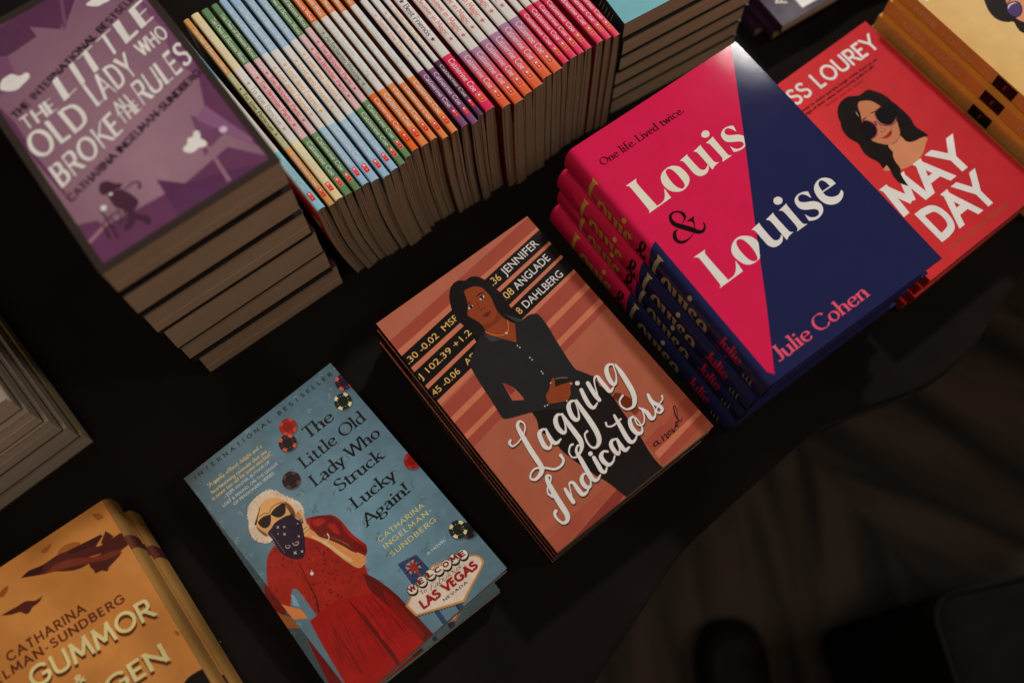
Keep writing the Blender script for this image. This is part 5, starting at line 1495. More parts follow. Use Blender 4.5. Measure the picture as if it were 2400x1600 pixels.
F 3 104,18,14 607,1440 617,1449 638,1451 660,1446 669,1437 660,1428 638,1426 616,1431
F 3 90,16,14 848,1182 843,1185 841,1192 842,1200 846,1203 851,1200 853,1193 852,1186
F 3 124,22,16 881,2128 884,2136 894,2148 907,2159 914,2161 912,2154 901,2141 889,2130
F 3 104,18,14 869,2283 877,2291 890,2291 901,2283 904,2273 897,2265 883,2265 872,2273
F 3 124,22,16 216,2034 207,2032 200,2036 201,2044 208,2051 217,2053 224,2049 223,2041
F 3 124,22,16 743,2359 751,2361 768,2358 784,2350 789,2343 781,2341 765,2344 749,2351
F 3 90,16,14 613,2167 608,2169 603,2177 602,2186 604,2191 609,2189 613,2181 615,2172
F 3 90,16,14 965,1410 969,1417 984,1429 999,1438 1008,1439 1004,1431 990,1419 974,1411
F 3 104,18,14 1078,1519 1070,1526 1068,1542 1073,1557 1082,1562 1090,1554 1092,1539 1087,1524
F 3 154,36,22 556,1847 550,1856 551,1870 560,1880 570,1881 576,1872 575,1858 567,1847
F 3 104,18,14 1333,1552 1325,1561 1325,1577 1332,1592 1342,1596 1349,1587 1350,1570 1343,1556
F 3 104,18,14 564,1411 559,1418 560,1430 565,1440 572,1443 577,1436 577,1424 572,1414
F 3 104,18,14 375,2081 371,2086 371,2096 375,2104 381,2106 385,2101 385,2092 381,2083
F 3 90,16,14 666,2206 661,2207 656,2214 655,2223 659,2227 664,2226 668,2219 669,2210
F 3 154,36,22 833,1876 823,1882 817,1899 819,1916 827,1925 837,1919 843,1902 841,1885
F 3 90,16,14 1170,2098 1181,2102 1198,2094 1209,2080 1210,2068 1199,2064 1183,2072 1171,2086
F 3 154,36,22 617,1363 610,1366 602,1377 596,1390 597,1398 603,1395 612,1384 618,1370
F 3 154,36,22 502,2098 515,2100 534,2090 547,2073 547,2058 534,2056 516,2066 502,2083
F 3 124,22,16 689,2234 690,2244 700,2264 714,2282 722,2287 720,2277 710,2257 697,2239
F 3 90,16,14 850,1694 846,1698 845,1706 848,1714 854,1716 858,1712 859,1703 856,1696
F 3 90,16,14 488,1855 479,1853 469,1860 463,1871 465,1880 474,1881 484,1875 490,1864
F 3 90,16,14 1268,1784 1280,1788 1298,1780 1310,1764 1311,1751 1298,1747 1281,1755 1268,1770
F 3 90,16,14 823,1576 815,1577 802,1586 791,1599 790,1607 798,1607 811,1597 821,1585
F 3 90,16,14 375,1498 379,1506 396,1517 414,1523 424,1520 419,1511 403,1501 384,1495
F 3 124,22,16 930,1280 941,1280 961,1269 978,1253 981,1241 970,1241 950,1252 933,1268
F 3 154,36,22 481,2279 487,2282 498,2281 508,2277 512,2271 507,2268 496,2269 485,2274
F 3 90,16,14 648,1541 643,1552 646,1569 656,1583 667,1586 672,1575 669,1558 659,1544
F 3 104,18,14 373,2216 373,2226 381,2234 392,2235 398,2228 398,2218 391,2211 380,2210
F 3 104,18,14 643,1773 638,1781 640,1794 648,1804 657,1806 662,1797 661,1784 653,1774
F 3 90,16,14 1032,2040 1037,2045 1044,2045 1049,2040 1049,2033 1044,2028 1037,2028 1032,2033
F 3 90,16,14 860,1604 868,1605 883,1598 895,1587 897,1579 889,1577 874,1585 863,1596
F 3 154,36,22 876,1945 878,1959 893,1976 914,1986 927,1984 925,1970 909,1954 889,1943
F 3 154,36,22 542,1828 543,1835 551,1847 563,1856 570,1857 569,1849 560,1837 549,1828
F 3 104,18,14 1126,1224 1125,1233 1128,1255 1134,1277 1139,1285 1141,1275 1138,1253 1132,1232
F 3 124,22,16 886,1993 894,1998 910,1995 924,1988 928,1979 920,1975 904,1977 890,1985
F 3 124,22,16 704,1852 707,1863 718,1870 731,1869 739,1860 736,1849 725,1842 712,1843
F 3 90,16,14 1010,2019 1019,2021 1033,2014 1043,2002 1044,1993 1036,1992 1022,1998 1012,2010
F 3 104,18,14 598,1943 597,1951 603,1961 613,1965 620,1963 621,1954 615,1945 606,1940
F 3 154,36,22 644,2306 635,2313 623,2335 616,2358 618,2370 626,2363 638,2341 645,2317
F 3 124,22,16 392,1414 401,1415 421,1409 441,1401 448,1394 439,1394 419,1399 399,1408
F 3 154,36,22 460,1965 453,1971 452,1983 457,1994 465,1998 471,1991 472,1979 467,1968
F 3 154,36,22 378,1769 382,1772 390,1772 398,1770 401,1766 398,1763 389,1762 381,1765
F 3 154,36,22 1250,2089 1252,2096 1260,2102 1270,2102 1276,2097 1274,2089 1266,2083 1256,2083
F 3 154,36,22 632,1537 643,1542 659,1536 672,1523 673,1511 663,1506 646,1512 633,1525
F 3 104,18,14 498,1640 506,1649 526,1655 547,1657 557,1652 550,1643 529,1636 508,1635
F 3 124,22,16 929,1457 933,1465 944,1473 958,1477 966,1474 963,1466 951,1458 937,1455
F 3 104,18,14 635,1779 634,1786 640,1796 649,1805 655,1806 656,1799 650,1788 641,1779
F 3 104,18,14 802,1192 802,1201 807,1207 814,1206 820,1199 820,1189 815,1184 808,1185
F 3 90,16,14 255,1947 263,1947 279,1939 294,1927 299,1919 290,1919 274,1928 259,1939
F 3 104,18,14 997,1684 987,1685 980,1694 981,1704 989,1711 998,1710 1005,1702 1004,1691
F 3 104,18,14 1259,2212 1253,2215 1244,2226 1239,2238 1240,2245 1246,2242 1254,2231 1259,2219
F 3 104,18,14 1116,2169 1116,2177 1121,2194 1128,2210 1134,2216 1134,2208 1130,2190 1122,2174
F 3 104,18,14 402,1867 403,1878 414,1898 429,1915 439,1919 438,1907 427,1887 412,1870
F 3 124,22,16 468,2394 470,2404 483,2418 498,2428 507,2428 505,2418 492,2405 477,2395
F 3 124,22,16 408,1969 400,1976 396,1996 396,2016 403,2025 410,2017 415,1998 414,1978
F 3 104,18,14 760,1989 754,1988 749,1994 748,2001 752,2006 758,2007 763,2001 764,1994
F 3 104,18,14 1025,2039 1032,2042 1046,2040 1060,2033 1064,2026 1056,2022 1042,2024 1029,2031
F 3 124,22,16 827,1924 838,1928 860,1926 881,1918 889,1909 878,1905 856,1907 835,1915
F 3 124,22,16 1179,1413 1171,1419 1165,1437 1163,1456 1168,1465 1175,1459 1181,1441 1183,1422
F 3 90,16,14 675,1274 671,1284 674,1303 682,1320 689,1325 693,1316 690,1297 682,1280
F 3 124,22,16 1085,1612 1093,1619 1108,1618 1122,1611 1127,1602 1119,1596 1104,1596 1090,1603
F 3 104,18,14 1073,1703 1068,1703 1062,1708 1060,1715 1063,1721 1068,1721 1074,1716 1076,1709
F 3 90,16,14 312,1344 314,1352 323,1359 336,1361 342,1357 340,1349 331,1342 318,1340
F 3 124,22,16 1028,1299 1027,1307 1032,1320 1040,1333 1046,1336 1047,1329 1042,1315 1035,1303
F 3 90,16,14 1230,2175 1241,2179 1262,2176 1282,2167 1288,2157 1278,2153 1257,2156 1237,2165
F 3 90,16,14 859,1371 849,1373 833,1387 819,1405 817,1416 827,1414 844,1399 857,1382
F 3 104,18,14 1174,1735 1167,1745 1168,1757 1177,1764 1189,1762 1195,1752 1194,1740 1185,1733
F 3 154,36,22 716,2158 711,2167 714,2179 723,2187 733,2186 737,2177 734,2165 725,2157
F 3 154,36,22 926,1769 930,1771 936,1768 940,1763 940,1758 936,1757 930,1759 926,1764
F 3 124,22,16 1171,1915 1175,1922 1183,1925 1190,1921 1193,1914 1189,1907 1181,1904 1174,1908
F 3 154,36,22 863,1690 866,1700 873,1704 880,1700 883,1690 880,1680 873,1676 866,1681
F 3 90,16,14 342,2105 341,2113 344,2129 351,2143 357,2148 358,2140 355,2124 348,2110
F 3 154,36,22 31,1967 33,1975 43,1984 56,1989 64,1986 62,1978 52,1969 39,1964
F 3 90,16,14 875,1884 877,1897 891,1910 909,1915 920,1910 919,1897 904,1884 886,1879
F 3 124,22,16 311,2195 315,2201 326,2204 337,2201 341,2195 337,2188 326,2185 316,2188
F 3 104,18,14 567,1798 559,1800 555,1808 557,1816 564,1820 573,1818 578,1810 575,1802
F 3 90,16,14 652,1311 661,1312 682,1307 701,1298 708,1291 699,1290 678,1296 659,1305
F 3 124,22,16 360,1630 351,1626 340,1630 334,1640 336,1651 346,1656 357,1652 363,1641
F 3 104,18,14 820,1823 828,1833 845,1835 862,1828 868,1816 860,1807 843,1805 826,1811
F 3 104,18,14 1120,1897 1125,1901 1138,1901 1151,1898 1156,1893 1150,1889 1137,1888 1124,1891
F 3 104,18,14 878,2012 867,2011 854,2020 845,2035 847,2046 858,2047 871,2038 880,2024
F 3 124,22,16 394,2356 405,2361 427,2359 448,2349 455,2339 444,2334 422,2336 401,2345
F 3 124,22,16 1074,2209 1069,2213 1064,2225 1062,2239 1066,2245 1071,2241 1076,2229 1078,2215
F 3 154,36,22 1311,2057 1307,2066 1311,2076 1320,2080 1329,2076 1332,2067 1328,2057 1319,2053
F 3 124,22,16 1053,1629 1050,1636 1053,1649 1060,1659 1068,1660 1072,1652 1069,1640 1062,1630
F 3 154,36,22 713,1914 707,1926 713,1946 725,1962 738,1964 743,1951 738,1931 725,1916
F 3 104,18,14 1161,1241 1151,1245 1138,1262 1130,1281 1131,1292 1140,1288 1153,1271 1162,1252
F 3 90,16,14 1058,1781 1052,1789 1055,1800 1063,1807 1073,1805 1078,1796 1077,1785 1068,1779
F 3 124,22,16 890,1926 894,1933 904,1937 914,1935 919,1929 916,1923 906,1919 895,1921
F 3 90,16,14 907,1346 912,1351 920,1351 925,1346 926,1337 920,1332 913,1333 907,1338
F 3 154,36,22 338,1797 346,1805 363,1804 379,1795 383,1784 374,1777 357,1778 342,1786
F 3 104,18,14 1249,2081 1250,2094 1263,2106 1279,2112 1290,2108 1289,2095 1277,2082 1260,2077
F 3 104,18,14 590,2119 589,2129 597,2147 610,2161 619,2164 620,2153 612,2136 599,2122
F 3 124,22,16 490,1435 484,1444 484,1461 491,1477 501,1481 507,1472 506,1455 499,1440
F 3 90,16,14 357,2374 358,2386 371,2401 388,2410 399,2407 398,2395 385,2380 368,2371
F 3 104,18,14 1080,1279 1082,1286 1092,1297 1104,1304 1111,1305 1109,1298 1099,1287 1087,1279
F 3 124,22,16 866,1892 859,1892 848,1899 840,1910 839,1917 845,1917 857,1910 865,1899
F 3 90,16,14 1061,1293 1054,1300 1054,1309 1059,1315 1068,1316 1075,1310 1076,1300 1070,1293
F 3 154,36,22 868,2260 871,2271 885,2280 901,2284 910,2279 907,2268 894,2258 878,2255
F 3 90,16,14 663,1969 665,1979 678,1997 695,2012 705,2014 703,2003 689,1986 673,1971
F 3 124,22,16 598,2063 589,2065 582,2074 580,2087 585,2095 594,2093 601,2083 603,2071
F 3 104,18,14 804,2063 795,2067 782,2083 774,2102 774,2113 783,2109 796,2092 804,2073
F 3 154,36,22 208,2274 218,2278 240,2276 262,2270 270,2262 260,2258 238,2260 217,2266
F 3 124,22,16 225,1870 231,1873 245,1872 259,1868 264,1862 257,1859 243,1860 230,1865
F 3 154,36,22 1241,2082 1233,2090 1232,2103 1238,2116 1247,2120 1255,2113 1257,2099 1251,2086
F 3 104,18,14 673,1250 681,1260 699,1263 717,1256 724,1246 716,1236 698,1233 680,1239
F 3 104,18,14 536,2291 523,2296 512,2316 509,2339 515,2352 528,2347 540,2327 543,2304
F 3 90,16,14 696,2118 700,2129 714,2136 729,2133 736,2123 732,2112 718,2105 703,2108
F 3 104,18,14 522,2270 511,2275 499,2294 492,2317 496,2329 506,2324 519,2305 525,2282
F 3 104,18,14 968,1954 963,1964 963,1986 970,2007 978,2015 983,2005 983,1982 977,1961
F 3 154,36,22 284,1770 274,1775 262,1796 255,1819 257,1831 268,1825 280,1805 287,1782
F 3 90,16,14 375,2387 378,2396 384,2399 390,2395 392,2385 389,2376 382,2373 376,2377
F 3 104,18,14 320,1286 323,1297 338,1310 356,1319 366,1318 363,1307 348,1294 330,1285
F 3 104,18,14 290,2381 295,2389 308,2393 322,2389 328,2381 322,2373 309,2370 295,2373
F 3 154,36,22 437,2185 443,2196 461,2204 482,2204 491,2196 485,2185 467,2177 446,2177
F 3 124,22,16 1256,1579 1269,1582 1286,1572 1298,1556 1298,1543 1286,1540 1269,1550 1256,1566
F 3 154,36,22 751,2373 755,2378 763,2380 770,2376 772,2369 768,2363 760,2362 753,2366
F 3 104,18,14 815,2149 810,2158 814,2170 823,2178 832,2177 836,2168 833,2156 824,2148
F 3 154,36,22 800,1259 793,1263 781,1277 771,1293 770,1302 777,1297 789,1283 798,1268
F 3 104,18,14 1140,1258 1129,1258 1121,1266 1120,1277 1127,1286 1138,1286 1146,1278 1147,1267
F 3 104,18,14 1030,1849 1019,1851 1013,1862 1014,1875 1023,1882 1033,1879 1040,1868 1039,1855
F 3 124,22,16 750,2156 758,2160 774,2156 787,2147 791,2138 782,2134 767,2138 754,2147
F 3 124,22,16 803,2233 804,2237 811,2242 818,2243 822,2241 820,2236 814,2232 807,2231
F 3 124,22,16 595,1886 599,1893 615,1905 632,1914 641,1915 636,1907 620,1895 603,1887
F 3 90,16,14 503,2066 508,2076 527,2087 548,2093 559,2091 553,2082 534,2071 513,2064
F 3 90,16,14 440,1598 436,1610 442,1622 453,1629 464,1625 468,1614 462,1601 450,1595
F 3 104,18,14 1166,1643 1165,1650 1168,1665 1175,1678 1181,1681 1183,1674 1179,1660 1172,1647
F 3 90,16,14 1035,2086 1033,2091 1036,2098 1041,2104 1046,2105 1048,2100 1045,2092 1040,2086
F 3 124,22,16 1243,1566 1237,1576 1238,1597 1245,1617 1253,1625 1258,1615 1257,1594 1251,1573
F 3 124,22,16 1163,1866 1171,1871 1188,1871 1205,1866 1211,1858 1203,1853 1186,1853 1170,1858
F 3 124,22,16 825,1539 836,1545 858,1542 878,1531 883,1519 872,1512 851,1515 831,1527
F 3 154,36,22 437,1305 431,1311 431,1320 435,1327 442,1329 448,1324 448,1315 444,1307
F 3 154,36,22 787,1478 779,1477 768,1485 760,1497 760,1505 769,1506 780,1498 787,1487
F 3 104,18,14 1069,2040 1074,2042 1082,2039 1088,2033 1089,2028 1085,2026 1077,2029 1070,2035
F 3 104,18,14 22,2002 16,2009 13,2025 17,2040 24,2046 31,2039 33,2023 30,2008
F 3 90,16,14 541,2133 536,2139 535,2154 538,2169 543,2174 548,2168 550,2153 547,2138
F 3 90,16,14 378,1354 376,1360 379,1369 385,1375 391,1375 393,1369 390,1360 384,1354
F 3 154,36,22 404,1868 397,1878 398,1888 406,1894 417,1891 424,1882 423,1871 415,1866
F 3 124,22,16 622,1853 614,1861 614,1871 620,1879 631,1880 639,1872 640,1861 633,1853
F 3 90,16,14 940,1686 945,1695 960,1710 979,1723 988,1725 984,1715 968,1700 950,1688
F 3 124,22,16 767,1770 773,1772 782,1769 790,1762 791,1755 785,1753 775,1756 768,1764
F 3 90,16,14 364,1589 369,1593 380,1592 391,1588 395,1583 389,1580 378,1580 368,1584
F 3 104,18,14 320,1497 318,1507 325,1521 336,1529 346,1528 349,1517 342,1504 330,1495
F 3 124,22,16 1166,1728 1154,1730 1142,1742 1136,1760 1140,1771 1152,1770 1165,1757 1170,1740
F 3 90,16,14 452,1783 455,1790 464,1794 475,1793 481,1788 478,1781 468,1776 457,1777
F 3 154,36,22 1299,1650 1289,1656 1285,1669 1290,1682 1300,1686 1311,1680 1315,1667 1310,1655
F 3 90,16,14 1059,2258 1058,2264 1061,2274 1066,2284 1071,2286 1073,2280 1070,2270 1064,2261
F 3 154,36,22 719,1459 716,1466 716,1479 719,1491 723,1496 727,1490 727,1477 724,1464
F 3 154,36,22 56,1887 50,1891 40,1904 34,1919 34,1927 41,1923 50,1910 56,1895
F 3 124,22,16 816,2123 819,2135 834,2153 853,2167 864,2168 861,2157 846,2139 828,2125
F 3 104,18,14 178,1990 168,1991 161,1999 161,2010 169,2017 179,2016 186,2008 186,1997
F 3 90,16,14 1211,1413 1209,1425 1217,1446 1230,1464 1241,1468 1243,1456 1235,1435 1222,1417
F 3 124,22,16 444,2094 450,2099 466,2102 483,2101 490,2097 484,2092 468,2089 451,2090
F 3 154,36,22 1059,1613 1050,1616 1045,1626 1047,1638 1054,1644 1063,1640 1068,1630 1066,1618
F 3 90,16,14 447,2093 453,2103 470,2112 490,2116 499,2112 494,2102 477,2093 457,2089
F 3 104,18,14 1015,2019 1007,2025 1005,2033 1010,2040 1019,2041 1027,2035 1029,2027 1024,2021
F 3 90,16,14 784,1779 794,1784 815,1783 835,1776 842,1767 832,1761 811,1762 791,1770
F 3 90,16,14 1217,2206 1212,2213 1209,2229 1212,2245 1218,2252 1223,2245 1225,2228 1223,2212
F 3 90,16,14 652,1389 653,1400 658,1406 665,1402 669,1392 668,1382 663,1376 656,1380
F 3 104,18,14 827,1791 835,1794 849,1790 862,1781 866,1773 858,1770 843,1774 830,1783
F 3 90,16,14 361,2143 349,2141 332,2152 319,2168 318,2181 330,2183 347,2172 360,2156
F 3 124,22,16 170,2218 168,2224 171,2232 177,2238 183,2238 185,2232 182,2224 176,2218
F 3 124,22,16 1308,1785 1316,1790 1334,1790 1351,1784 1357,1777 1349,1771 1331,1772 1314,1777
F 3 90,16,14 633,2388 622,2392 606,2408 594,2429 593,2440 604,2437 619,2420 632,2400
F 3 90,16,14 703,1716 712,1724 731,1727 750,1721 758,1711 750,1703 730,1701 711,1707
F 3 154,36,22 665,1926 659,1929 654,1938 653,1948 657,1953 662,1951 667,1941 668,1931
F 3 154,36,22 1179,1464 1170,1468 1166,1476 1170,1484 1179,1487 1188,1483 1191,1475 1188,1467
F 3 104,18,14 953,1371 960,1380 979,1388 1000,1388 1010,1382 1003,1373 984,1365 963,1364
F 3 124,22,16 907,1718 907,1731 918,1752 935,1767 948,1769 948,1756 936,1735 919,1720
F 3 154,36,22 389,2350 384,2352 377,2360 372,2369 373,2375 378,2373 385,2365 389,2356
F 3 124,22,16 1206,1589 1209,1595 1217,1598 1225,1596 1229,1589 1226,1583 1217,1580 1209,1583
F 3 154,36,22 473,2194 473,2201 478,2214 485,2225 491,2228 491,2221 486,2208 479,2197
F 3 104,18,14 972,2133 979,2141 998,2150 1018,2154 1028,2151 1021,2143 1002,2135 982,2131
F 3 154,36,22 1086,1628 1089,1641 1103,1651 1121,1654 1131,1647 1128,1635 1114,1624 1096,1621
F 3 104,18,14 1209,1922 1210,1935 1222,1950 1240,1958 1252,1954 1251,1941 1239,1926 1221,1918
F 3 154,36,22 325,2090 331,2093 343,2092 355,2088 359,2083 354,2079 341,2080 330,2085
F 3 154,36,22 869,2357 865,2360 863,2367 865,2374 869,2377 874,2374 875,2367 874,2360
F 3 104,18,14 933,1675 942,1683 964,1683 985,1675 992,1665 982,1657 961,1658 940,1665
F 3 154,36,22 792,2005 801,2005 818,1996 831,1981 834,1971 824,1971 808,1981 794,1995
F 3 154,36,22 374,1979 382,1987 394,1988 404,1979 406,1967 398,1959 386,1959 376,1967
F 3 90,16,14 397,2202 396,2213 404,2232 415,2250 423,2255 424,2245 416,2225 405,2207
F 3 90,16,14 247,2188 253,2192 267,2194 281,2193 287,2188 282,2184 267,2182 253,2184
F 3 104,18,14 62,1942 55,1951 56,1964 64,1973 74,1974 81,1966 80,1953 73,1943
F 3 104,18,14 359,1791 353,1795 344,1808 338,1822 339,1830 345,1826 354,1813 360,1798
F 3 90,16,14 182,2238 181,2246 187,2259 196,2270 203,2272 203,2265 197,2252 189,2241
F 3 104,18,14 759,1646 769,1651 784,1645 794,1633 794,1621 784,1616 769,1622 759,1634
F 3 154,36,22 1181,2207 1179,2214 1181,2229 1186,2241 1192,2246 1195,2239 1193,2224 1187,2211
F 3 104,18,14 397,2379 388,2385 381,2403 380,2422 384,2431 393,2425 400,2408 401,2388
F 3 104,18,14 1101,1487 1089,1488 1071,1503 1057,1523 1057,1536 1069,1535 1087,1520 1101,1501
F 3 90,16,14 480,1282 471,1289 468,1304 473,1318 483,1323 492,1316 495,1301 490,1287
F 3 124,22,16 1063,2253 1064,2265 1076,2284 1092,2299 1102,2302 1101,2290 1089,2271 1073,2256
F 3 104,18,14 916,1811 911,1817 912,1826 919,1833 926,1833 930,1827 929,1817 923,1811
F 3 154,36,22 594,2155 597,2163 609,2173 624,2181 632,2180 629,2172 617,2162 602,2154
F 3 104,18,14 466,2379 466,2391 476,2404 491,2412 501,2409 502,2398 491,2384 477,2377
F 3 124,22,16 1031,1944 1031,1952 1036,1957 1044,1957 1049,1952 1049,1944 1043,1939 1036,1939
F 3 154,36,22 884,1622 893,1623 907,1614 918,1602 919,1592 910,1592 897,1600 886,1613
F 3 104,18,14 551,1306 544,1309 537,1323 534,1338 537,1345 544,1341 551,1328 554,1313
F 3 154,36,22 299,1650 309,1651 330,1642 348,1628 353,1618 342,1617 322,1626 304,1640
F 3 154,36,22 779,1322 778,1328 782,1339 789,1347 795,1349 797,1342 793,1331 786,1323
F 3 104,18,14 784,2324 774,2330 763,2350 757,2373 760,2384 770,2378 781,2358 787,2335
F 3 104,18,14 927,1321 919,1327 914,1341 915,1357 922,1364 930,1358 935,1344 933,1328
F 3 104,18,14 626,2191 624,2202 629,2210 639,2211 647,2204 649,2193 644,2184 634,2183
F 3 90,16,14 912,2201 923,2202 945,2194 965,2181 971,2171 960,2170 938,2178 918,2191
F 3 90,16,14 449,2137 443,2136 436,2141 431,2149 432,2155 438,2156 445,2151 450,2143
F 3 90,16,14 604,1403 613,1410 629,1407 643,1398 646,1385 636,1378 620,1380 606,1390
F 3 124,22,16 1245,1814 1240,1817 1234,1828 1232,1839 1234,1845 1239,1842 1245,1832 1247,1820
F 3 124,22,16 845,1192 844,1198 848,1207 855,1215 860,1217 861,1211 857,1201 850,1193
F 3 154,36,22 519,1846 514,1850 512,1857 514,1864 519,1867 524,1864 527,1857 524,1850
F 3 154,36,22 102,1902 109,1905 120,1902 129,1894 132,1887 125,1885 114,1888 105,1896
F 3 90,16,14 864,1957 854,1961 850,1971 853,1982 862,1987 872,1983 876,1972 873,1962
F 3 90,16,14 489,1656 486,1667 492,1676 502,1678 511,1672 513,1661 507,1652 498,1650
F 3 124,22,16 462,1745 456,1753 450,1774 447,1795 450,1805 456,1797 462,1776 464,1755
F 3 154,36,22 187,2084 192,2093 209,2100 228,2102 237,2097 231,2088 214,2080 196,2079
F 3 104,18,14 697,1478 689,1477 681,1483 678,1493 681,1500 689,1501 696,1495 700,1485
F 3 104,18,14 761,1480 761,1495 775,1513 795,1523 809,1520 808,1506 794,1488 774,1477
F 3 90,16,14 421,1937 424,1946 437,1957 452,1965 462,1964 459,1955 445,1943 430,1936
F 3 104,18,14 976,1886 967,1890 959,1905 958,1922 964,1931 973,1927 981,1911 982,1895
F 3 124,22,16 527,1345 533,1350 543,1349 550,1342 551,1334 545,1329 535,1330 528,1337
F 3 124,22,16 350,2396 356,2402 372,2408 388,2411 396,2410 390,2404 375,2398 358,2395
F 3 154,36,22 326,1584 315,1582 303,1590 298,1603 303,1614 314,1616 325,1608 330,1595
F 3 154,36,22 692,1401 689,1412 694,1427 706,1438 717,1438 720,1427 715,1412 703,1401
F 3 124,22,16 1222,2217 1222,2227 1231,2243 1245,2255 1254,2257 1254,2247 1244,2231 1231,2219
F 3 124,22,16 444,1810 445,1823 458,1836 475,1841 486,1836 485,1823 472,1810 455,1805
F 3 154,36,22 524,1439 525,1451 533,1459 545,1459 553,1451 552,1439 544,1431 533,1431
F 3 154,36,22 656,1802 662,1811 680,1817 699,1818 708,1812 702,1804 684,1798 664,1797
F 3 124,22,16 578,1818 587,1822 598,1817 605,1806 604,1796 595,1792 584,1797 577,1808
F 3 124,22,16 -1,1906 1,1917 13,1927 28,1930 37,1924 35,1912 23,1903 8,1900
F 3 154,36,22 1232,2052 1223,2050 1216,2054 1215,2063 1222,2070 1231,2073 1238,2068 1238,2059
F 3 154,36,22 927,2235 917,2233 911,2237 911,2246 917,2253 927,2255 933,2251 933,2243
F 3 124,22,16 576,1595 580,1607 597,1620 616,1626 628,1622 624,1610 607,1597 587,1591
F 3 90,16,14 689,1832 694,1838 707,1845 723,1850 730,1849 725,1843 712,1835 697,1830
F 3 124,22,16 345,2024 339,2034 335,2058 335,2082 339,2092 345,2082 349,2059 349,2035
F 3 154,36,22 351,1343 345,1348 341,1362 341,1376 345,1382 350,1377 354,1363 355,1350
F 3 124,22,16 451,2377 460,2384 482,2387 504,2385 513,2379 504,2373 483,2369 461,2371
F 3 104,18,14 975,2032 978,2040 989,2054 1002,2065 1009,2068 1007,2059 996,2046 983,2034
F 3 154,36,22 559,2275 550,2278 542,2291 541,2306 547,2314 556,2311 564,2298 565,2283
F 3 124,22,16 716,1242 709,1240 698,1245 691,1255 692,1264 700,1266 710,1260 717,1250
F 3 154,36,22 1297,1693 1298,1703 1308,1725 1319,1745 1327,1752 1326,1742 1316,1720 1304,1700
F 3 104,18,14 837,2068 841,2075 851,2078 861,2076 866,2069 862,2062 851,2059 841,2062
F 3 154,36,22 669,1574 669,1581 675,1593 685,1601 692,1602 692,1595 686,1583 676,1575
F 3 154,36,22 855,1947 849,1948 845,1954 844,1962 847,1966 852,1965 856,1959 857,1952
F 3 124,22,16 595,1800 605,1802 626,1796 645,1785 652,1777 642,1775 621,1781 602,1792
F 3 90,16,14 1122,1496 1113,1493 1105,1497 1103,1506 1109,1515 1118,1518 1126,1514 1128,1505
F 3 124,22,16 937,1686 931,1686 923,1692 919,1701 920,1707 926,1708 934,1702 938,1693
F 3 154,36,22 632,2394 625,2396 614,2407 605,2421 605,2430 613,2428 624,2416 632,2402
F 3 90,16,14 791,1608 798,1611 812,1609 824,1603 829,1597 822,1594 808,1596 796,1602
F 3 90,16,14 361,1380 356,1391 354,1414 357,1437 363,1447 368,1437 370,1413 367,1390
F 3 104,18,14 1340,2065 1330,2073 1325,2092 1330,2110 1340,2118 1350,2110 1354,2092 1350,2073
F 3 154,36,22 1064,1737 1072,1743 1093,1745 1113,1742 1122,1735 1113,1729 1093,1727 1072,1730
F 3 104,18,14 760,2184 757,2197 763,2219 774,2240 785,2246 788,2233 783,2210 771,2190
F 3 124,22,16 586,1877 594,1878 611,1874 627,1866 632,1859 624,1858 607,1862 591,1870
F 3 124,22,16 644,2060 645,2068 653,2078 664,2084 672,2083 671,2075 663,2065 652,2058
F 3 124,22,16 620,2043 613,2052 610,2072 612,2093 619,2101 626,2093 629,2072 627,2052
F 3 154,36,22 318,1301 311,1301 304,1308 301,1316 304,1323 310,1323 317,1317 320,1308
F 3 90,16,14 1304,1930 1292,1933 1285,1945 1285,1959 1294,1968 1306,1965 1313,1953 1312,1938
F 3 124,22,16 1058,1260 1059,1272 1073,1286 1091,1294 1103,1292 1101,1280 1087,1266 1069,1257
F 3 90,16,14 44,1899 43,1910 52,1926 66,1938 76,1939 77,1928 68,1912 54,1900
F 3 104,18,14 1040,1421 1051,1426 1069,1420 1082,1408 1084,1395 1073,1390 1056,1396 1042,1408
F 3 90,16,14 1170,1959 1177,1962 1187,1959 1192,1950 1191,1941 1183,1937 1174,1941 1168,1950
F 3 154,36,22 664,1459 655,1465 645,1483 637,1503 639,1513 647,1508 658,1489 665,1469
F 4 100,18,13 1057,2430* 1142,2403 1249,2326 1321,2263 1327,2194 1344,2100 1316,1967 1330,1812 1368,1670 1410,1570 1377,1506 1313,1485* 1269,1601 1215,1819 1095,2050 1020,2147 988,2300
F 5 150,30,18 1054,2386 1165,2336 1197,2260 1116,2252 1039,2288
F 5 140,28,18 1179,2197 1265,2153 1266,2057 1234,1959 1185,2050
F 5 206,172,148 877,3144 931,3056 969,2947 1025,2842 1070,2722 1059,2619 1006,2539 933,2522 865,2551 601,2576 446,2546 355,2563 275,2672 256,2767 270,2865 336,2965 389,3078 455,3148 560,3200 683,3205 805,3188
F 6 196,146,88 763,3071 870,2994 951,2842 961,2737 946,2638 888,2562 849,2549 684,2567 501,2600 428,2641 404,2748 386,2843 411,2916 493,2987 591,3061 696,3081
F 7 104,62,34 918,2879 951,2763 930,2637 887,2579 843,2601 876,2684 889,2800
F 7 120,76,42 389,2856 411,2757 439,2655 407,2651 377,2771
F 7 168,120,70 901,2598 1012,2645 1011,2566 933,2522
K 5 222,196,176 887,3142,7 885,3109,10 858,3096,2
K 6 196,160,136 887,3125,10 877,3081,7 840,3057,2
K 5 206,172,148 893,3117,8 885,3077,10 851,3059,2
K 6 206,172,148 897,3098,11 897,3072,13 872,3067,2
K 5 206,172,148 921,3097,14 902,3049,12 860,3025,2
K 6 184,146,120 911,3071,8 896,3029,12 858,3012,2
K 5 196,160,136 935,3074,14 917,3030,10 876,3012,2
K 6 184,146,120 929,3050,14 922,3021,10 893,3017,2
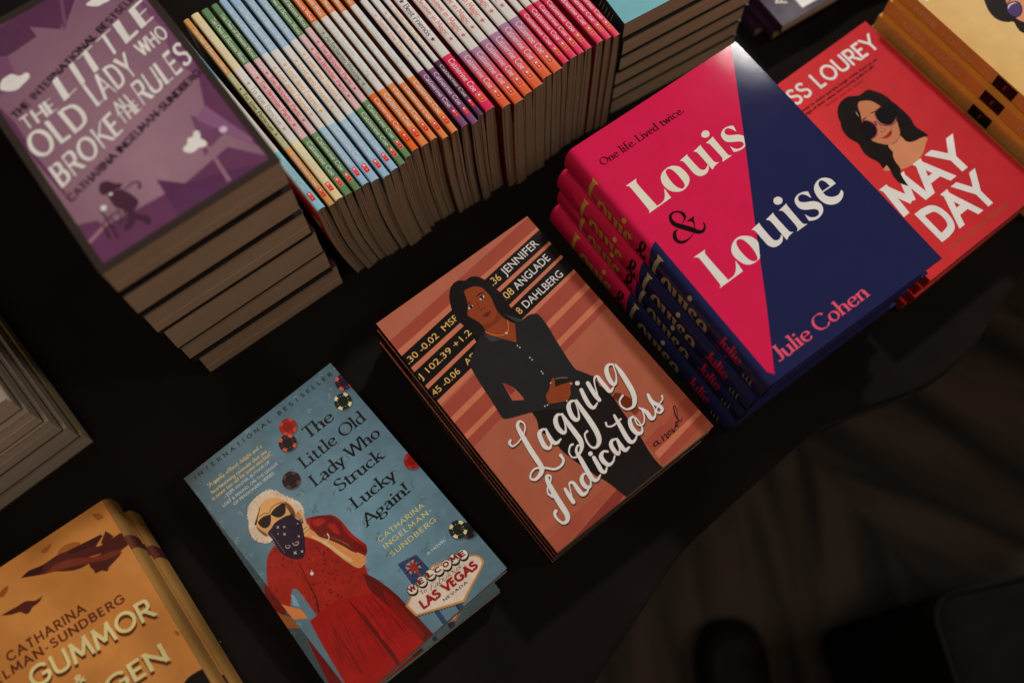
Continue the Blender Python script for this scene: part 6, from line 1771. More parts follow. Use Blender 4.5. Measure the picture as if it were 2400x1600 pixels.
K 6 206,172,148 936,3040,13 915,2999,12 875,2985,2
K 6 184,146,120 938,3009,10 922,2975,8 886,2970,2
K 6 206,172,148 950,3001,16 922,2959,7 878,2948,2
K 6 196,160,136 947,2987,13 925,2952,10 887,2947,2
K 5 184,146,120 968,2983,13 953,2953,11 921,2954,2
K 5 184,146,120 975,2953,8 957,2924,12 925,2928,2
K 6 214,184,162 973,2931,10 944,2900,13 903,2900,2
K 6 184,146,120 972,2920,17 953,2893,10 922,2900,2
K 5 214,184,162 1001,2915,13 970,2886,11 930,2890,2
K 6 184,146,120 986,2899,14 948,2867,10 902,2871,2
K 5 196,160,136 1010,2884,8 969,2856,12 920,2861,2
K 5 184,146,120 1024,2858,16 1009,2838,12 988,2852,2
K 6 206,172,148 1018,2852,13 976,2828,7 930,2838,2
K 5 222,196,176 1038,2835,14 999,2813,11 955,2826,2
K 5 222,196,176 1039,2816,8 1020,2798,13 1000,2814,2
K 6 214,184,162 1030,2807,13 1012,2788,13 992,2805,2
K 5 214,184,162 1059,2788,12 1016,2771,8 973,2790,2
K 5 222,196,176 1069,2765,8 1044,2749,13 1021,2768,2
K 5 222,196,176 1065,2744,17 1038,2729,11 1014,2750,2
K 5 196,160,136 1077,2727,16 1052,2714,8 1032,2735,2
K 6 222,196,176 1068,2714,16 1047,2700,11 1033,2721,2
K 5 196,160,136 1083,2704,8 1042,2695,13 1007,2720,2
K 5 222,196,176 1073,2687,10 1050,2676,8 1033,2697,2
K 5 222,196,176 1065,2669,8 1026,2663,11 996,2689,2
K 5 196,160,136 1072,2658,17 1042,2650,14 1021,2675,2
K 6 214,184,162 1050,2645,16 1007,2643,14 974,2673,2
K 5 222,196,176 1073,2627,10 1031,2625,13 1000,2657,2
K 6 184,146,120 1044,2612,14 1015,2607,8 1000,2633,2
K 5 222,196,176 1061,2600,13 1017,2602,8 984,2637,2
K 6 222,196,176 1030,2594,11 1007,2587,10 997,2612,2
K 5 206,172,148 1046,2570,17 1012,2570,12 992,2602,2
K 6 184,146,120 1023,2565,14 975,2575,10 943,2616,2
K 5 206,172,148 1027,2545,12 986,2553,14 962,2588,2
K 6 214,184,162 996,2546,16 950,2559,10 922,2600,2
K 5 196,160,136 1006,2534,8 959,2548,10 930,2591,2
K 5 196,160,136 1004,2529,8 963,2540,10 940,2577,2
K 6 206,172,148 977,2540,16 941,2548,12 922,2583,2
K 5 184,146,120 973,2524,10 941,2530,14 928,2564,2
K 5 214,184,162 967,2522,8 921,2540,14 897,2585,2
K 6 222,196,176 945,2532,11 910,2541,11 896,2576,2
K 6 222,196,176 932,2531,14 895,2543,7 881,2581,2
K 6 206,172,148 444,2549,16 460,2592,12 499,2611,2
K 5 196,160,136 428,2550,7 440,2586,12 475,2598,2
K 5 214,184,162 402,2541,13 415,2577,10 448,2586,2
K 6 222,196,176 406,2555,8 419,2591,8 454,2600,2
K 5 206,172,148 379,2553,8 396,2590,13 433,2600,2
K 6 196,160,136 379,2559,14 387,2587,8 414,2588,2
K 6 196,160,136 364,2563,11 385,2600,11 424,2609,2
K 5 206,172,148 336,2570,10 360,2607,13 402,2616,2
K 5 184,146,120 324,2588,13 347,2623,14 387,2627,2
K 6 184,146,120 331,2607,10 338,2630,13 361,2624,2
K 6 222,196,176 314,2626,13 334,2655,7 368,2652,2
K 6 184,146,120 312,2640,10 341,2672,12 384,2673,2
K 5 222,196,176 291,2646,14 316,2674,14 353,2671,2
K 5 184,146,120 272,2655,16 302,2683,8 341,2679,2
K 6 184,146,120 280,2687,11 311,2713,11 350,2707,2
K 5 184,146,120 268,2691,7 290,2714,14 319,2704,2
K 5 222,196,176 253,2707,11 289,2732,13 333,2723,2
K 5 184,146,120 251,2723,10 282,2746,8 320,2735,2
K 6 184,146,120 263,2734,10 300,2757,13 344,2746,2
K 5 206,172,148 250,2744,16 287,2765,14 329,2754,2
K 5 222,196,176 257,2756,13 274,2775,11 295,2760,2
K 5 222,196,176 246,2778,10 269,2796,12 295,2780,2
K 5 184,146,120 254,2790,8 289,2807,12 326,2789,2
K 6 214,184,162 270,2803,11 311,2820,8 354,2801,2
K 6 196,160,136 275,2820,11 305,2836,10 333,2817,2
K 5 196,160,136 264,2827,12 309,2840,12 352,2819,2
K 6 206,172,148 274,2846,10 313,2858,13 348,2835,2
K 6 206,172,148 272,2865,11 299,2877,13 321,2855,2
K 6 184,146,120 277,2870,14 318,2880,10 353,2856,2
K 5 214,184,162 275,2883,8 322,2889,14 363,2863,2
K 5 206,172,148 284,2910,8 305,2921,7 319,2900,2
K 6 222,196,176 305,2912,12 339,2919,10 364,2892,2
K 5 214,184,162 298,2934,8 345,2934,10 381,2900,2
K 5 196,160,136 318,2951,8 341,2960,13 351,2936,2
K 5 206,172,148 317,2960,10 359,2958,10 388,2925,2
K 5 196,160,136 334,2981,8 369,2981,14 387,2951,2
K 6 196,160,136 360,2989,14 389,2991,12 402,2962,2
K 6 206,172,148 354,3000,12 392,2996,11 412,2961,2
K 5 206,172,148 356,3037,14 385,3036,8 394,3006,2
K 6 222,196,176 378,3037,12 420,3023,8 442,2981,2
K 6 214,184,162 384,3044,16 418,3035,8 433,2999,2
K 5 214,184,162 380,3078,13 420,3060,12 439,3017,2
K 6 214,184,162 400,3076,14 442,3055,12 461,3010,2
K 5 196,160,136 399,3091,8 428,3084,13 433,3052,2
K 5 184,146,120 405,3105,7 433,3099,8 435,3068,2
K 6 206,172,148 426,3111,11 456,3098,11 461,3065,2
K 6 206,172,148 430,3119,13 469,3092,7 483,3044,2
K 5 214,184,162 435,3135,8 460,3128,12 459,3100,2
K 5 196,160,136 446,3154,13 484,3124,11 493,3074,2
K 6 196,160,136 467,3141,8 504,3108,11 513,3057,2
K 5 222,196,176 472,3175,12 497,3159,12 496,3126,2
K 6 222,196,176 490,3154,10 525,3119,12 531,3067,2
K 5 184,146,120 501,3172,16 528,3152,8 524,3118,2
K 5 222,196,176 512,3189,14 539,3163,7 536,3125,2
K 6 222,196,176 533,3182,11 557,3159,8 552,3126,2
K 5 206,172,148 552,3198,13 572,3183,7 562,3158,2
K 6 184,146,120 569,3193,11 594,3156,12 588,3112,2
K 5 222,196,176 584,3202,8 608,3162,11 600,3115,2
K 6 222,196,176 600,3193,11 621,3161,11 610,3124,2
K 6 206,172,148 625,3190,10 644,3152,10 632,3110,2
K 6 196,160,136 641,3199,14 660,3155,8 646,3111,2
K 5 206,172,148 659,3213,12 676,3165,10 659,3118,2
K 6 184,146,120 673,3201,14 689,3166,12 671,3132,2
K 5 222,196,176 693,3206,11 706,3167,12 687,3134,2
K 5 214,184,162 704,3205,7 717,3170,10 697,3137,2
K 6 214,184,162 726,3187,14 738,3152,14 716,3125,2
K 5 196,160,136 741,3210,11 752,3184,12 732,3164,2
K 5 222,196,176 762,3199,13 768,3156,12 742,3121,2
K 5 206,172,148 771,3193,12 777,3154,12 752,3124,2
K 5 214,184,162 802,3194,13 806,3157,14 780,3135,2
K 6 222,196,176 803,3177,14 811,3150,10 788,3137,2
K 6 206,172,148 823,3175,12 827,3144,11 803,3128,2
K 6 214,184,162 824,3168,16 826,3129,11 798,3106,2
K 5 214,184,162 843,3169,7 846,3137,7 820,3122,2
K 5 222,196,176 858,3173,13 857,3135,12 828,3116,2
K 5 196,160,136 863,3164,11 865,3134,12 840,3122,2
K 5 184,146,120 877,3149,14 878,3119,8 852,3108,2
F 8 34,21,15 661,2864 748,2891 898,2872 856,2766 790,2728 714,2746 671,2808
F 8 34,21,15 446,2893 550,2905 637,2861 614,2801 551,2746 477,2747 438,2813
K 8 34,21,15 547,2900,14 637,2861,19 775,2868,17
K 8 34,21,15 401,2893,31 469,2945,19 525,2991,12 593,3043,10
K 8 110,74,44 509,2949,10 575,2939,12 649,2898,10 719,2933,10 817,2924,10 893,2885,12
F 9 34,20,34 910,2670* 885,2597 914,2516 915,2459 841,2303 766,2181 677,2072 599,2062 508,2138 449,2255 429,2366 448,2490 455,2578 454,2665 540,2692 635,2720 784,2701 853,2673
F 10 176,150,158 629,2611* 614,2631* 590,2629* 608,2645* 606,2670* 621,2650* 645,2652* 626,2636*
F 10 176,150,158 701,2559* 688,2576* 668,2574* 683,2588* 681,2609* 694,2592* 714,2594* 698,2581*
F 10 176,150,158 641,2466* 626,2486* 603,2484* 621,2499* 618,2525* 634,2505* 657,2507* 639,2491*
F 10 176,150,158 599,2144* 580,2169* 551,2166* 574,2185* 570,2216* 589,2192* 618,2195* 595,2175*
F 10 176,150,158 683,2103* 669,2121* 647,2119* 664,2134* 662,2157* 676,2139* 697,2141* 680,2126*
F 10 176,150,158 777,2312* 766,2328* 747,2326* 762,2338* 760,2358* 771,2342* 790,2344* 775,2332*
F 10 176,150,158 568,2547* 560,2558* 547,2556* 557,2565* 556,2579* 564,2568* 577,2569* 567,2561*
F 10 176,150,158 874,2475* 864,2488* 850,2486* 861,2496* 860,2512* 869,2499* 884,2501* 872,2491*
K 10 176,150,158 547,2356,8 531,2324,10 554,2296,10 593,2309,7 570,2337,6
K 10 176,150,158 644,2318,10 642,2276,11 684,2252,11 718,2278,8 675,2299,7
K 10 130,108,120 485,2638,7 490,2609,5
K 10 130,108,120 483,2596,7 489,2568,5
K 10 130,108,120 481,2553,7 488,2527,5
K 10 130,108,120 479,2511,7 487,2486,5
K 10 130,108,120 477,2469,7 485,2445,5
K 10 130,108,120 475,2427,7 484,2404,5
K 10 130,108,120 473,2385,7 483,2363,5
K 10 130,108,120 471,2343,7 482,2322,5
K 10 130,108,120 469,2301,7 480,2281,5
F 6 190,124,74 952,2332* 977,2247 1020,2147 1095,2050 1215,1819 1269,1601 1317,1481 1268,1400 1176,1388 1121,1433 1069,1574 1025,1767 978,1995 894,2178 827,2284 805,2334 805,2413 850,2452 919,2424
F 7 84,34,20 981,2291* 1023,2151 1107,2027 1212,1814 1269,1601 1224,1640 1158,1822 1066,2012 988,2144
F 7 214,160,108 895,2256 954,2158 1026,2000 1091,1756 1145,1539 1083,1593 1017,1852 944,2087
F 8 206,150,104 767,2520* 827,2441 878,2460 933,2443 972,2377 952,2316 918,2267 857,2265 798,2306 793,2377 793,2436
K 8 206,156,116 999,2632,26 996,2555,33 971,2474,38 938,2391,43
K 9 120,76,48 834,2372,10 908,2371,10 958,2358,7
K 9 110,66,40 823,2319,7 897,2317,7 947,2321,6
K 9 190,180,165 1103,2090,17 1099,2046,14 1061,2016,12 982,2000,10
D 8 226,214,196 588,1787,26
D 8 200,150,70 608,1823,10
D 3 66,82,90 2511,3498,139
D 4 28,32,30 2509,3522,134
F 5 206,186,140 2605,3429* 2575,3400* 2537,3387* 2531,3429* 2574,3456*
F 5 206,186,140 2419,3418* 2393,3448* 2381,3488* 2421,3496* 2445,3452*
F 5 206,186,140 2414,3615* 2443,3645* 2481,3658* 2487,3616* 2445,3589*
F 5 206,186,140 2600,3627* 2626,3597* 2638,3556* 2598,3549* 2574,3593*
D 5 24,30,22 2509,3522,74
D 6 206,186,140 2573,3467,5
D 6 206,186,140 2537,3440,5
D 6 206,186,140 2494,3435,5
D 6 206,186,140 2456,3453,5
D 6 206,186,140 2431,3490,5
D 6 206,186,140 2428,3536,5
D 6 206,186,140 2446,3578,5
D 6 206,186,140 2482,3605,5
D 6 206,186,140 2524,3610,5
D 6 206,186,140 2563,3591,5
D 6 206,186,140 2588,3554,5
D 6 206,186,140 2591,3509,5
D 3 66,82,90 1488,3536,139
D 4 36,22,28 1486,3560,134
F 5 190,80,52 1580,3468* 1552,3439* 1515,3426* 1509,3468* 1550,3494*
F 5 190,80,52 1400,3457* 1374,3487* 1362,3526* 1401,3534* 1424,3490*
F 5 190,80,52 1392,3651* 1420,3680* 1456,3694* 1463,3652* 1422,3625*
F 5 190,80,52 1572,3663* 1599,3633* 1611,3593* 1572,3586* 1548,3629*
D 5 24,16,20 1486,3560,74
D 6 190,80,52 1548,3505,5
D 6 190,80,52 1514,3478,5
D 6 190,80,52 1473,3473,5
D 6 190,80,52 1435,3492,5
D 6 190,80,52 1410,3528,5
D 6 190,80,52 1406,3573,5
D 6 190,80,52 1424,3614,5
D 6 190,80,52 1458,3641,5
D 6 190,80,52 1499,3646,5
D 6 190,80,52 1537,3628,5
D 6 190,80,52 1562,3591,5
D 6 190,80,52 1566,3546,5
D 3 66,82,90 1641,3729,139
D 4 140,34,22 1639,3753,134
F 5 172,64,42 1734,3661* 1706,3631* 1669,3618* 1662,3660* 1703,3687*
F 5 172,64,42 1553,3649* 1526,3679* 1514,3718* 1553,3726* 1577,3682*
F 5 172,64,42 1545,3845* 1573,3874* 1610,3888* 1617,3846* 1575,3819*
F 5 172,64,42 1727,3857* 1753,3827* 1765,3787* 1726,3779* 1702,3823*
D 5 120,28,18 1639,3753,74
D 6 172,64,42 1702,3698,5
D 6 172,64,42 1668,3671,5
D 6 172,64,42 1626,3666,5
D 6 172,64,42 1588,3684,5
D 6 172,64,42 1563,3721,5
D 6 172,64,42 1559,3766,5
D 6 172,64,42 1577,3808,5
D 6 172,64,42 1611,3835,5
D 6 172,64,42 1653,3840,5
D 6 172,64,42 1691,3822,5
D 6 172,64,42 1716,3785,5
D 6 172,64,42 1720,3740,5
D 3 66,82,90 1188,3049,139
D 4 34,18,14 1185,3072,134
F 5 80,50,42 1279,2982* 1251,2954* 1215,2941* 1208,2982* 1248,3007*
F 5 80,50,42 1102,2972* 1076,3001* 1064,3040* 1102,3047* 1125,3004*
F 5 80,50,42 1092,3163* 1120,3191* 1156,3204* 1162,3163* 1122,3137*
F 5 80,50,42 1270,3173* 1296,3143* 1308,3104* 1270,3097* 1246,3140*
D 5 28,14,10 1185,3072,74
D 6 80,50,42 1247,3018,5
D 6 80,50,42 1214,2992,5
D 6 80,50,42 1173,2988,5
D 6 80,50,42 1135,3006,5
D 6 80,50,42 1111,3042,5
D 6 80,50,42 1107,3086,5
D 6 80,50,42 1124,3126,5
D 6 80,50,42 1157,3152,5
D 6 80,50,42 1198,3157,5
D 6 80,50,42 1236,3139,5
D 6 80,50,42 1260,3103,5
D 6 80,50,42 1264,3059,5
D 3 66,82,90 2713,3735,139
D 4 40,26,44 2711,3759,134
F 5 196,84,58 2807,3666* 2777,3636* 2739,3622* 2733,3665* 2776,3692*
F 5 196,84,58 2620,3654* 2593,3684* 2582,3724* 2622,3732* 2646,3688*
F 5 196,84,58 2615,3853* 2645,3882* 2683,3896* 2689,3853* 2646,3826*
F 5 196,84,58 2803,3865* 2829,3835* 2841,3794* 2800,3786* 2776,3831*
D 5 34,22,44 2711,3759,74
D 6 196,84,58 2775,3703,5
D 6 196,84,58 2739,3676,5
D 6 196,84,58 2695,3671,5
D 6 196,84,58 2656,3689,5
D 6 196,84,58 2632,3727,5
D 6 196,84,58 2629,3772,5
D 6 196,84,58 2647,3815,5
D 6 196,84,58 2683,3842,5
D 6 196,84,58 2726,3848,5
D 6 196,84,58 2766,3829,5
D 6 196,84,58 2790,3792,5
D 6 196,84,58 2793,3746,5
D 3 66,82,90 2727,2094,139
D 4 130,22,20 2726,2117,134
F 5 150,40,36 2819,2026* 2790,1999* 2753,1987* 2747,2028* 2789,2052*
F 5 150,40,36 2637,2019* 2611,2049* 2599,2087* 2639,2094* 2662,2051*
F 5 150,40,36 2632,2208* 2661,2236* 2698,2248* 2704,2207* 2662,2182*
F 5 150,40,36 2815,2216* 2841,2186* 2852,2147* 2813,2141* 2789,2184*
D 5 110,18,16 2726,2117,74
D 6 150,40,36 2787,2063,5
D 6 150,40,36 2753,2038,5
D 6 150,40,36 2710,2034,5
D 6 150,40,36 2672,2052,5
D 6 150,40,36 2649,2088,5
D 6 150,40,36 2645,2132,5
D 6 150,40,36 2664,2171,5
D 6 150,40,36 2698,2197,5
D 6 150,40,36 2741,2201,5
D 6 150,40,36 2779,2182,5
D 6 150,40,36 2803,2147,5
D 6 150,40,36 2806,2103,5
D 3 66,82,90 2677,758,126
D 4 22,20,22 2675,778,121
F 5 60,54,50 2758,698* 2732,675* 2699,665* 2694,700* 2731,721*
F 5 60,54,50 2597,695* 2574,721* 2564,754* 2599,759* 2619,722*
F 5 60,54,50 2592,858* 2618,881* 2651,891* 2656,856* 2619,836*
F 5 60,54,50 2754,862* 2777,836* 2787,802* 2752,797* 2732,835*
D 5 20,18,20 2675,778,67
D 6 60,54,50 2730,730,4
D 6 60,54,50 2699,709,4
D 6 60,54,50 2662,706,4
D 6 60,54,50 2628,723,4
D 6 60,54,50 2607,754,4
D 6 60,54,50 2604,792,4
D 6 60,54,50 2620,826,4
D 6 60,54,50 2651,847,4
D 6 60,54,50 2689,850,4
D 6 60,54,50 2722,834,4
D 6 60,54,50 2743,802,4
D 6 60,54,50 2746,764,4
D 3 66,82,90 2578,863,143
D 4 28,32,30 2576,886,137
F 5 206,186,140 2670,795* 2641,769* 2603,757* 2597,797* 2639,821*
F 5 206,186,140 2487,791* 2462,820* 2450,858* 2489,864* 2513,822*
F 5 206,186,140 2482,976* 2511,1003* 2549,1014* 2554,974* 2513,950*
F 5 206,186,140 2665,981* 2691,951* 2702,913* 2663,907* 2639,950*
D 5 24,32,28 2576,886,75
D 6 206,186,140 2638,831,5
D 6 206,186,140 2603,807,5
D 6 206,186,140 2561,804,5
D 6 206,186,140 2523,823,5
D 6 206,186,140 2499,858,5
D 6 206,186,140 2496,901,5
D 6 206,186,140 2514,940,5
D 6 206,186,140 2549,964,5
D 6 206,186,140 2591,967,5
D 6 206,186,140 2629,949,5
D 6 206,186,140 2653,913,5
D 6 206,186,140 2656,870,5
T 3 22,20,20 so 1755,3399,-0.0240,499,196,0.006|The
T 3 22,20,20 so 1453,3078,-0.0127,1148,191,0.002|Little Old
T 3 22,20,20 so 1407,2754,-0.0167,1216,189,-0.002|Lady Who
T 3 22,20,20 so 1615,2456,-0.0327,818,187,-0.015|Struck
T 3 22,20,20 so 1654,2102,-0.0340,736,185,-0.015|Lucky
T 3 22,20,20 so 1609,1788,-0.0176,796,183,0.000|Again!
T 3 34,36,36 fs 130,4008,-0.0185,2516,67,0.000|INTERNATIONAL BESTSELLER
T 3 196,172,104 si 202,3780,-0.0215,962,59,-0.022|“A quirky, offbeat delight and a
T 3 196,172,104 si 182,3671,-0.0254,993,59,-0.026|heartwarming reminder that one
T 3 196,172,104 si 132,3585,-0.0143,1080,59,-0.016|is never too old for some mischief.”
T 3 188,190,184 bn 293,3495,-0.0073,816,47,-0.024|–TOM WINTER, AUTHOR OF
T 3 188,190,184 bn 195,3401,-0.0123,989,47,-0.031|LOST & FOUND, ON THE LEAGUE
T 3 188,190,184 bn 331,3319,-0.0134,719,47,-0.030|OF PENSIONERS SERIES
T 3 200,182,108 fl 1608,1491,-0.0307,810,76,-0.009|CATHARINA
T 3 200,182,108 fl 1599,1361,-0.0301,864,76,-0.009|INGELMAN-
T 3 200,182,108 fl 1606,1213,-0.0303,817,75,-0.009|SUNDBERG
T 3 190,192,186 bn 2005,889,-0.0219,338,40,0.000|A NOVEL
K 3 26,34,54 1600,125,35 1589,-176,35
K 3 34,58,92 1602,199,65 1575,-120,65
K 3 26,34,54 1862,77,23 1852,-79,23
K 3 34,58,92 1907,67,61 1901,-93,61
F 3 34,58,92 1601,1081* 1885,1010* 1902,725* 1579,701*
F 4 112,138,150 1657,1001* 1810,983* 1828,820* 1649,824*
F 5 36,18,16 1844,756* 1756,842* 1725,723* 1722,846* 1618,786* 1699,874* 1583,908* 1703,910* 1642,1018* 1730,932* 1761,1052* 1765,928* 1869,989* 1787,900* 1903,866* 1783,864*
F 6 132,40,28 1848,766* 1755,861* 1725,732* 1724,865* 1614,798* 1704,891* 1578,924* 1707,923* 1639,1038* 1731,943* 1762,1073* 1763,939* 1874,1008* 1783,914* 1909,880* 1779,881*
K 5 120,54,34 1738,822,35 1740,713,26
F 6 176,118,54 1312,549* 1459,610* 1799,693 1925,735 2021,721 2316,579 2516,451 2562,395 2568,312 2530,268 2403,210 1978,43* 1333,347*
F 7 202,180,164 1345,535* 1465,589* 1803,670 1925,713 2018,700 2307,559 2493,443 2539,387 2537,316 2501,279 2389,230 1979,77* 1362,360*
D 5 44,26,18 1337,333,11
D 7 206,150,70 1349,348,9
D 5 44,26,18 1378,314,11
D 7 206,150,70 1390,329,9
D 5 44,26,18 1419,295,11
D 7 206,150,70 1432,310,9
D 5 44,26,18 1461,276,11
D 7 206,150,70 1473,290,9
D 5 44,26,18 1502,257,11
D 7 206,150,70 1514,271,9
D 5 44,26,18 1543,237,11
D 7 206,150,70 1555,252,9
D 5 44,26,18 1584,218,11
D 7 206,150,70 1597,233,9
D 5 44,26,18 1626,199,11
D 7 206,150,70 1638,214,9
D 5 44,26,18 1667,180,11
D 7 206,150,70 1679,195,9
D 5 44,26,18 1709,161,11
D 7 206,150,70 1721,176,9
D 5 44,26,18 1750,142,11
D 7 206,150,70 1762,156,9
D 5 44,26,18 1791,123,11
D 7 206,150,70 1804,137,9
D 5 44,26,18 1833,103,11
D 7 206,150,70 1845,118,9
D 5 44,26,18 1874,84,11
D 7 206,150,70 1887,99,9
D 5 44,26,18 1916,65,11
D 7 206,150,70 1928,80,9
D 5 44,26,18 1957,46,11
D 7 206,150,70 1970,60,9
D 8 40,24,22 1530,638,75
D 9 60,34,30 1535,667,79
D 10 212,188,172 1535,667,69
T 11 110,24,20 fb 1485,641,-0.0781,99,84,-0.018|W
D 8 40,24,22 1699,632,75
D 9 60,34,30 1704,661,79
D 10 212,188,172 1704,661,69
T 11 110,24,20 fb 1653,635,-0.1003,87,84,-0.037|E
D 8 40,24,22 1853,626,75
D 9 60,34,30 1859,655,79
D 10 212,188,172 1859,655,69
T 11 110,24,20 fb 1808,630,-0.1001,87,84,-0.034|L
D 8 40,24,22 1982,598,75
D 9 60,34,30 1988,627,79
D 10 212,188,172 1988,627,69
T 11 110,24,20 fb 1936,602,-0.1003,88,84,-0.032|C
D 8 40,24,22 2115,579,75
D 9 60,34,30 2120,608,79
D 10 212,188,172 2120,608,69
T 11 110,24,20 fb 2069,583,-0.1004,88,84,-0.030|O
D 8 40,24,22 2252,570,75
D 9 60,34,30 2258,599,79
D 10 212,188,172 2258,599,69
T 11 110,24,20 fb 2206,573,-0.0783,101,84,-0.005|M
D 8 40,24,22 2387,537,75
D 9 60,34,30 2393,566,79
D 10 212,188,172 2393,566,69
T 11 110,24,20 fb 2340,541,-0.1006,89,85,-0.025|E
T 8 48,42,40 si 1580,519,-0.1316,103,57,-0.054|To
T 8 36,32,32 sc 1717,475,-0.0710,534,79,-0.009|Fabulous
T 8 134,22,22 fb 1484,335,-0.0670,958,142,-0.026|LAS VEGAS
T 8 40,36,36 fs2 1766,233,-0.0564,419,42,-0.013|NEVADA''',
'purple': '''F 2 76,44,68 -438,3749* 710,3918* 1612,3966* 1334,3395* 1019,3683* 1022,3488* 459,3441* -303,3325*
F 2 76,44,68 1450,3941* 1905,3893* 1356,3355*
F 2 98,62,88 1573,3897* 1356,3355* 1436,3414* 1638,3947*
F 2 100,62,92 2407,3263* 2504,2602* 2490,1898* 2386,1605* 2275,2156* 2407,2628* 2347,3161*
F 2 88,50,78 2471,1866* 2232,1263* 2432,439* 2532,55* 2686,-17* 2843,1866* 2811,3054* 2586,2930*
F 3 120,80,112 2232,1263* 2460,484* 2413,410* 2032,1144*
F 2 100,62,92 2015,1247* 2279,777* 1976,697* 1849,618*
F 2 88,50,78 -65,545* 1065,480* 1469,451* 2148,566* 2542,70* 2591,-163* 26,-12*
F 3 78,44,74 1196,702* 1461,436* 1964,270* 2532,55* 2567,-145* 1161,113*
F 3 130,92,110 1927,734* 1970,746* 1936,139* 1882,138*
F 2 88,50,78 82,3124* 177,2507* 163,1898* 206,1345* 195,1014* 136,1657* 62,2685*
F 2 88,50,78 88,759* 336,655* 349,437* 125,401*
F 3 140,98,112 101,480* 432,582* 439,535* 109,433*
F 2 104,66,90 324,3591* 571,3451* 523,3159* 198,2944* 14,2993*
F 4 206,200,204 259,3059 339,3159 426,3177 491,3165 553,3081 641,3079 666,3027 631,2975 532,2943 429,2916 331,2963
F 4 206,200,204 1784,3530 1886,3560 1990,3580 2232,3545 2081,3412 1987,3410 1884,3424
F 4 206,200,204 1673,848 1711,898 1758,906 1812,972 1868,956 1919,1006 1970,994 1969,933 1940,874 1965,820 1960,753 1904,743 1851,774 1799,761 1722,775
D 4 180,160,180 2235,811,50
F 3 96,60,86 1952,892 2106,909 2205,833 2106,731 1952,716
F 5 64,36,52 570,1040 616,1081 696,1058 756,974 819,921 791,881 718,895 644,899 573,910 547,972
F 5 64,36,52 625,893 763,865 826,760 867,616 839,542 756,493 793,409 860,340 846,238 785,239 769,316 698,379 659,325 541,319 551,389 638,434 666,562 599,687 598,819
K 5 80,48,66 821,830,19 938,846,19 1001,808,25 978,740,47
K 6 58,32,46 433,757,19 431,553,19 417,315,25
K 6 58,32,46 358,572,16 334,369,33
K 6 58,32,46 358,572,16 479,610,16 602,610,16
K 6 58,32,46 609,623,16 574,482,16 515,434,19
K 6 58,32,46 479,610,16 495,505,14 592,487,14
K 6 58,32,46 655,570,16 609,437,16
K 6 58,32,46 401,539,14 458,440,14
D 6 206,200,204 473,755,41
D 6 206,200,204 642,873,22
T 5 204,198,200 hw 232,2296,0.0899,489,216,0.078|THE
T 5 204,198,200 hw 848,2396,0.2592,1625,349,0.311|LITTLE
T 5 204,198,200 hw 159,1813,0.1400,804,410,0.089|OLD
T 5 204,198,200 hw 1135,2069,0.1695,682,393,0.157|LADY
T 5 204,198,200 hw 1975,2365,0.1682,446,231,0.136|WHO
T 5 204,198,200 hw 202,1306,0.2453,1062,339,0.234|BROKE
T 5 204,198,200 hw 1293,1813,0.1969,261,171,0.127|ALL
T 5 204,198,200 hw 1260,1631,0.2107,322,170,0.192|THE
T 5 204,198,200 hw 1608,1719,0.2344,885,364,0.267|RULES
T 5 40,24,34 hb 221,2537,0.3068,2403,112,0.156|THE INTERNATIONAL BESTSELLER
T 5 36,20,30 hb 208,1063,0.2713,2336,111,0.115|CATHARINA INGELMAN-SUNDBERG''',
'orange': '''F 3 72,32,26 1275,3900* 1407,3925 1593,3887 1825,3885 1957,3854* 2002,3850* 2458,3783* 2470,3749* 2314,3675* 2370,3648* 2681,3638* 2718,3625* 2749,3513* 2719,3430* 2557,3419* 2543,3369* 2333,3314* 2290,3275* 2224,3337* 2139,3349* 2143,3403* 2123,3470* 2131,3520* 2020,3531 1910,3565* 1798,3632 1659,3729 1533,3770
F 4 104,46,32 1548,3759* 1771,3781 2021,3692 2244,3553 2536,3458 2579,3380* 2349,3431 2108,3537 1867,3642
F 4 52,24,22 1275,3900* 1441,3917 1604,3867* 1522,3789*
F 4 72,32,26 2399,3674* 2534,3787* 2590,3652* 2438,3627*
F 5 150,80,40 2183,3598 2328,3550 2299,3536 2209,3567
F 4 58,26,24 1957,3854* 2453,3780* 2316,3687* 1986,3787*
F 3 72,32,26 824,3601* 925,3598 1064,3587 1184,3579 1295,3510 1408,3507* 1332,3461 1222,3450 1163,3415 1105,3423 1057,3492 935,3536
T 3 84,40,24 fs2 639,2982,-0.0128,1151,139,-0.096|CATHARINA
T 3 84,40,24 fs2 -6,2823,-0.0226,2302,131,-0.111|INGELMAN-SUNDBERG
T 4 84,42,24 fm 751,2420,-0.0571,1770,287,-0.107|GUMMOR
T 4 84,42,24 bb 1207,2135,-0.0531,159,130,-0.073|&
T 4 84,42,24 fm 781,1750,-0.0336,1602,266,-0.076|VINGEN
T 5 214,182,124 fm 762,2466,-0.0565,1773,288,-0.106|GUMMOR
T 5 214,182,124 bb 1220,2182,-0.0525,160,130,-0.072|&
T 5 214,182,124 fm 793,1795,-0.0330,1604,267,-0.075|VINGEN
F 3 26,20,18 2347,1344* 2505,1400 2737,1383* 2739,974* 2467,939*
F 2 140,82,36 1832,3899 1962,3944 2127,3894 2160,3835 1973,3843
F 2 140,84,40 2495,4099 2582,4060 2601,3975 2520,3986
F 2 136,78,34 2657,2032 2684,1968 2651,1948 2631,2006
F 2 130,74,30 950,3896 1083,3913 1026,3841 932,3818
F 2 146,86,38 1665,4066 1841,4079 1718,4005''',
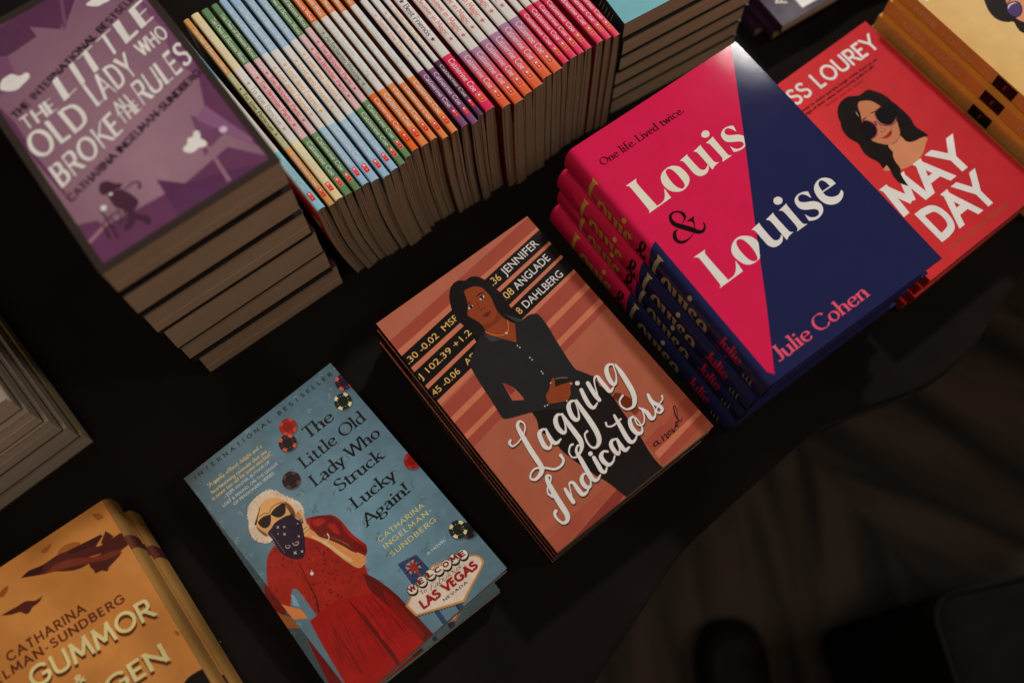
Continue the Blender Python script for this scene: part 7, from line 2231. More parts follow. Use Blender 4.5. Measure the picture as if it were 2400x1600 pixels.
'april': '''F 3 20,13,12 887,3084* 798,2937 739,2802 720,2673 747,2572 818,2480 897,2426 859,2314 852,2213 921,2105 1013,2033* 1573,2541*
F 4 188,124,92 1169,2860* 1066,2724 978,2470 1024,2308 1067,2238 1159,2165* 1573,2541*
F 5 30,20,30 993,2673 1085,2718 1189,2695 1245,2628 1205,2524 1106,2449 992,2448 940,2521 949,2609
F 6 66,48,92 1007,2662 1085,2698 1174,2682 1224,2624 1190,2535 1104,2469 1003,2464 961,2530 965,2606
F 7 190,176,206 1020,2670* 1083,2693 1168,2676 1205,2639* 1140,2666 1061,2665 1009,2643*
K 5 20,13,12 1061,2728,12 1155,2744,16 1273,2741,12
F 3 206,222,214 124,3652* 90,3578 103,3550 167,3563* 202,3589*''',
}
POSE = {'lag': [0.02998, 0.11016, 0.05786, 0.65495, 0.14518, 0.21711], 'blue': [-0.10948, 0.01383, 0.03231, 0.70831, 0.13719, 0.20688], 'louis': [0.17865, 0.21469, 0.11682, 0.62026, 0.15542, 0.22524], 'may': [0.32089, 0.31399, 0.05528, 0.65273, 0.12779, 0.20076], 'purple': [-0.24707, 0.25447, 0.2182, 0.63776, 0.12873, 0.20186], 'april': [0.44168, 0.39738, 0.0935, 0.65756, 0.133, 0.203], 'teal': [0.08746, 0.49416, 0.132, 0.53417, 0.13, 0.198], 'orange': [-0.28033, -0.09966, 0.06, 0.61749, 0.135, 0.21], 'violet': [0.23777, 0.56404, 0.032, 0.56225, 0.135, 0.205], 'grey': [-0.42925, 0.12118, 0.0, 0.69026, 0.13, 0.2]}
OWLS = [(93.3, 101.1, 355.5), (102.0, 108.6, 352.9), (108.0, 116.2, 354.1), (115.8, 122.7, 353.4), (123.4, 129.6, 351.9), (130.0, 136.7, 352.1), (136.8, 144.7, 350.8), (145.7, 152.8, 348.6), (153.1, 160.1, 349.0), (160.5, 166.9, 349.0), (167.8, 174.1, 352.2), (174.8, 181.5, 353.5), (182.2, 189.5, 352.0), (190.8, 197.3, 352.4), (198.4, 204.6, 348.3), (206.3, 213.0, 347.9), (215.2, 221.8, 347.5), (222.8, 229.4, 345.2), (230.7, 236.2, 348.1), (237.1, 246.0, 347.3), (248.6, 257.1, 342.4), (258.1, 267.2, 340.1), (267.8, 276.5, 341.4), (276.7, 286.4, 341.2), (287.6, 297.0, 344.3), (297.5, 306.9, 343.9), (307.7, 314.6, 345.3), (314.5, 321.7, 345.1), (322.0, 328.9, 345.0), (329.0, 336.1, 344.8), (339.0, 346.3, 343.8), (346.2, 353.1, 342.4), (353.4, 360.3, 340.9)]

def local_xy(pose, dx, dy):
    x, y, z, yw = pose[:4]
    return x + math.cos(yw) * dx - math.sin(yw) * dy, y + math.sin(yw) * dx + math.cos(yw) * dy
def stack(key, n, offs):
    """bottoms of the n books of a pile, topmost first"""
    p = POSE[key]; t = p[2] / n
    for i in range(n):
        dx, dy, da = offs[i] if i < len(offs) else (0, 0, 0)
        x, y = local_xy(p, dx, dy)
        yield i, x, y, p[2] - t * (i + 1), p[3] + da, p[4], p[5], t
ORD = ['topmost', 'second from top', 'third from top', 'fourth from top', 'fifth from top', 'sixth from top', 'seventh from top']

# ================================================================== the setting
def make_floor():
    mb = MB(); mb.face([(-3, -3, 0), (4, -3, 0), (4, 4, 0), (-3, 4, 0)], (0.1, 0.1, 0.1))
    o = mb.build('floor', M_FLOOR); o.location = (0, 0, -0.74); o['kind'] = 'structure'
make_floor()

EDGE = [(1.6, 1.25), (0.9, 0.80), (0.62, 0.545), (0.423, 0.343), (0.376, 0.285), (0.328, 0.248), (0.257, 0.223), (0.225, 0.203), (0.192, 0.176), (0.129, 0.122), (0.092, 0.074), (0.056, 0.025), (-0.02, -0.09), (-0.12, -0.24), (-0.25, -0.42), (-0.5, -0.62)]
def make_cloth():
    e = catmull(EDGE, False, 16); n = len(e)
    far = [(1.6 + (-1.6 - 1.6) * i / (n - 1), 1.9) for i in range(n)]
    cuts = 70
    V = []; rows = []
    def wr(x, y):
        # low soft folds where no books press the cloth flat
        m = math.exp(-(((x - 0.33) / 0.10) ** 2 + ((y - 0.60) / 0.07) ** 2))
        m2 = math.exp(-(((x + 0.36) / 0.06) ** 2 + ((y - 0.20) / 0.25) ** 2))
        f = math.sin(46 * x + 30 * y + 2 * math.sin(11 * y)) * 0.5 + 0.5
        return -0.0014 + 0.0012 * math.sin(9 * x + 3) * math.sin(8 * y + 1) + 0.0055 * m * f + 0.003 * m2 * f - 0.0008
    for i in range(n):
        (ex, ey), (fx, fy) = e[i], far[i]
        a, b = e[max(0, i - 1)], e[min(n - 1, i + 1)]
        tx, ty = b[0] - a[0], b[1] - a[1]; d = math.hypot(tx, ty); ox, oy = -ty / d, tx / d
        if ox * (ex - fx) + oy * (ey - fy) < 0: ox, oy = -ox, -oy
        row = []
        for k in range(cuts + 1):
            t = (1 - k / cuts) ** 1.6
            x, y = ex + (fx - ex) * t, ey + (fy - ey) * t
            z = wr(x, y)
            if k == cuts: z = -0.004
            row.append((x, y, z))
        fold = 0.012 + 0.012 * math.sin(i * 0.42) + 0.006 * math.sin(i * 0.97 + 1)
        for dz, off in ((-0.012, 0.006), (-0.03, 0.009), (-0.10, 0.010), (-0.22, 0.012), (-0.40, 0.014), (-0.60, 0.015), (-0.73, 0.016)):
            g = off * 0.6 - 0.09 * min(1.0, -dz / 0.5) + (fold - 0.012) * min(1, -dz / 0.4) * 0.6
            row.append((ex + ox * g, ey + oy * g, dz))
        rows.append(row)
    mb = MB(); m = len(rows[0])
    me = bpy.data.meshes.new('tablecloth')
    verts = [p for r in rows for p in r]; faces = []
    for i in range(n - 1):
        for k in range(m - 1):
            faces.append((i * m + k, (i + 1) * m + k, (i + 1) * m + k + 1, i * m + k + 1))
    me.from_pydata(verts, [], faces)
    me.polygons.foreach_set('use_smooth', [True] * len(faces))
    me.materials.append(M_CLOTH)
    o = bpy.data.objects.new('tablecloth', me); COL.objects.link(o)
    o['label'] = 'black cloth spread over the book table and hanging off its edge'; o['category'] = 'tablecloth'
make_cloth()

# ================================================================== books lying on the table
PAGE_EDGE = (0.50, 0.44, 0.36)
def const(c): return ink(c)

# -- crimson and navy hardbacks
def hardback(label, group, x, y, z, yaw, w, h, t, seed):
    t0 = thing('hardback_book', label, 'book', (x, y, z), yaw, group)
    CR_, NV_ = ink((182, 27, 68)), ink((29, 31, 66))
    bd = 0.0028                                             # board thickness
    a = Art(w, h, lambda px, py, l: (px, py, t + l))
    a.grid(0, 0, w, h, 8, 12, CR_)
    a.load(ART['louis'])
    a.poly([(0, 0), (0.0062, 0), (0, 0.0085)], NV_, 4)
    sheet(a, t, bd, NV_)
    a.mb.build('front_cover', M_JACKET, t0)
    b = Art(w, h, lambda px, py, l: (px, py, bd + l))
    b.grid(0, 0, w, h, 1, 1, NV_); sheet(b, bd, bd - 0.0001, NV_)
    b.mb.build('back_cover', M_JACKET, t0)
    # rounded spine: half of a flattened ellipse from the front board round to the back board
    bul = 0.0085; L = math.pi
    def smap(u, v, l):
        th = v / t * math.pi                                # 0 at the back board, pi at the front board
        c, s = math.cos(th), math.sin(th)
        k = abs(s) ** 0.72
        zz = t / 2 - (t / 2) * (abs(c) ** 0.80) * (1 if c > 0 else -1)
        return (-bul * k - l * s, h - u, zz + l * (-c))
    s = Art(h, t, smap)
    sp = 0.44 * h
    def cf(u, v):
        e = sp + (v / t - 0.5) * 0.006
        return CR_
    s.grid(0, 0, h, t, 30, 26, CR_)
    NVs = NV_
    for i in range(40):
        for j in range(26):
            v0, v1 = t * j / 26, t * (j + 1) / 26
            def ed(v): return sp - 0.004 + 0.012 * (1 - v / t)
            u0 = lambda v: ed(v) + (h - ed(v)) * i / 40
            u1 = lambda v: ed(v) + (h - ed(v)) * (i + 1) / 40
            s.poly([(u0(v0), v0), (u1(v0), v0), (u1(v1), v1), (u0(v1), v1)], NVs, 1)
    s.split = 0.0022
    gold, cream, blk, red = ink((176, 134, 58)), ink((146, 132, 98)), ink((20, 12, 14)), ink((170, 26, 50))
    s.text('Louis', 'sx', 0.030, t * 0.20, 0, 0.050, t * 0.66, gold, 3)
    s.text('&', 'sx', 0.086, t * 0.24, 0, 0.011, t * 0.56, blk, 3)
    s.text('Louise', 'sx', 0.106, t * 0.20, 0, 0.060, t * 0.66, cream, 3)
    s.text('Julie', 'sd', 0.177, t * 0.54, 0, 0.023, t * 0.27, red, 3)
    s.text('Cohen', 'sd', 0.176, t * 0.18, 0, 0.025, t * 0.27, red, 3)
    for k, sz in enumerate((0.8, 1.0, 1.3)):                # leaf sprig mark
        u = 0.206 + k * 0.0035
        s.poly([(u, t * 0.45), (u + 0.0012, t * 0.46), (u + 0.0006 * sz, t * (0.45 + 0.13 * sz))], cream, 3)
        s.poly([(u, t * 0.45), (u + 0.0032, t * (0.42 - 0.07 * sz)), (u + 0.0014, t * 0.46)], cream, 3, 2)
    for u_, cc in ((0.0, CR_), (h, NV_)):                    # jacket turned in at head and foot
        s.mb.face([smap(u_, t * k / 20, 0.0) for k in range(21)], cc)
    s.mb.build('spine', M_JACKET, t0, smooth=False)
    page_block(t0, 0.001, 0.003, w - 0.0035, h - 0.003, bd + 0.0001, t - bd - 0.0001, M_PAGES, seed, 12)
    return t0
LO = [(0, 0, 0), (-0.0035, 0.0015, 0.004), (-0.0035, 0.002, -0.004), (-0.0065, 0.003, 0.006)]
for i, x, y, z, yw, w, h, t in stack('louis', 4, LO):
    hardback(['topmost crimson and navy hardback with large cream lettering, lying in full view', 'second hardback down in the crimson and navy pile, red edge showing', 'third hardback down in the crimson and navy pile', 'lowest hardback of the crimson and navy pile, on the cloth'][i],
             'crimson and navy hardbacks in a pile', x, y, z, yw, w, h, t, 30 + i)

# -- salmon striped paperbacks
def lag_cf(w, h):
    a, b = ink((156, 88, 68)), ink((142, 76, 54))
    return lambda x, y: mixc(b, a, min(1, max(0, y / h)))
def lag_spine(s):
    t = s.h
    c = ink((150, 140, 130)); o = ink((120, 58, 40))
    s.grid(0, 0, s.w, t, 1, 1, ink((24, 16, 15)), 1)
    s.grid(0, 0, 0.035, t, 1, 1, ink((92, 44, 34)), 2)
    s.text('JENNIFER ANGLADE DAHLBERG', 'fp', 0.044, t * 0.32, 0, 0.075, t * 0.34, c, 3)
    s.text('Lagging Indicators', 'sc', 0.130, t * 0.3, 0, 0.055, t * 0.40, c, 3)
LL = [(0, 0, 0), (-0.0005, 0.0005, 0.0015), (-0.0012, 0.001, -0.002), (-0.0016, 0.0015, 0.002)]
for i, x, y, z, yw, w, h, t in stack('lag', 4, LL):
    paperback(['salmon striped paperback showing a woman in a black blouse, topmost of its pile', 'second book down in the salmon striped pile', 'third book down in the salmon striped pile', 'lowest book in the salmon striped pile, on the cloth'][i], 'book',
              'salmon striped paperbacks in a pile', x, y, z, yw, w, h, t, M_SATIN, art=(lambda a: a.load(ART['lag'])) if i == 0 else None, base=ink((150, 82, 60)), cf=lag_cf(w, h),
              spine=lag_spine, spine_base=ink((24, 16, 15)), back=ink((30, 20, 18)), edge=ink((64, 36, 28)), seed=40 + i, curl=0.0050 if i == 0 else 0.0)

# -- blue paperbacks
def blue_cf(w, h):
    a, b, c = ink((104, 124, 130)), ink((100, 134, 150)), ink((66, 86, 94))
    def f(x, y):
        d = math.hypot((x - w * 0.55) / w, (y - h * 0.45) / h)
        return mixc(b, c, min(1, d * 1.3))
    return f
def blue_spine(s):
    t, h = s.h, s.w
    s.grid(0.49 * h, 0, 0.585 * h, t, 4, 3, ink((112, 22, 18)), 1)
    s.grid(0.585 * h, 0, 0.635 * h, t, 3, 3, ink((150, 82, 40)), 1)
    s.poly([(0.80 * h, t), (h, t), (h, t * 0.2)], ink((110, 18, 16)), 1)
    s.text('THE LITTLE OLD LADY', 'fp', 0.02, t * 0.3, 0, 0.07, t * 0.35, ink((40, 44, 46)), 2)
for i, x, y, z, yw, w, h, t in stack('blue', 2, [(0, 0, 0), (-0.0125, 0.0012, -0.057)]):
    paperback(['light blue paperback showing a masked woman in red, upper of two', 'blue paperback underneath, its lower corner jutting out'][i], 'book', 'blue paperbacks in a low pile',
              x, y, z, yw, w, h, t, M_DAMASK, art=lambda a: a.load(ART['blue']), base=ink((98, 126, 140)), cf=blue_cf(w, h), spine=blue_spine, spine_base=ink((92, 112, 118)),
              back=ink((90, 112, 124)), edge=ink((150, 138, 122)), seed=50 + i, ngrid=(14, 20), curl=0.0012 if i == 0 else 0.0)

# -- red paperbacks
def may_cf(w, h):
    a, b = ink((190, 46, 48)), ink((154, 30, 38))
    return lambda x, y: mixc(a, b, min(1, max(0, x / w * 0.75 + (1 - y / h) * 0.25)))
for i, x, y, z, yw, w, h, t in stack('may', 4, [(0, 0, 0), (-0.002, 0.001, 0), (-0.0035, -0.001, 0.006), (-0.006, 0.001, 0.0)]):
    paperback(['red paperback showing a dark haired woman in round sunglasses, topmost of its pile', 'second book down in the red pile', 'third book down in the red pile', 'lowest book in the red pile, on the cloth'][i], 'book', 'red paperbacks in a pile',
              x, y, z, yw, w, h, t, M_MATT, art=(lambda a: a.load(ART['may'])) if i == 0 else None, base=ink((186, 42, 46)), cf=may_cf(w, h), spine_base=ink((110, 24, 26)), back=ink((80, 20, 22)), edge=ink((150, 60, 50)), seed=60 + i, curl=0.0015 if i == 0 else 0.0)

# -- golden yellow paperbacks at the right edge
def april_spine(s):
    t, h = s.h, s.w
    c = ink((236, 168, 116))
    s.text('APRIL FOOLS', 'fp', 0.020, t * 0.28, 0, 0.064, t * 0.46, c, 4)
    s.grid(0.108, t * 0.12, 0.129, t * 0.93, 1, 10, ink((26, 12, 18)), 4)
    s.text('f', 'so', 0.1165, t * 0.35, 0, 0.004, t * 0.38, ink((110, 46, 60)), 6)
    s.text('JESS LOUREY', 'fp', 0.146, t * 0.28, 0, 0.052, t * 0.46, c, 4)
def april_cf(w, h):
    a, b = ink((198, 168, 114)), ink((186, 146, 84))
    return lambda x, y: mixc(a, b, min(1, abs(x / w - 0.5) * 1.4 + max(0, 0.6 - x / w) * 0.3))
AO = [(0, 0, 0), (-0.0050, 0.0, 0.0), (-0.0098, 0.0, 0.0), (-0.0098, 0.001, 0.0), (-0.0098, -0.001, 0.0), (-0.0098, 0.0, 0.0)]
for i, x, y, z, yw, w, h, t in stack('april', 6, AO):
    paperback(['pale yellow paperback with a face in purple glasses, topmost of the golden pile', 'second golden spined book down in its pile', 'third golden spined book down in its pile', 'fourth golden spined book down in its pile', 'fifth golden spined book down in its pile', 'lowest golden spined book of its pile'][i], 'book', 'golden yellow paperbacks in a pile',
              x, y, z, yw, w, h, t, M_SATIN, art=(lambda a: a.load(ART['april'])) if i == 0 else None, base=ink((200, 130, 50)), cf=april_cf(w, h) if i == 0 else None, spine=april_spine, spine_base=ink((206, 136, 66)), back=ink((140, 88, 42)), edge=ink((210, 140, 60)), seed=70 + i)

# -- purple paperbacks, upper left
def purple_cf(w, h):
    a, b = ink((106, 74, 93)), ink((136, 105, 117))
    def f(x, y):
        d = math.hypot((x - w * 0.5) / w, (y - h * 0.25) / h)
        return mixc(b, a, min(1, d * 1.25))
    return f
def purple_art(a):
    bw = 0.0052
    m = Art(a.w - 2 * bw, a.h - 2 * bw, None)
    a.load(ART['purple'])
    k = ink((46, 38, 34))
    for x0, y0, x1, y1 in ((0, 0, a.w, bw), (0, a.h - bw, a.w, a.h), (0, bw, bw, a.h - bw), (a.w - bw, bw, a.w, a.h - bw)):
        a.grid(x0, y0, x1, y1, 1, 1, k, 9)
PO = [(0, 0, 0), (0, 0, 0), (0.001, 0.001, -0.002), (0.004, 0.001, 0.006), (0.005, 0.003, -0.006), (0.010, 0.0035, 0.004)]
PG = [(0.0065, 0), (0.006, 0.0005), (0.003, 0.001), (0.001, 0.0), (0.0065, 0.0), (0.001, 0.0005)]
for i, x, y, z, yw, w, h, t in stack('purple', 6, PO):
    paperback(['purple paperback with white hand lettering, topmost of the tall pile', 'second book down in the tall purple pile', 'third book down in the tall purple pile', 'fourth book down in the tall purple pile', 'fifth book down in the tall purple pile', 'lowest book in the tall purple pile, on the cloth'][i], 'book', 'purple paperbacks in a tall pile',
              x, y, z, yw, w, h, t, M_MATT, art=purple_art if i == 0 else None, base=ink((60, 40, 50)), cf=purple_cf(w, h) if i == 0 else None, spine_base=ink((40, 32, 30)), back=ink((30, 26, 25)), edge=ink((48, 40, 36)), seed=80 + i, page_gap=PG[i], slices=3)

# -- teal topped paperbacks
TG = [(0.003, 0), (0.003, 0.0), (0.0025, 0.0), (0.0025, 0.0), (0.0015, 0), (0.0015, 0)]
def teal_spine(s):
    c = ink((170, 170, 140))
    for k in range(5): s.poly([(0.165 + k * 0.004, s.h * 0.3), (0.1655 + k * 0.004, s.h * 0.3), (0.168 + k * 0.004, s.h * 0.75), (0.1675 + k * 0.004, s.h * 0.75)], c, 2)
for i, x, y, z, yw, w, h, t in stack('teal', 6, [(0, 0, 0), (0.001, -0.001, 0.004), (0.0015, 0.0, -0.003), (0.0, 0.001, 0.0), (0.001, 0.002, 0.004), (0.001, 0.002, 0.0)]):
    paperback(['teal covered book, topmost of the pile beside the upright row', 'second book down under the teal cover', 'third book down under the teal cover', 'fourth book down under the teal cover', 'fifth book down under the teal cover', 'lowest book in the teal topped pile'][i], 'book', 'teal paperbacks in a pile',
              x, y, z, yw, w, h, t, M_SATIN, base=ink((92, 150, 160)) if i == 0 else ink((30, 36, 34)), spine=teal_spine, spine_base=ink((34, 46, 44)), back=ink((26, 34, 32)), edge=ink((30, 36, 34)) if i else ink((60, 80, 80)), seed=90 + i, page_gap=TG[i], slices=3)

# -- orange paperbacks with jets, lower left
def orange_cf(w, h):
    a, b = ink((182, 122, 62)), ink((162, 102, 46))
    return lambda x, y: mixc(a, b, min(1, abs(math.sin(x * 40 + y * 25)) * 0.6))
def jacketed(label, x, y, z, yaw, w, h, t, seed):
    t0 = thing('hardback_book', label, 'book', (x, y, z), yaw, 'orange hardbacks in a low pile')
    c0, c1 = ink((134, 98, 50)), ink((112, 80, 40))
    a = Art(w, h, lambda px, py, l: (px, py, t + l))
    a.grid(0, 0, w, h, 14, 20, orange_cf(w, h))
    a.load(ART['orange'])
    sheet(a, t, 0.0028, ink((120, 80, 40)))
    a.mb.build('front_cover', M_MOTTLE, t0)
    b = Art(w, h, lambda px, py, l: (px, py, 0.0028 + l)); b.grid(0, 0, w, h, 1, 1, c1); sheet(b, 0.0028, 0.0027, c1)
    b.mb.build('back_cover', M_MATT, t0)
    def smap(u, v, l):
        th = v / t * math.pi; c, s_ = math.cos(th), math.sin(th)
        zz = t / 2 - (t / 2 - 0.0004) * (abs(c) ** 0.6) * (1 if c > 0 else -1)
        return (w + 0.0042 * abs(s_) ** 0.9 + l * s_, h - u, zz - l * c)
    s = Art(h, t, smap)
    s.grid(0, 0, h, t, 40, 22, lambda u, v: mixc(c0, c1, 0.5 + 0.5 * math.sin(u * 60 + 1)))
    br, bd2 = ink((84, 44, 34)), ink((58, 28, 26))
    s.grid(0.0315, 0, 0.0425, t, 4, 22, br, 1)
    for k in range(9): s.grid(0.032 + 0.0011 * k, t * (0.1 + 0.08 * (k % 4)), 0.0328 + 0.0011 * k, t * (0.6 + 0.09 * (k % 3)), 1, 10, bd2, 2)
    s.grid(0.0116, 0, 0.0121, t, 1, 22, ink((96, 60, 30)), 1)
    s.grid(0.192, 0, h, t, 4, 22, ink((30, 22, 18)), 1)
    s.mb.build('spine', M_MATT, t0)
    page_block(t0, 0.003, 0.004, w - 0.001, h - 0.004, 0.003, t - 0.0029, M_PAGES, seed, 10)
for i, x, y, z, yw, w, h, t in stack('orange', 2, [(0, 0, 0), (0.0042, -0.0065, 0.004)]):
    jacketed(['orange hardback with dark jets and cream capitals, topmost in the lower left', 'lower orange hardback, its rounded side jutting right on the cloth'][i], x, y, z, yw, w, h, t, 100 + i)

# -- violet and white books, upper right
def violet_art(a):
    wh = ink((196, 196, 190))
    a.grid(0.026, 0.006, a.w, a.h, 1, 1, wh, 1)
    a.text('Acti', 'fm', 0.0185, 0.018, math.pi / 2, 0.030, 0.0090, ink((180, 172, 156)), 2)
    a.text('hy', 'bb', 0.085, 0.016, math.pi * 0.62, 0.014, 0.010, ink((40, 34, 30)), 2)
for i, x, y, z, yw, w, h, t in stack('violet', 3, [(0, 0, 0), (-0.0035, 0.004, 0.01), (-0.009, 0.020, -0.01)]):
    paperback(['dark violet book with a white panel, topmost at the upper right', 'second violet book down, under the white panelled one', 'lowest violet book, its end poking out beside the teal pile'][i], 'book', 'violet books in a low pile',
              x, y, z, yw, w, h, t, M_SATIN, spine_mat=M_FOIL, art=violet_art if i == 0 else None, base=ink((44, 26, 48)), spine_base=ink((44, 26, 50)), back=ink((36, 22, 40)), edge=ink((70, 58, 44)), seed=110 + i)

# -- white paged books at the left edge
GO = [(-0.0060, 0.0075, 0.0), (-0.0040, 0.003, 0.0), (-0.0010, 0.001, 0.0), (0.002, 0.001, 0.0), (0.004, 0.002, 0.0)]
gp = POSE['grey']
for i in range(5):
    t = 0.025; x, y = local_xy(gp, GO[i][0], GO[i][1])
    paperback(['book with white page edges, topmost of the pile at the left edge', 'second book down in the white paged pile', 'third book down in the white paged pile', 'fourth book down in the white paged pile', 'lowest book of the white paged pile, with an olive cover strip'][i], 'book', 'white paged books at the left edge',
              x, y, 0.025 * (4 - i), gp[3], gp[4], gp[5], t, M_MATT, base=ink((120, 108, 60)) if i == 4 else ink((128, 118, 106)), spine_base=ink((60, 52, 40)), back=ink((50, 44, 38)), edge=ink((96, 86, 66)), seed=120 + i, pages=M_PAGES_GREY, page_gap=(0.0004, 0.0006), slices=2)

# -- a dark book with small yellow marks, just showing behind the purple pile
def dark_art(a):
    y_ = ink((170, 130, 40))
    for cx, cy in ((0.062, 0.006), (0.041, 0.007), (0.082, 0.012), (0.020, 0.016)):
        a.grid(cx, cy, cx + 0.006, cy + 0.005, 1, 1, y_, 2)
px_ = POSE['purple']
x, y = local_xy(px_, -0.004, px_[5] + 0.004)
paperback('black book with small yellow squares behind the purple pile', 'book', None, x, y, 0.0, px_[3], 0.13, 0.2, 0.19, M_MATT, art=dark_art, base=ink((18, 16, 18)), spine_base=ink((18, 16, 18)), back=ink((18, 16, 18)), seed=130)

# ================================================================== the upright row
H_UP, L_UP, YAW_UP = 0.129, 0.198, 0.641
C_ = dict(blue0=(118, 172, 200), ochre=(184, 132, 74), cream=(226, 180, 138), green=(86, 118, 80), blue=(132, 163, 196), dorange=(206, 92, 34), orange=(216, 116, 66), purple=(110, 66, 104), dpurple=(84, 46, 78), crimson=(200, 34, 76), red=(206, 46, 80))
MID = dict(pale=(196, 204, 186), olive=(168, 168, 130), mint=(206, 214, 202), pink=(214, 162, 166), cream=(222, 218, 206), grey=(160, 166, 156), ice=(196, 212, 212), white=(218, 220, 218), warm=(226, 220, 200), lav=(206, 206, 220))
SPEC = [('blue0', 'pale', '', (90, 110, 80)), ('ochre', 'olive', 'To the Rescue', (58, 62, 36)), ('cream', 'mint', 'To the Rescue', (140, 152, 136))]
SPEC += [('green', 'pink', 'The Birthday Party', (176, 60, 60))] * 2 + [('blue', 'cream', 'Lost and Found', (206, 150, 92))] * 4 + [('green', 'pink', 'The Birthday Party', (176, 66, 64))] * 2
SPEC += [('dorange', 'grey', 'An Enchanted Wedding', (92, 98, 100))] + [('orange', 'ice', 'An Enchanted Wedding', (160, 184, 196))] * 4 + [('purple', 'cream', 'Save the Day', (204, 140, 110))] * 2 + [('dpurple', 'warm', 'Save the Day', (214, 160, 110))]
SPEC += [('crimson', 'lav', 'Best Friends', (62, 40, 70))] + [('grad', 'white', 'Believe in Magic', (188, 92, 80))] * 6 + [('red', 'white', '', (180, 90, 80))] * 7
NAMES = {'blue0': 'sky blue', 'ochre': 'ochre', 'cream': 'cream orange', 'green': 'dark green', 'blue': 'pale blue', 'dorange': 'deep orange', 'orange': 'orange', 'purple': 'mauve purple', 'dpurple': 'dark plum', 'crimson': 'crimson', 'grad': 'mauve to orange', 'red': 'rosy red'}
MIDN = {'pale': 'pale green', 'olive': 'olive', 'mint': 'mint', 'pink': 'pink', 'cream': 'cream', 'grey': 'grey green', 'ice': 'ice blue', 'white': 'white', 'warm': 'warm white', 'lav': 'lavender'}
CNT = ['first', 'second', 'third', 'fourth', 'fifth', 'sixth', 'seventh']
def upright(i, x0, x1, yend, spec, label, pitch):
    body, mid, title, tcol = spec
    x0 += 0.00055; t = x1 - x0 - 0.00065
    X = Vector((math.cos(YAW_UP), math.sin(YAW_UP), 0)); Y = Vector((-math.sin(YAW_UP), math.cos(YAW_UP), 0))
    yaw = 0.667 if i == 0 else 0.615 + 0.036 * math.exp(-i / 4.5)
    H_UP = 0.129 + 0.0007 * math.sin(i * 1.7)
    lean = 0.0135 * max(0.0, 1 - i / 30.0) + 0.001 * math.sin(i * 2.3)
    bow = 0.0035 * max(0.0, 1 - i / 30.0)
    r = random.Random(500 + i)
    o = X * (x0 + lean) + Y * yend
    t0 = thing('paperback_book', label, 'book', (o.x, o.y, 0), yaw, 'slim paperbacks standing spine up in a row')
    tilt = r.uniform(-0.0006, 0.0006)
    def lx(z):
        k = 1 - z / H_UP
        return -lean * (1 - k) - bow * math.sin(math.pi * k) 
    if body == 'grad':
        g0, g1, g2 = ink((144, 112, 144)), ink((208, 66, 88)), ink((226, 84, 44))
        def bc(u): return mixc(g0, g1, min(1, max(0, (u / L_UP - 0.71) / 0.13))) if u < 0.84 * L_UP else mixc(g1, g2, min(1, (u / L_UP - 0.84) / 0.14))
        body_c = ink((96, 22, 28))
    else:
        base = ink(C_[body]); lite = tuple(min(0.88, c * 1.12 + 0.01) for c in base)
        def bc(u): 
            f = u / L_UP
            if f < 0.32: return mixc(base, lite, 0.5 * math.sin(f / 0.32 * math.pi))
            return mixc(lite, base, min(1, (f - 0.71) / 0.12)) if body not in ('dpurple', 'dorange') else base
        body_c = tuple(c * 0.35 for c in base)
    midc = ink(MID[mid])
    # spine on top, gently rounded over
    def smap(u, v, l):
        k = abs(2 * v / t - 1) ** 5
        return (lx(H_UP) + v, L_UP - u, H_UP - 0.0011 * k + l)
    s = Art(L_UP, t, smap)
    def cf(u, v):
        f = u / L_UP
        return bc(u) if f < 0.3099 or f > 0.7101 else midc
    s.grid(0, 0, 0.31 * L_UP, t, 10, 10, lambda u, v: bc(u))
    def mc(u, v):
        q = abs(u / L_UP - 0.51) / 0.2
        return mixc(midc, tuple(c * 0.92 for c in midc), q)
    s.grid(0.31 * L_UP, 0, 0.71 * L_UP, t, 10, 10, mc)
    s.grid(0.71 * L_UP, 0, L_UP, t, 12, 10, lambda u, v: bc(max(u, 0.7101 * L_UP)))
    wt = ink((214, 210, 196)) if body not in ('ochre', 'cream', 'blue0', 'blue') else ink((222, 216, 196))
    s.text('The Owls of Blossom Wood', 'ow', 0.0115, t * 0.24, 0, 0.048, t * 0.60, wt, 2)
    tc_ = ink(tcol)
    if title:
        tw = {'To the Rescue': 0.040, 'The Birthday Party': 0.042, 'Lost and Found': 0.041, 'An Enchanted Wedding': 0.047, 'Save the Day': 0.036, 'Best Friends': 0.034, 'Believe in Magic': 0.040}[title]
        u0 = L_UP * 0.515 - tw / 2
        s.text(title, 'ow', u0, t * 0.26, 0, tw, t * 0.58, tc_, 2)
        for uc in (u0 - 0.0042, u0 + tw + 0.0042):          # little leaf
            cy = t * 0.48; rr = t * 0.30
            pts = []
            for k in range(10):
                a_ = 2 * math.pi * k / 10 + 0.3; q = rr * (1.0 if k % 2 == 0 else 0.38)
                pts.append((uc + q * math.cos(a_), cy + q * math.sin(a_)))
            s.fill([pts], tc_, 2)
    for zone in ((0.325, 0.385), (0.645, 0.70)):             # pale blossom dots
        for k in range(7):
            u = L_UP * r.uniform(*zone); v = t * r.uniform(0.12, 0.88); q = t * r.uniform(0.04, 0.10)
            if k % 3 == 0:
                pts = [(u + q * 1.8 * (1 if j % 2 == 0 else 0.35) * math.cos(j * math.pi / 4), v + q * 1.8 * (1 if j % 2 == 0 else 0.35) * math.sin(j * math.pi / 4)) for j in range(8)]
                s.fill([pts], ink((236, 236, 232)), 2)
            else: s.poly(disc(u, v, q, 8), ink((234, 234, 230)), 2)
    s.text('Catherine Coe', 'sp', L_UP * 0.735, t * 0.25, 0, 0.0335, t * 0.60, ink((226, 221, 212)), 2)
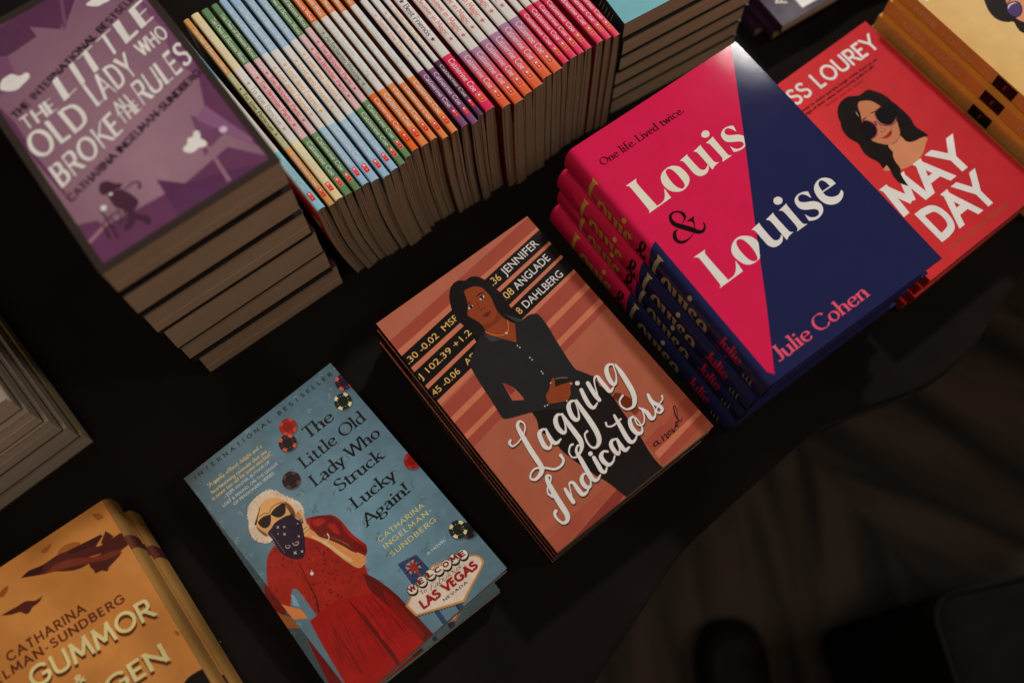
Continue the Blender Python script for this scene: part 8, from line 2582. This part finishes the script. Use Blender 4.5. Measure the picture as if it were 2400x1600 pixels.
    # publisher block: small red box with a white book and a ring
    u0, u1, v0, v1 = L_UP * 0.918, L_UP * 0.957, t * 0.26, t * 0.76
    yl = ink((222, 160, 96)) if body in ('grad', 'red', 'crimson') else (ink((210, 160, 140)) if body == 'green' else None)
    rb = ink((206, 30, 34)) if body not in ('grad', 'red', 'crimson') else ink((190, 40, 40))
    if yl:
        q = t * 0.045; s.grid(u0 - q, v0 - q, u1 + q, v1 + q, 1, 1, yl, 2)
    s.grid(u0, v0, u1, v1, 1, 1, rb, 3)
    s.grid(u0 + 0.0009, v0 + t * 0.14, u0 + 0.0024, v1 - t * 0.12, 1, 1, ink((226, 214, 200)), 4)
    s.grid(u0 + 0.0033, v0 + t * 0.10, u0 + 0.0037, v1 - t * 0.10, 1, 1, ink((206, 150, 110)), 4)
    s.poly(disc(u0 + 0.0056, (v0 + v1) / 2, t * 0.10, 10), ink((206, 150, 110)), 4)
    # worn pale lower corners of the spine
    for v_ in (0.0, t):
        q = r.uniform(0.0002, 0.0006); sg = 1 if v_ == 0 else -1
        s.poly([(L_UP - q * 1.5, v_), (L_UP, v_), (L_UP, v_ + sg * q)], ink((220, 200, 176)), 5)
    s.grid(L_UP - 0.00025, 0, L_UP, t, 1, 3, mixc(body_c, (0.7, 0.66, 0.6), 0.45), 5)
    s.mb.build('spine', M_GLOSS, t0)
    # covers and pages hang down from the spine as bent sheets
    zs = [H_UP - 0.0012 - (H_UP - 0.0012) * (k / 10) ** 1.2 for k in range(11)]
    def hang(mb, a, b, y0, y1, col, zlow=0.0, colf=None, ends=None, fa=0.0, fb=0.0):
        def sw(z): return min(1.0, (zs[0] - z) / 0.03)
        for k in range(10):
            za, zb = zs[k], max(zs[k + 1], zlow)
            if za <= zlow: break
            p = [(lx(za) + a + fa * sw(za), za), (lx(za) + b + fb * sw(za), za), (lx(zb) + b + fb * sw(zb), zb), (lx(zb) + a + fa * sw(zb), zb)]
            c = colf(za) if colf else col
            F = [(x, y0, z) for x, z in p]; B = [(x, y1, z) for x, z in p]
            mb.face([F[3], F[2], F[1], F[0]], ends or c); mb.face(B, ends or c)
            mb.face([F[0], B[0], B[3], F[3]], c); mb.face([F[2], B[2], B[1], F[1]], c)
        mb.face([(lx(zlow) + a + fa, y0, zlow), (lx(zlow) + a + fa, y1, zlow), (lx(zlow) + b + fb, y1, zlow), (lx(zlow) + b + fb, y0, zlow)], col)
        mb.face([(lx(zs[0]) + a, y0, zs[0]), (lx(zs[0]) + b, y0, zs[0]), (lx(zs[0]) + b, y1, zs[0]), (lx(zs[0]) + a, y1, zs[0])], col)
    fan = max(0.0, min(pitch, t + 0.0016) - t)               # the pages swell to fill the gap beside the next copy
    cb = MB(); hang(cb, 0.0, 0.00018, 0.0006, L_UP, ink((196, 60, 40)) if i == 0 else body_c, ends=PAGE_EDGE)
    if i == 0:                                              # red end cover with a pale round badge, turned to the tall pile
        for k in range(1, 2):
            cx, cz = 0.010, 0.098
            cb.face([(lx(cz) - 0.0006, cx + 0.006 * math.cos(a_), cz + 0.006 * math.sin(a_)) for a_ in [2 * math.pi * q / 16 for q in range(16)]], ink((190, 160, 130)))
    cb.build('back_cover', M_GLOSS, t0)
    cf_ = MB(); hang(cf_, t - 0.00018, t, 0.0006, L_UP, body_c, ends=PAGE_EDGE, fa=fan, fb=fan); cf_.build('front_cover', M_GLOSS, t0)
    pb = MB(); ns = 4
    for k in range(ns):
        a = 0.0002 + (t - 0.0004) * k / ns; b = 0.0002 + (t - 0.0004) * (k + 1) / ns - r.uniform(0.00002, 0.00022)
        hang(pb, a, b, r.uniform(0.0002, 0.0014), L_UP - 0.001, (0.5, 0.4, 0.3), zlow=r.uniform(0.0, 0.0008), fa=fan * k / ns, fb=fan * (k + 1) / ns)
    pb.build('page_block', M_PAGES_UP, t0)
runs = {}
tot = {}
for s_ in SPEC: tot[s_[0] + s_[1]] = tot.get(s_[0] + s_[1], 0) + 1
for i, (xa, xb, ye) in enumerate(OWLS):
    sp_ = SPEC[i]; k_ = sp_[0] + sp_[1]
    n_ = runs.get(k_, 0); runs[k_] = n_ + 1
    lab = '%s upright spine with %s middle' % (NAMES[sp_[0]], MIDN[sp_[1]])
    if tot[k_] > 1: lab += ', %s from left of its %s' % (CNT[n_], ('zero one two three four five six seven').split()[tot[k_]])
    else: lab += ', only one in the row'
    nx = OWLS[i + 1][0] if i + 1 < len(OWLS) else xb
    upright(i, xa / 1000, min(xb, nx - 0.15) / 1000, ye / 1000, sp_, lab, (nx - xa) / 1000 - 0.0001 if i + 1 < len(OWLS) else (xb - xa) / 1000)

# ================================================================== things on the floor beyond the table edge
def loft(rings, name, mat, parent, cap=True):
    mb = MB(); n = len(rings[0])
    for a, b in zip(rings, rings[1:]):
        for i in range(n):
            mb.face([a[i], a[(i + 1) % n], b[(i + 1) % n], b[i]], (0.1, 0.1, 0.1))
    if cap:
        mb.face(rings[0][::-1], (0.1, 0.1, 0.1)); mb.face(rings[-1], (0.1, 0.1, 0.1))
    return mb.build(name, mat, parent, smooth=True, weld=True)
shoe = thing('shoe', 'dark rounded toe of a shoe on the floor below the table edge', 'shoe', (0.302, -0.02, -0.74), 0.05)
outl = [(0.0, 0.150), (0.022, 0.146), (0.040, 0.128), (0.048, 0.095), (0.046, 0.045), (0.036, -0.02), (0.036, -0.09), (0.028, -0.125), (0.0, -0.135), (-0.028, -0.125), (-0.036, -0.09), (-0.036, -0.02), (-0.046, 0.045), (-0.048, 0.095), (-0.040, 0.128), (-0.022, 0.146)]
ol = catmull(outl, True, 3)
loft([[(x * 1.03, y * 1.02, z) for x, y in ol] for z in (0.0, 0.022)], 'sole', M_SOLE, shoe)
rings = []
for k, (sx, z0, z1) in enumerate(((1.0, 0.0225, 0.0225), (1.0, 0.040, 0.05), (0.93, 0.052, 0.075), (0.78, 0.060, 0.095), (0.55, 0.064, 0.105))):
    rings.append([(x * sx, (y - 0.0) * (sx * 0.5 + 0.5), z0 + (z1 - z0) * max(0, min(1, (0.10 - y) / 0.2))) for x, y in ol])
loft(rings, 'upper', M_LEATHER, shoe)
bag = thing('bag', 'charcoal canvas bag with a piped edge standing on the floor', 'bag', (0.60, 0.03, -0.74), 0.20)
def rr(w, d, r_, z, n=6):
    out = []
    for cx, cy, a0 in ((w - r_, d - r_, 0), (-w + r_, d - r_, 90), (-w + r_, -d + r_, 180), (w - r_, -d + r_, 270)):
        for k in range(n + 1):
            a_ = math.radians(a0 + 90 * k / n); out.append((cx + r_ * math.cos(a_), cy + r_ * math.sin(a_), z))
    return out
loft([rr(0.15, 0.11, 0.03, 0.0), rr(0.158, 0.118, 0.03, 0.02), rr(0.160, 0.120, 0.028, 0.25), rr(0.158, 0.118, 0.028, 0.425), rr(0.152, 0.112, 0.024, 0.44)], 'body', M_BAG, bag)
pr = []
for p in rr(0.157, 0.117, 0.028, 0.436): pr.append(p)
mbp = MB(); npx = len(pr)
for i in range(npx):
    a, b = Vector(pr[i]), Vector(pr[(i + 1) % npx])
    ca_, cb_ = [], []
    for P, L in ((a, ca_), (b, cb_)):
        rad = Vector((P.x, P.y, 0)).normalized()
        for k in range(8):
            q = 2 * math.pi * k / 8; L.append(tuple(P + rad * (0.0035 * math.cos(q)) + Vector((0, 0, 0.0035 * math.sin(q)))))
    for k in range(8): mbp.face([ca_[k], ca_[(k + 1) % 8], cb_[(k + 1) % 8], cb_[k]], (0.1, 0.1, 0.1))
mbp.build('piping', plain('worn_piping', (0.0085, 0.008, 0.0072), 0.9, 0.1), bag, smooth=True, weld=True)
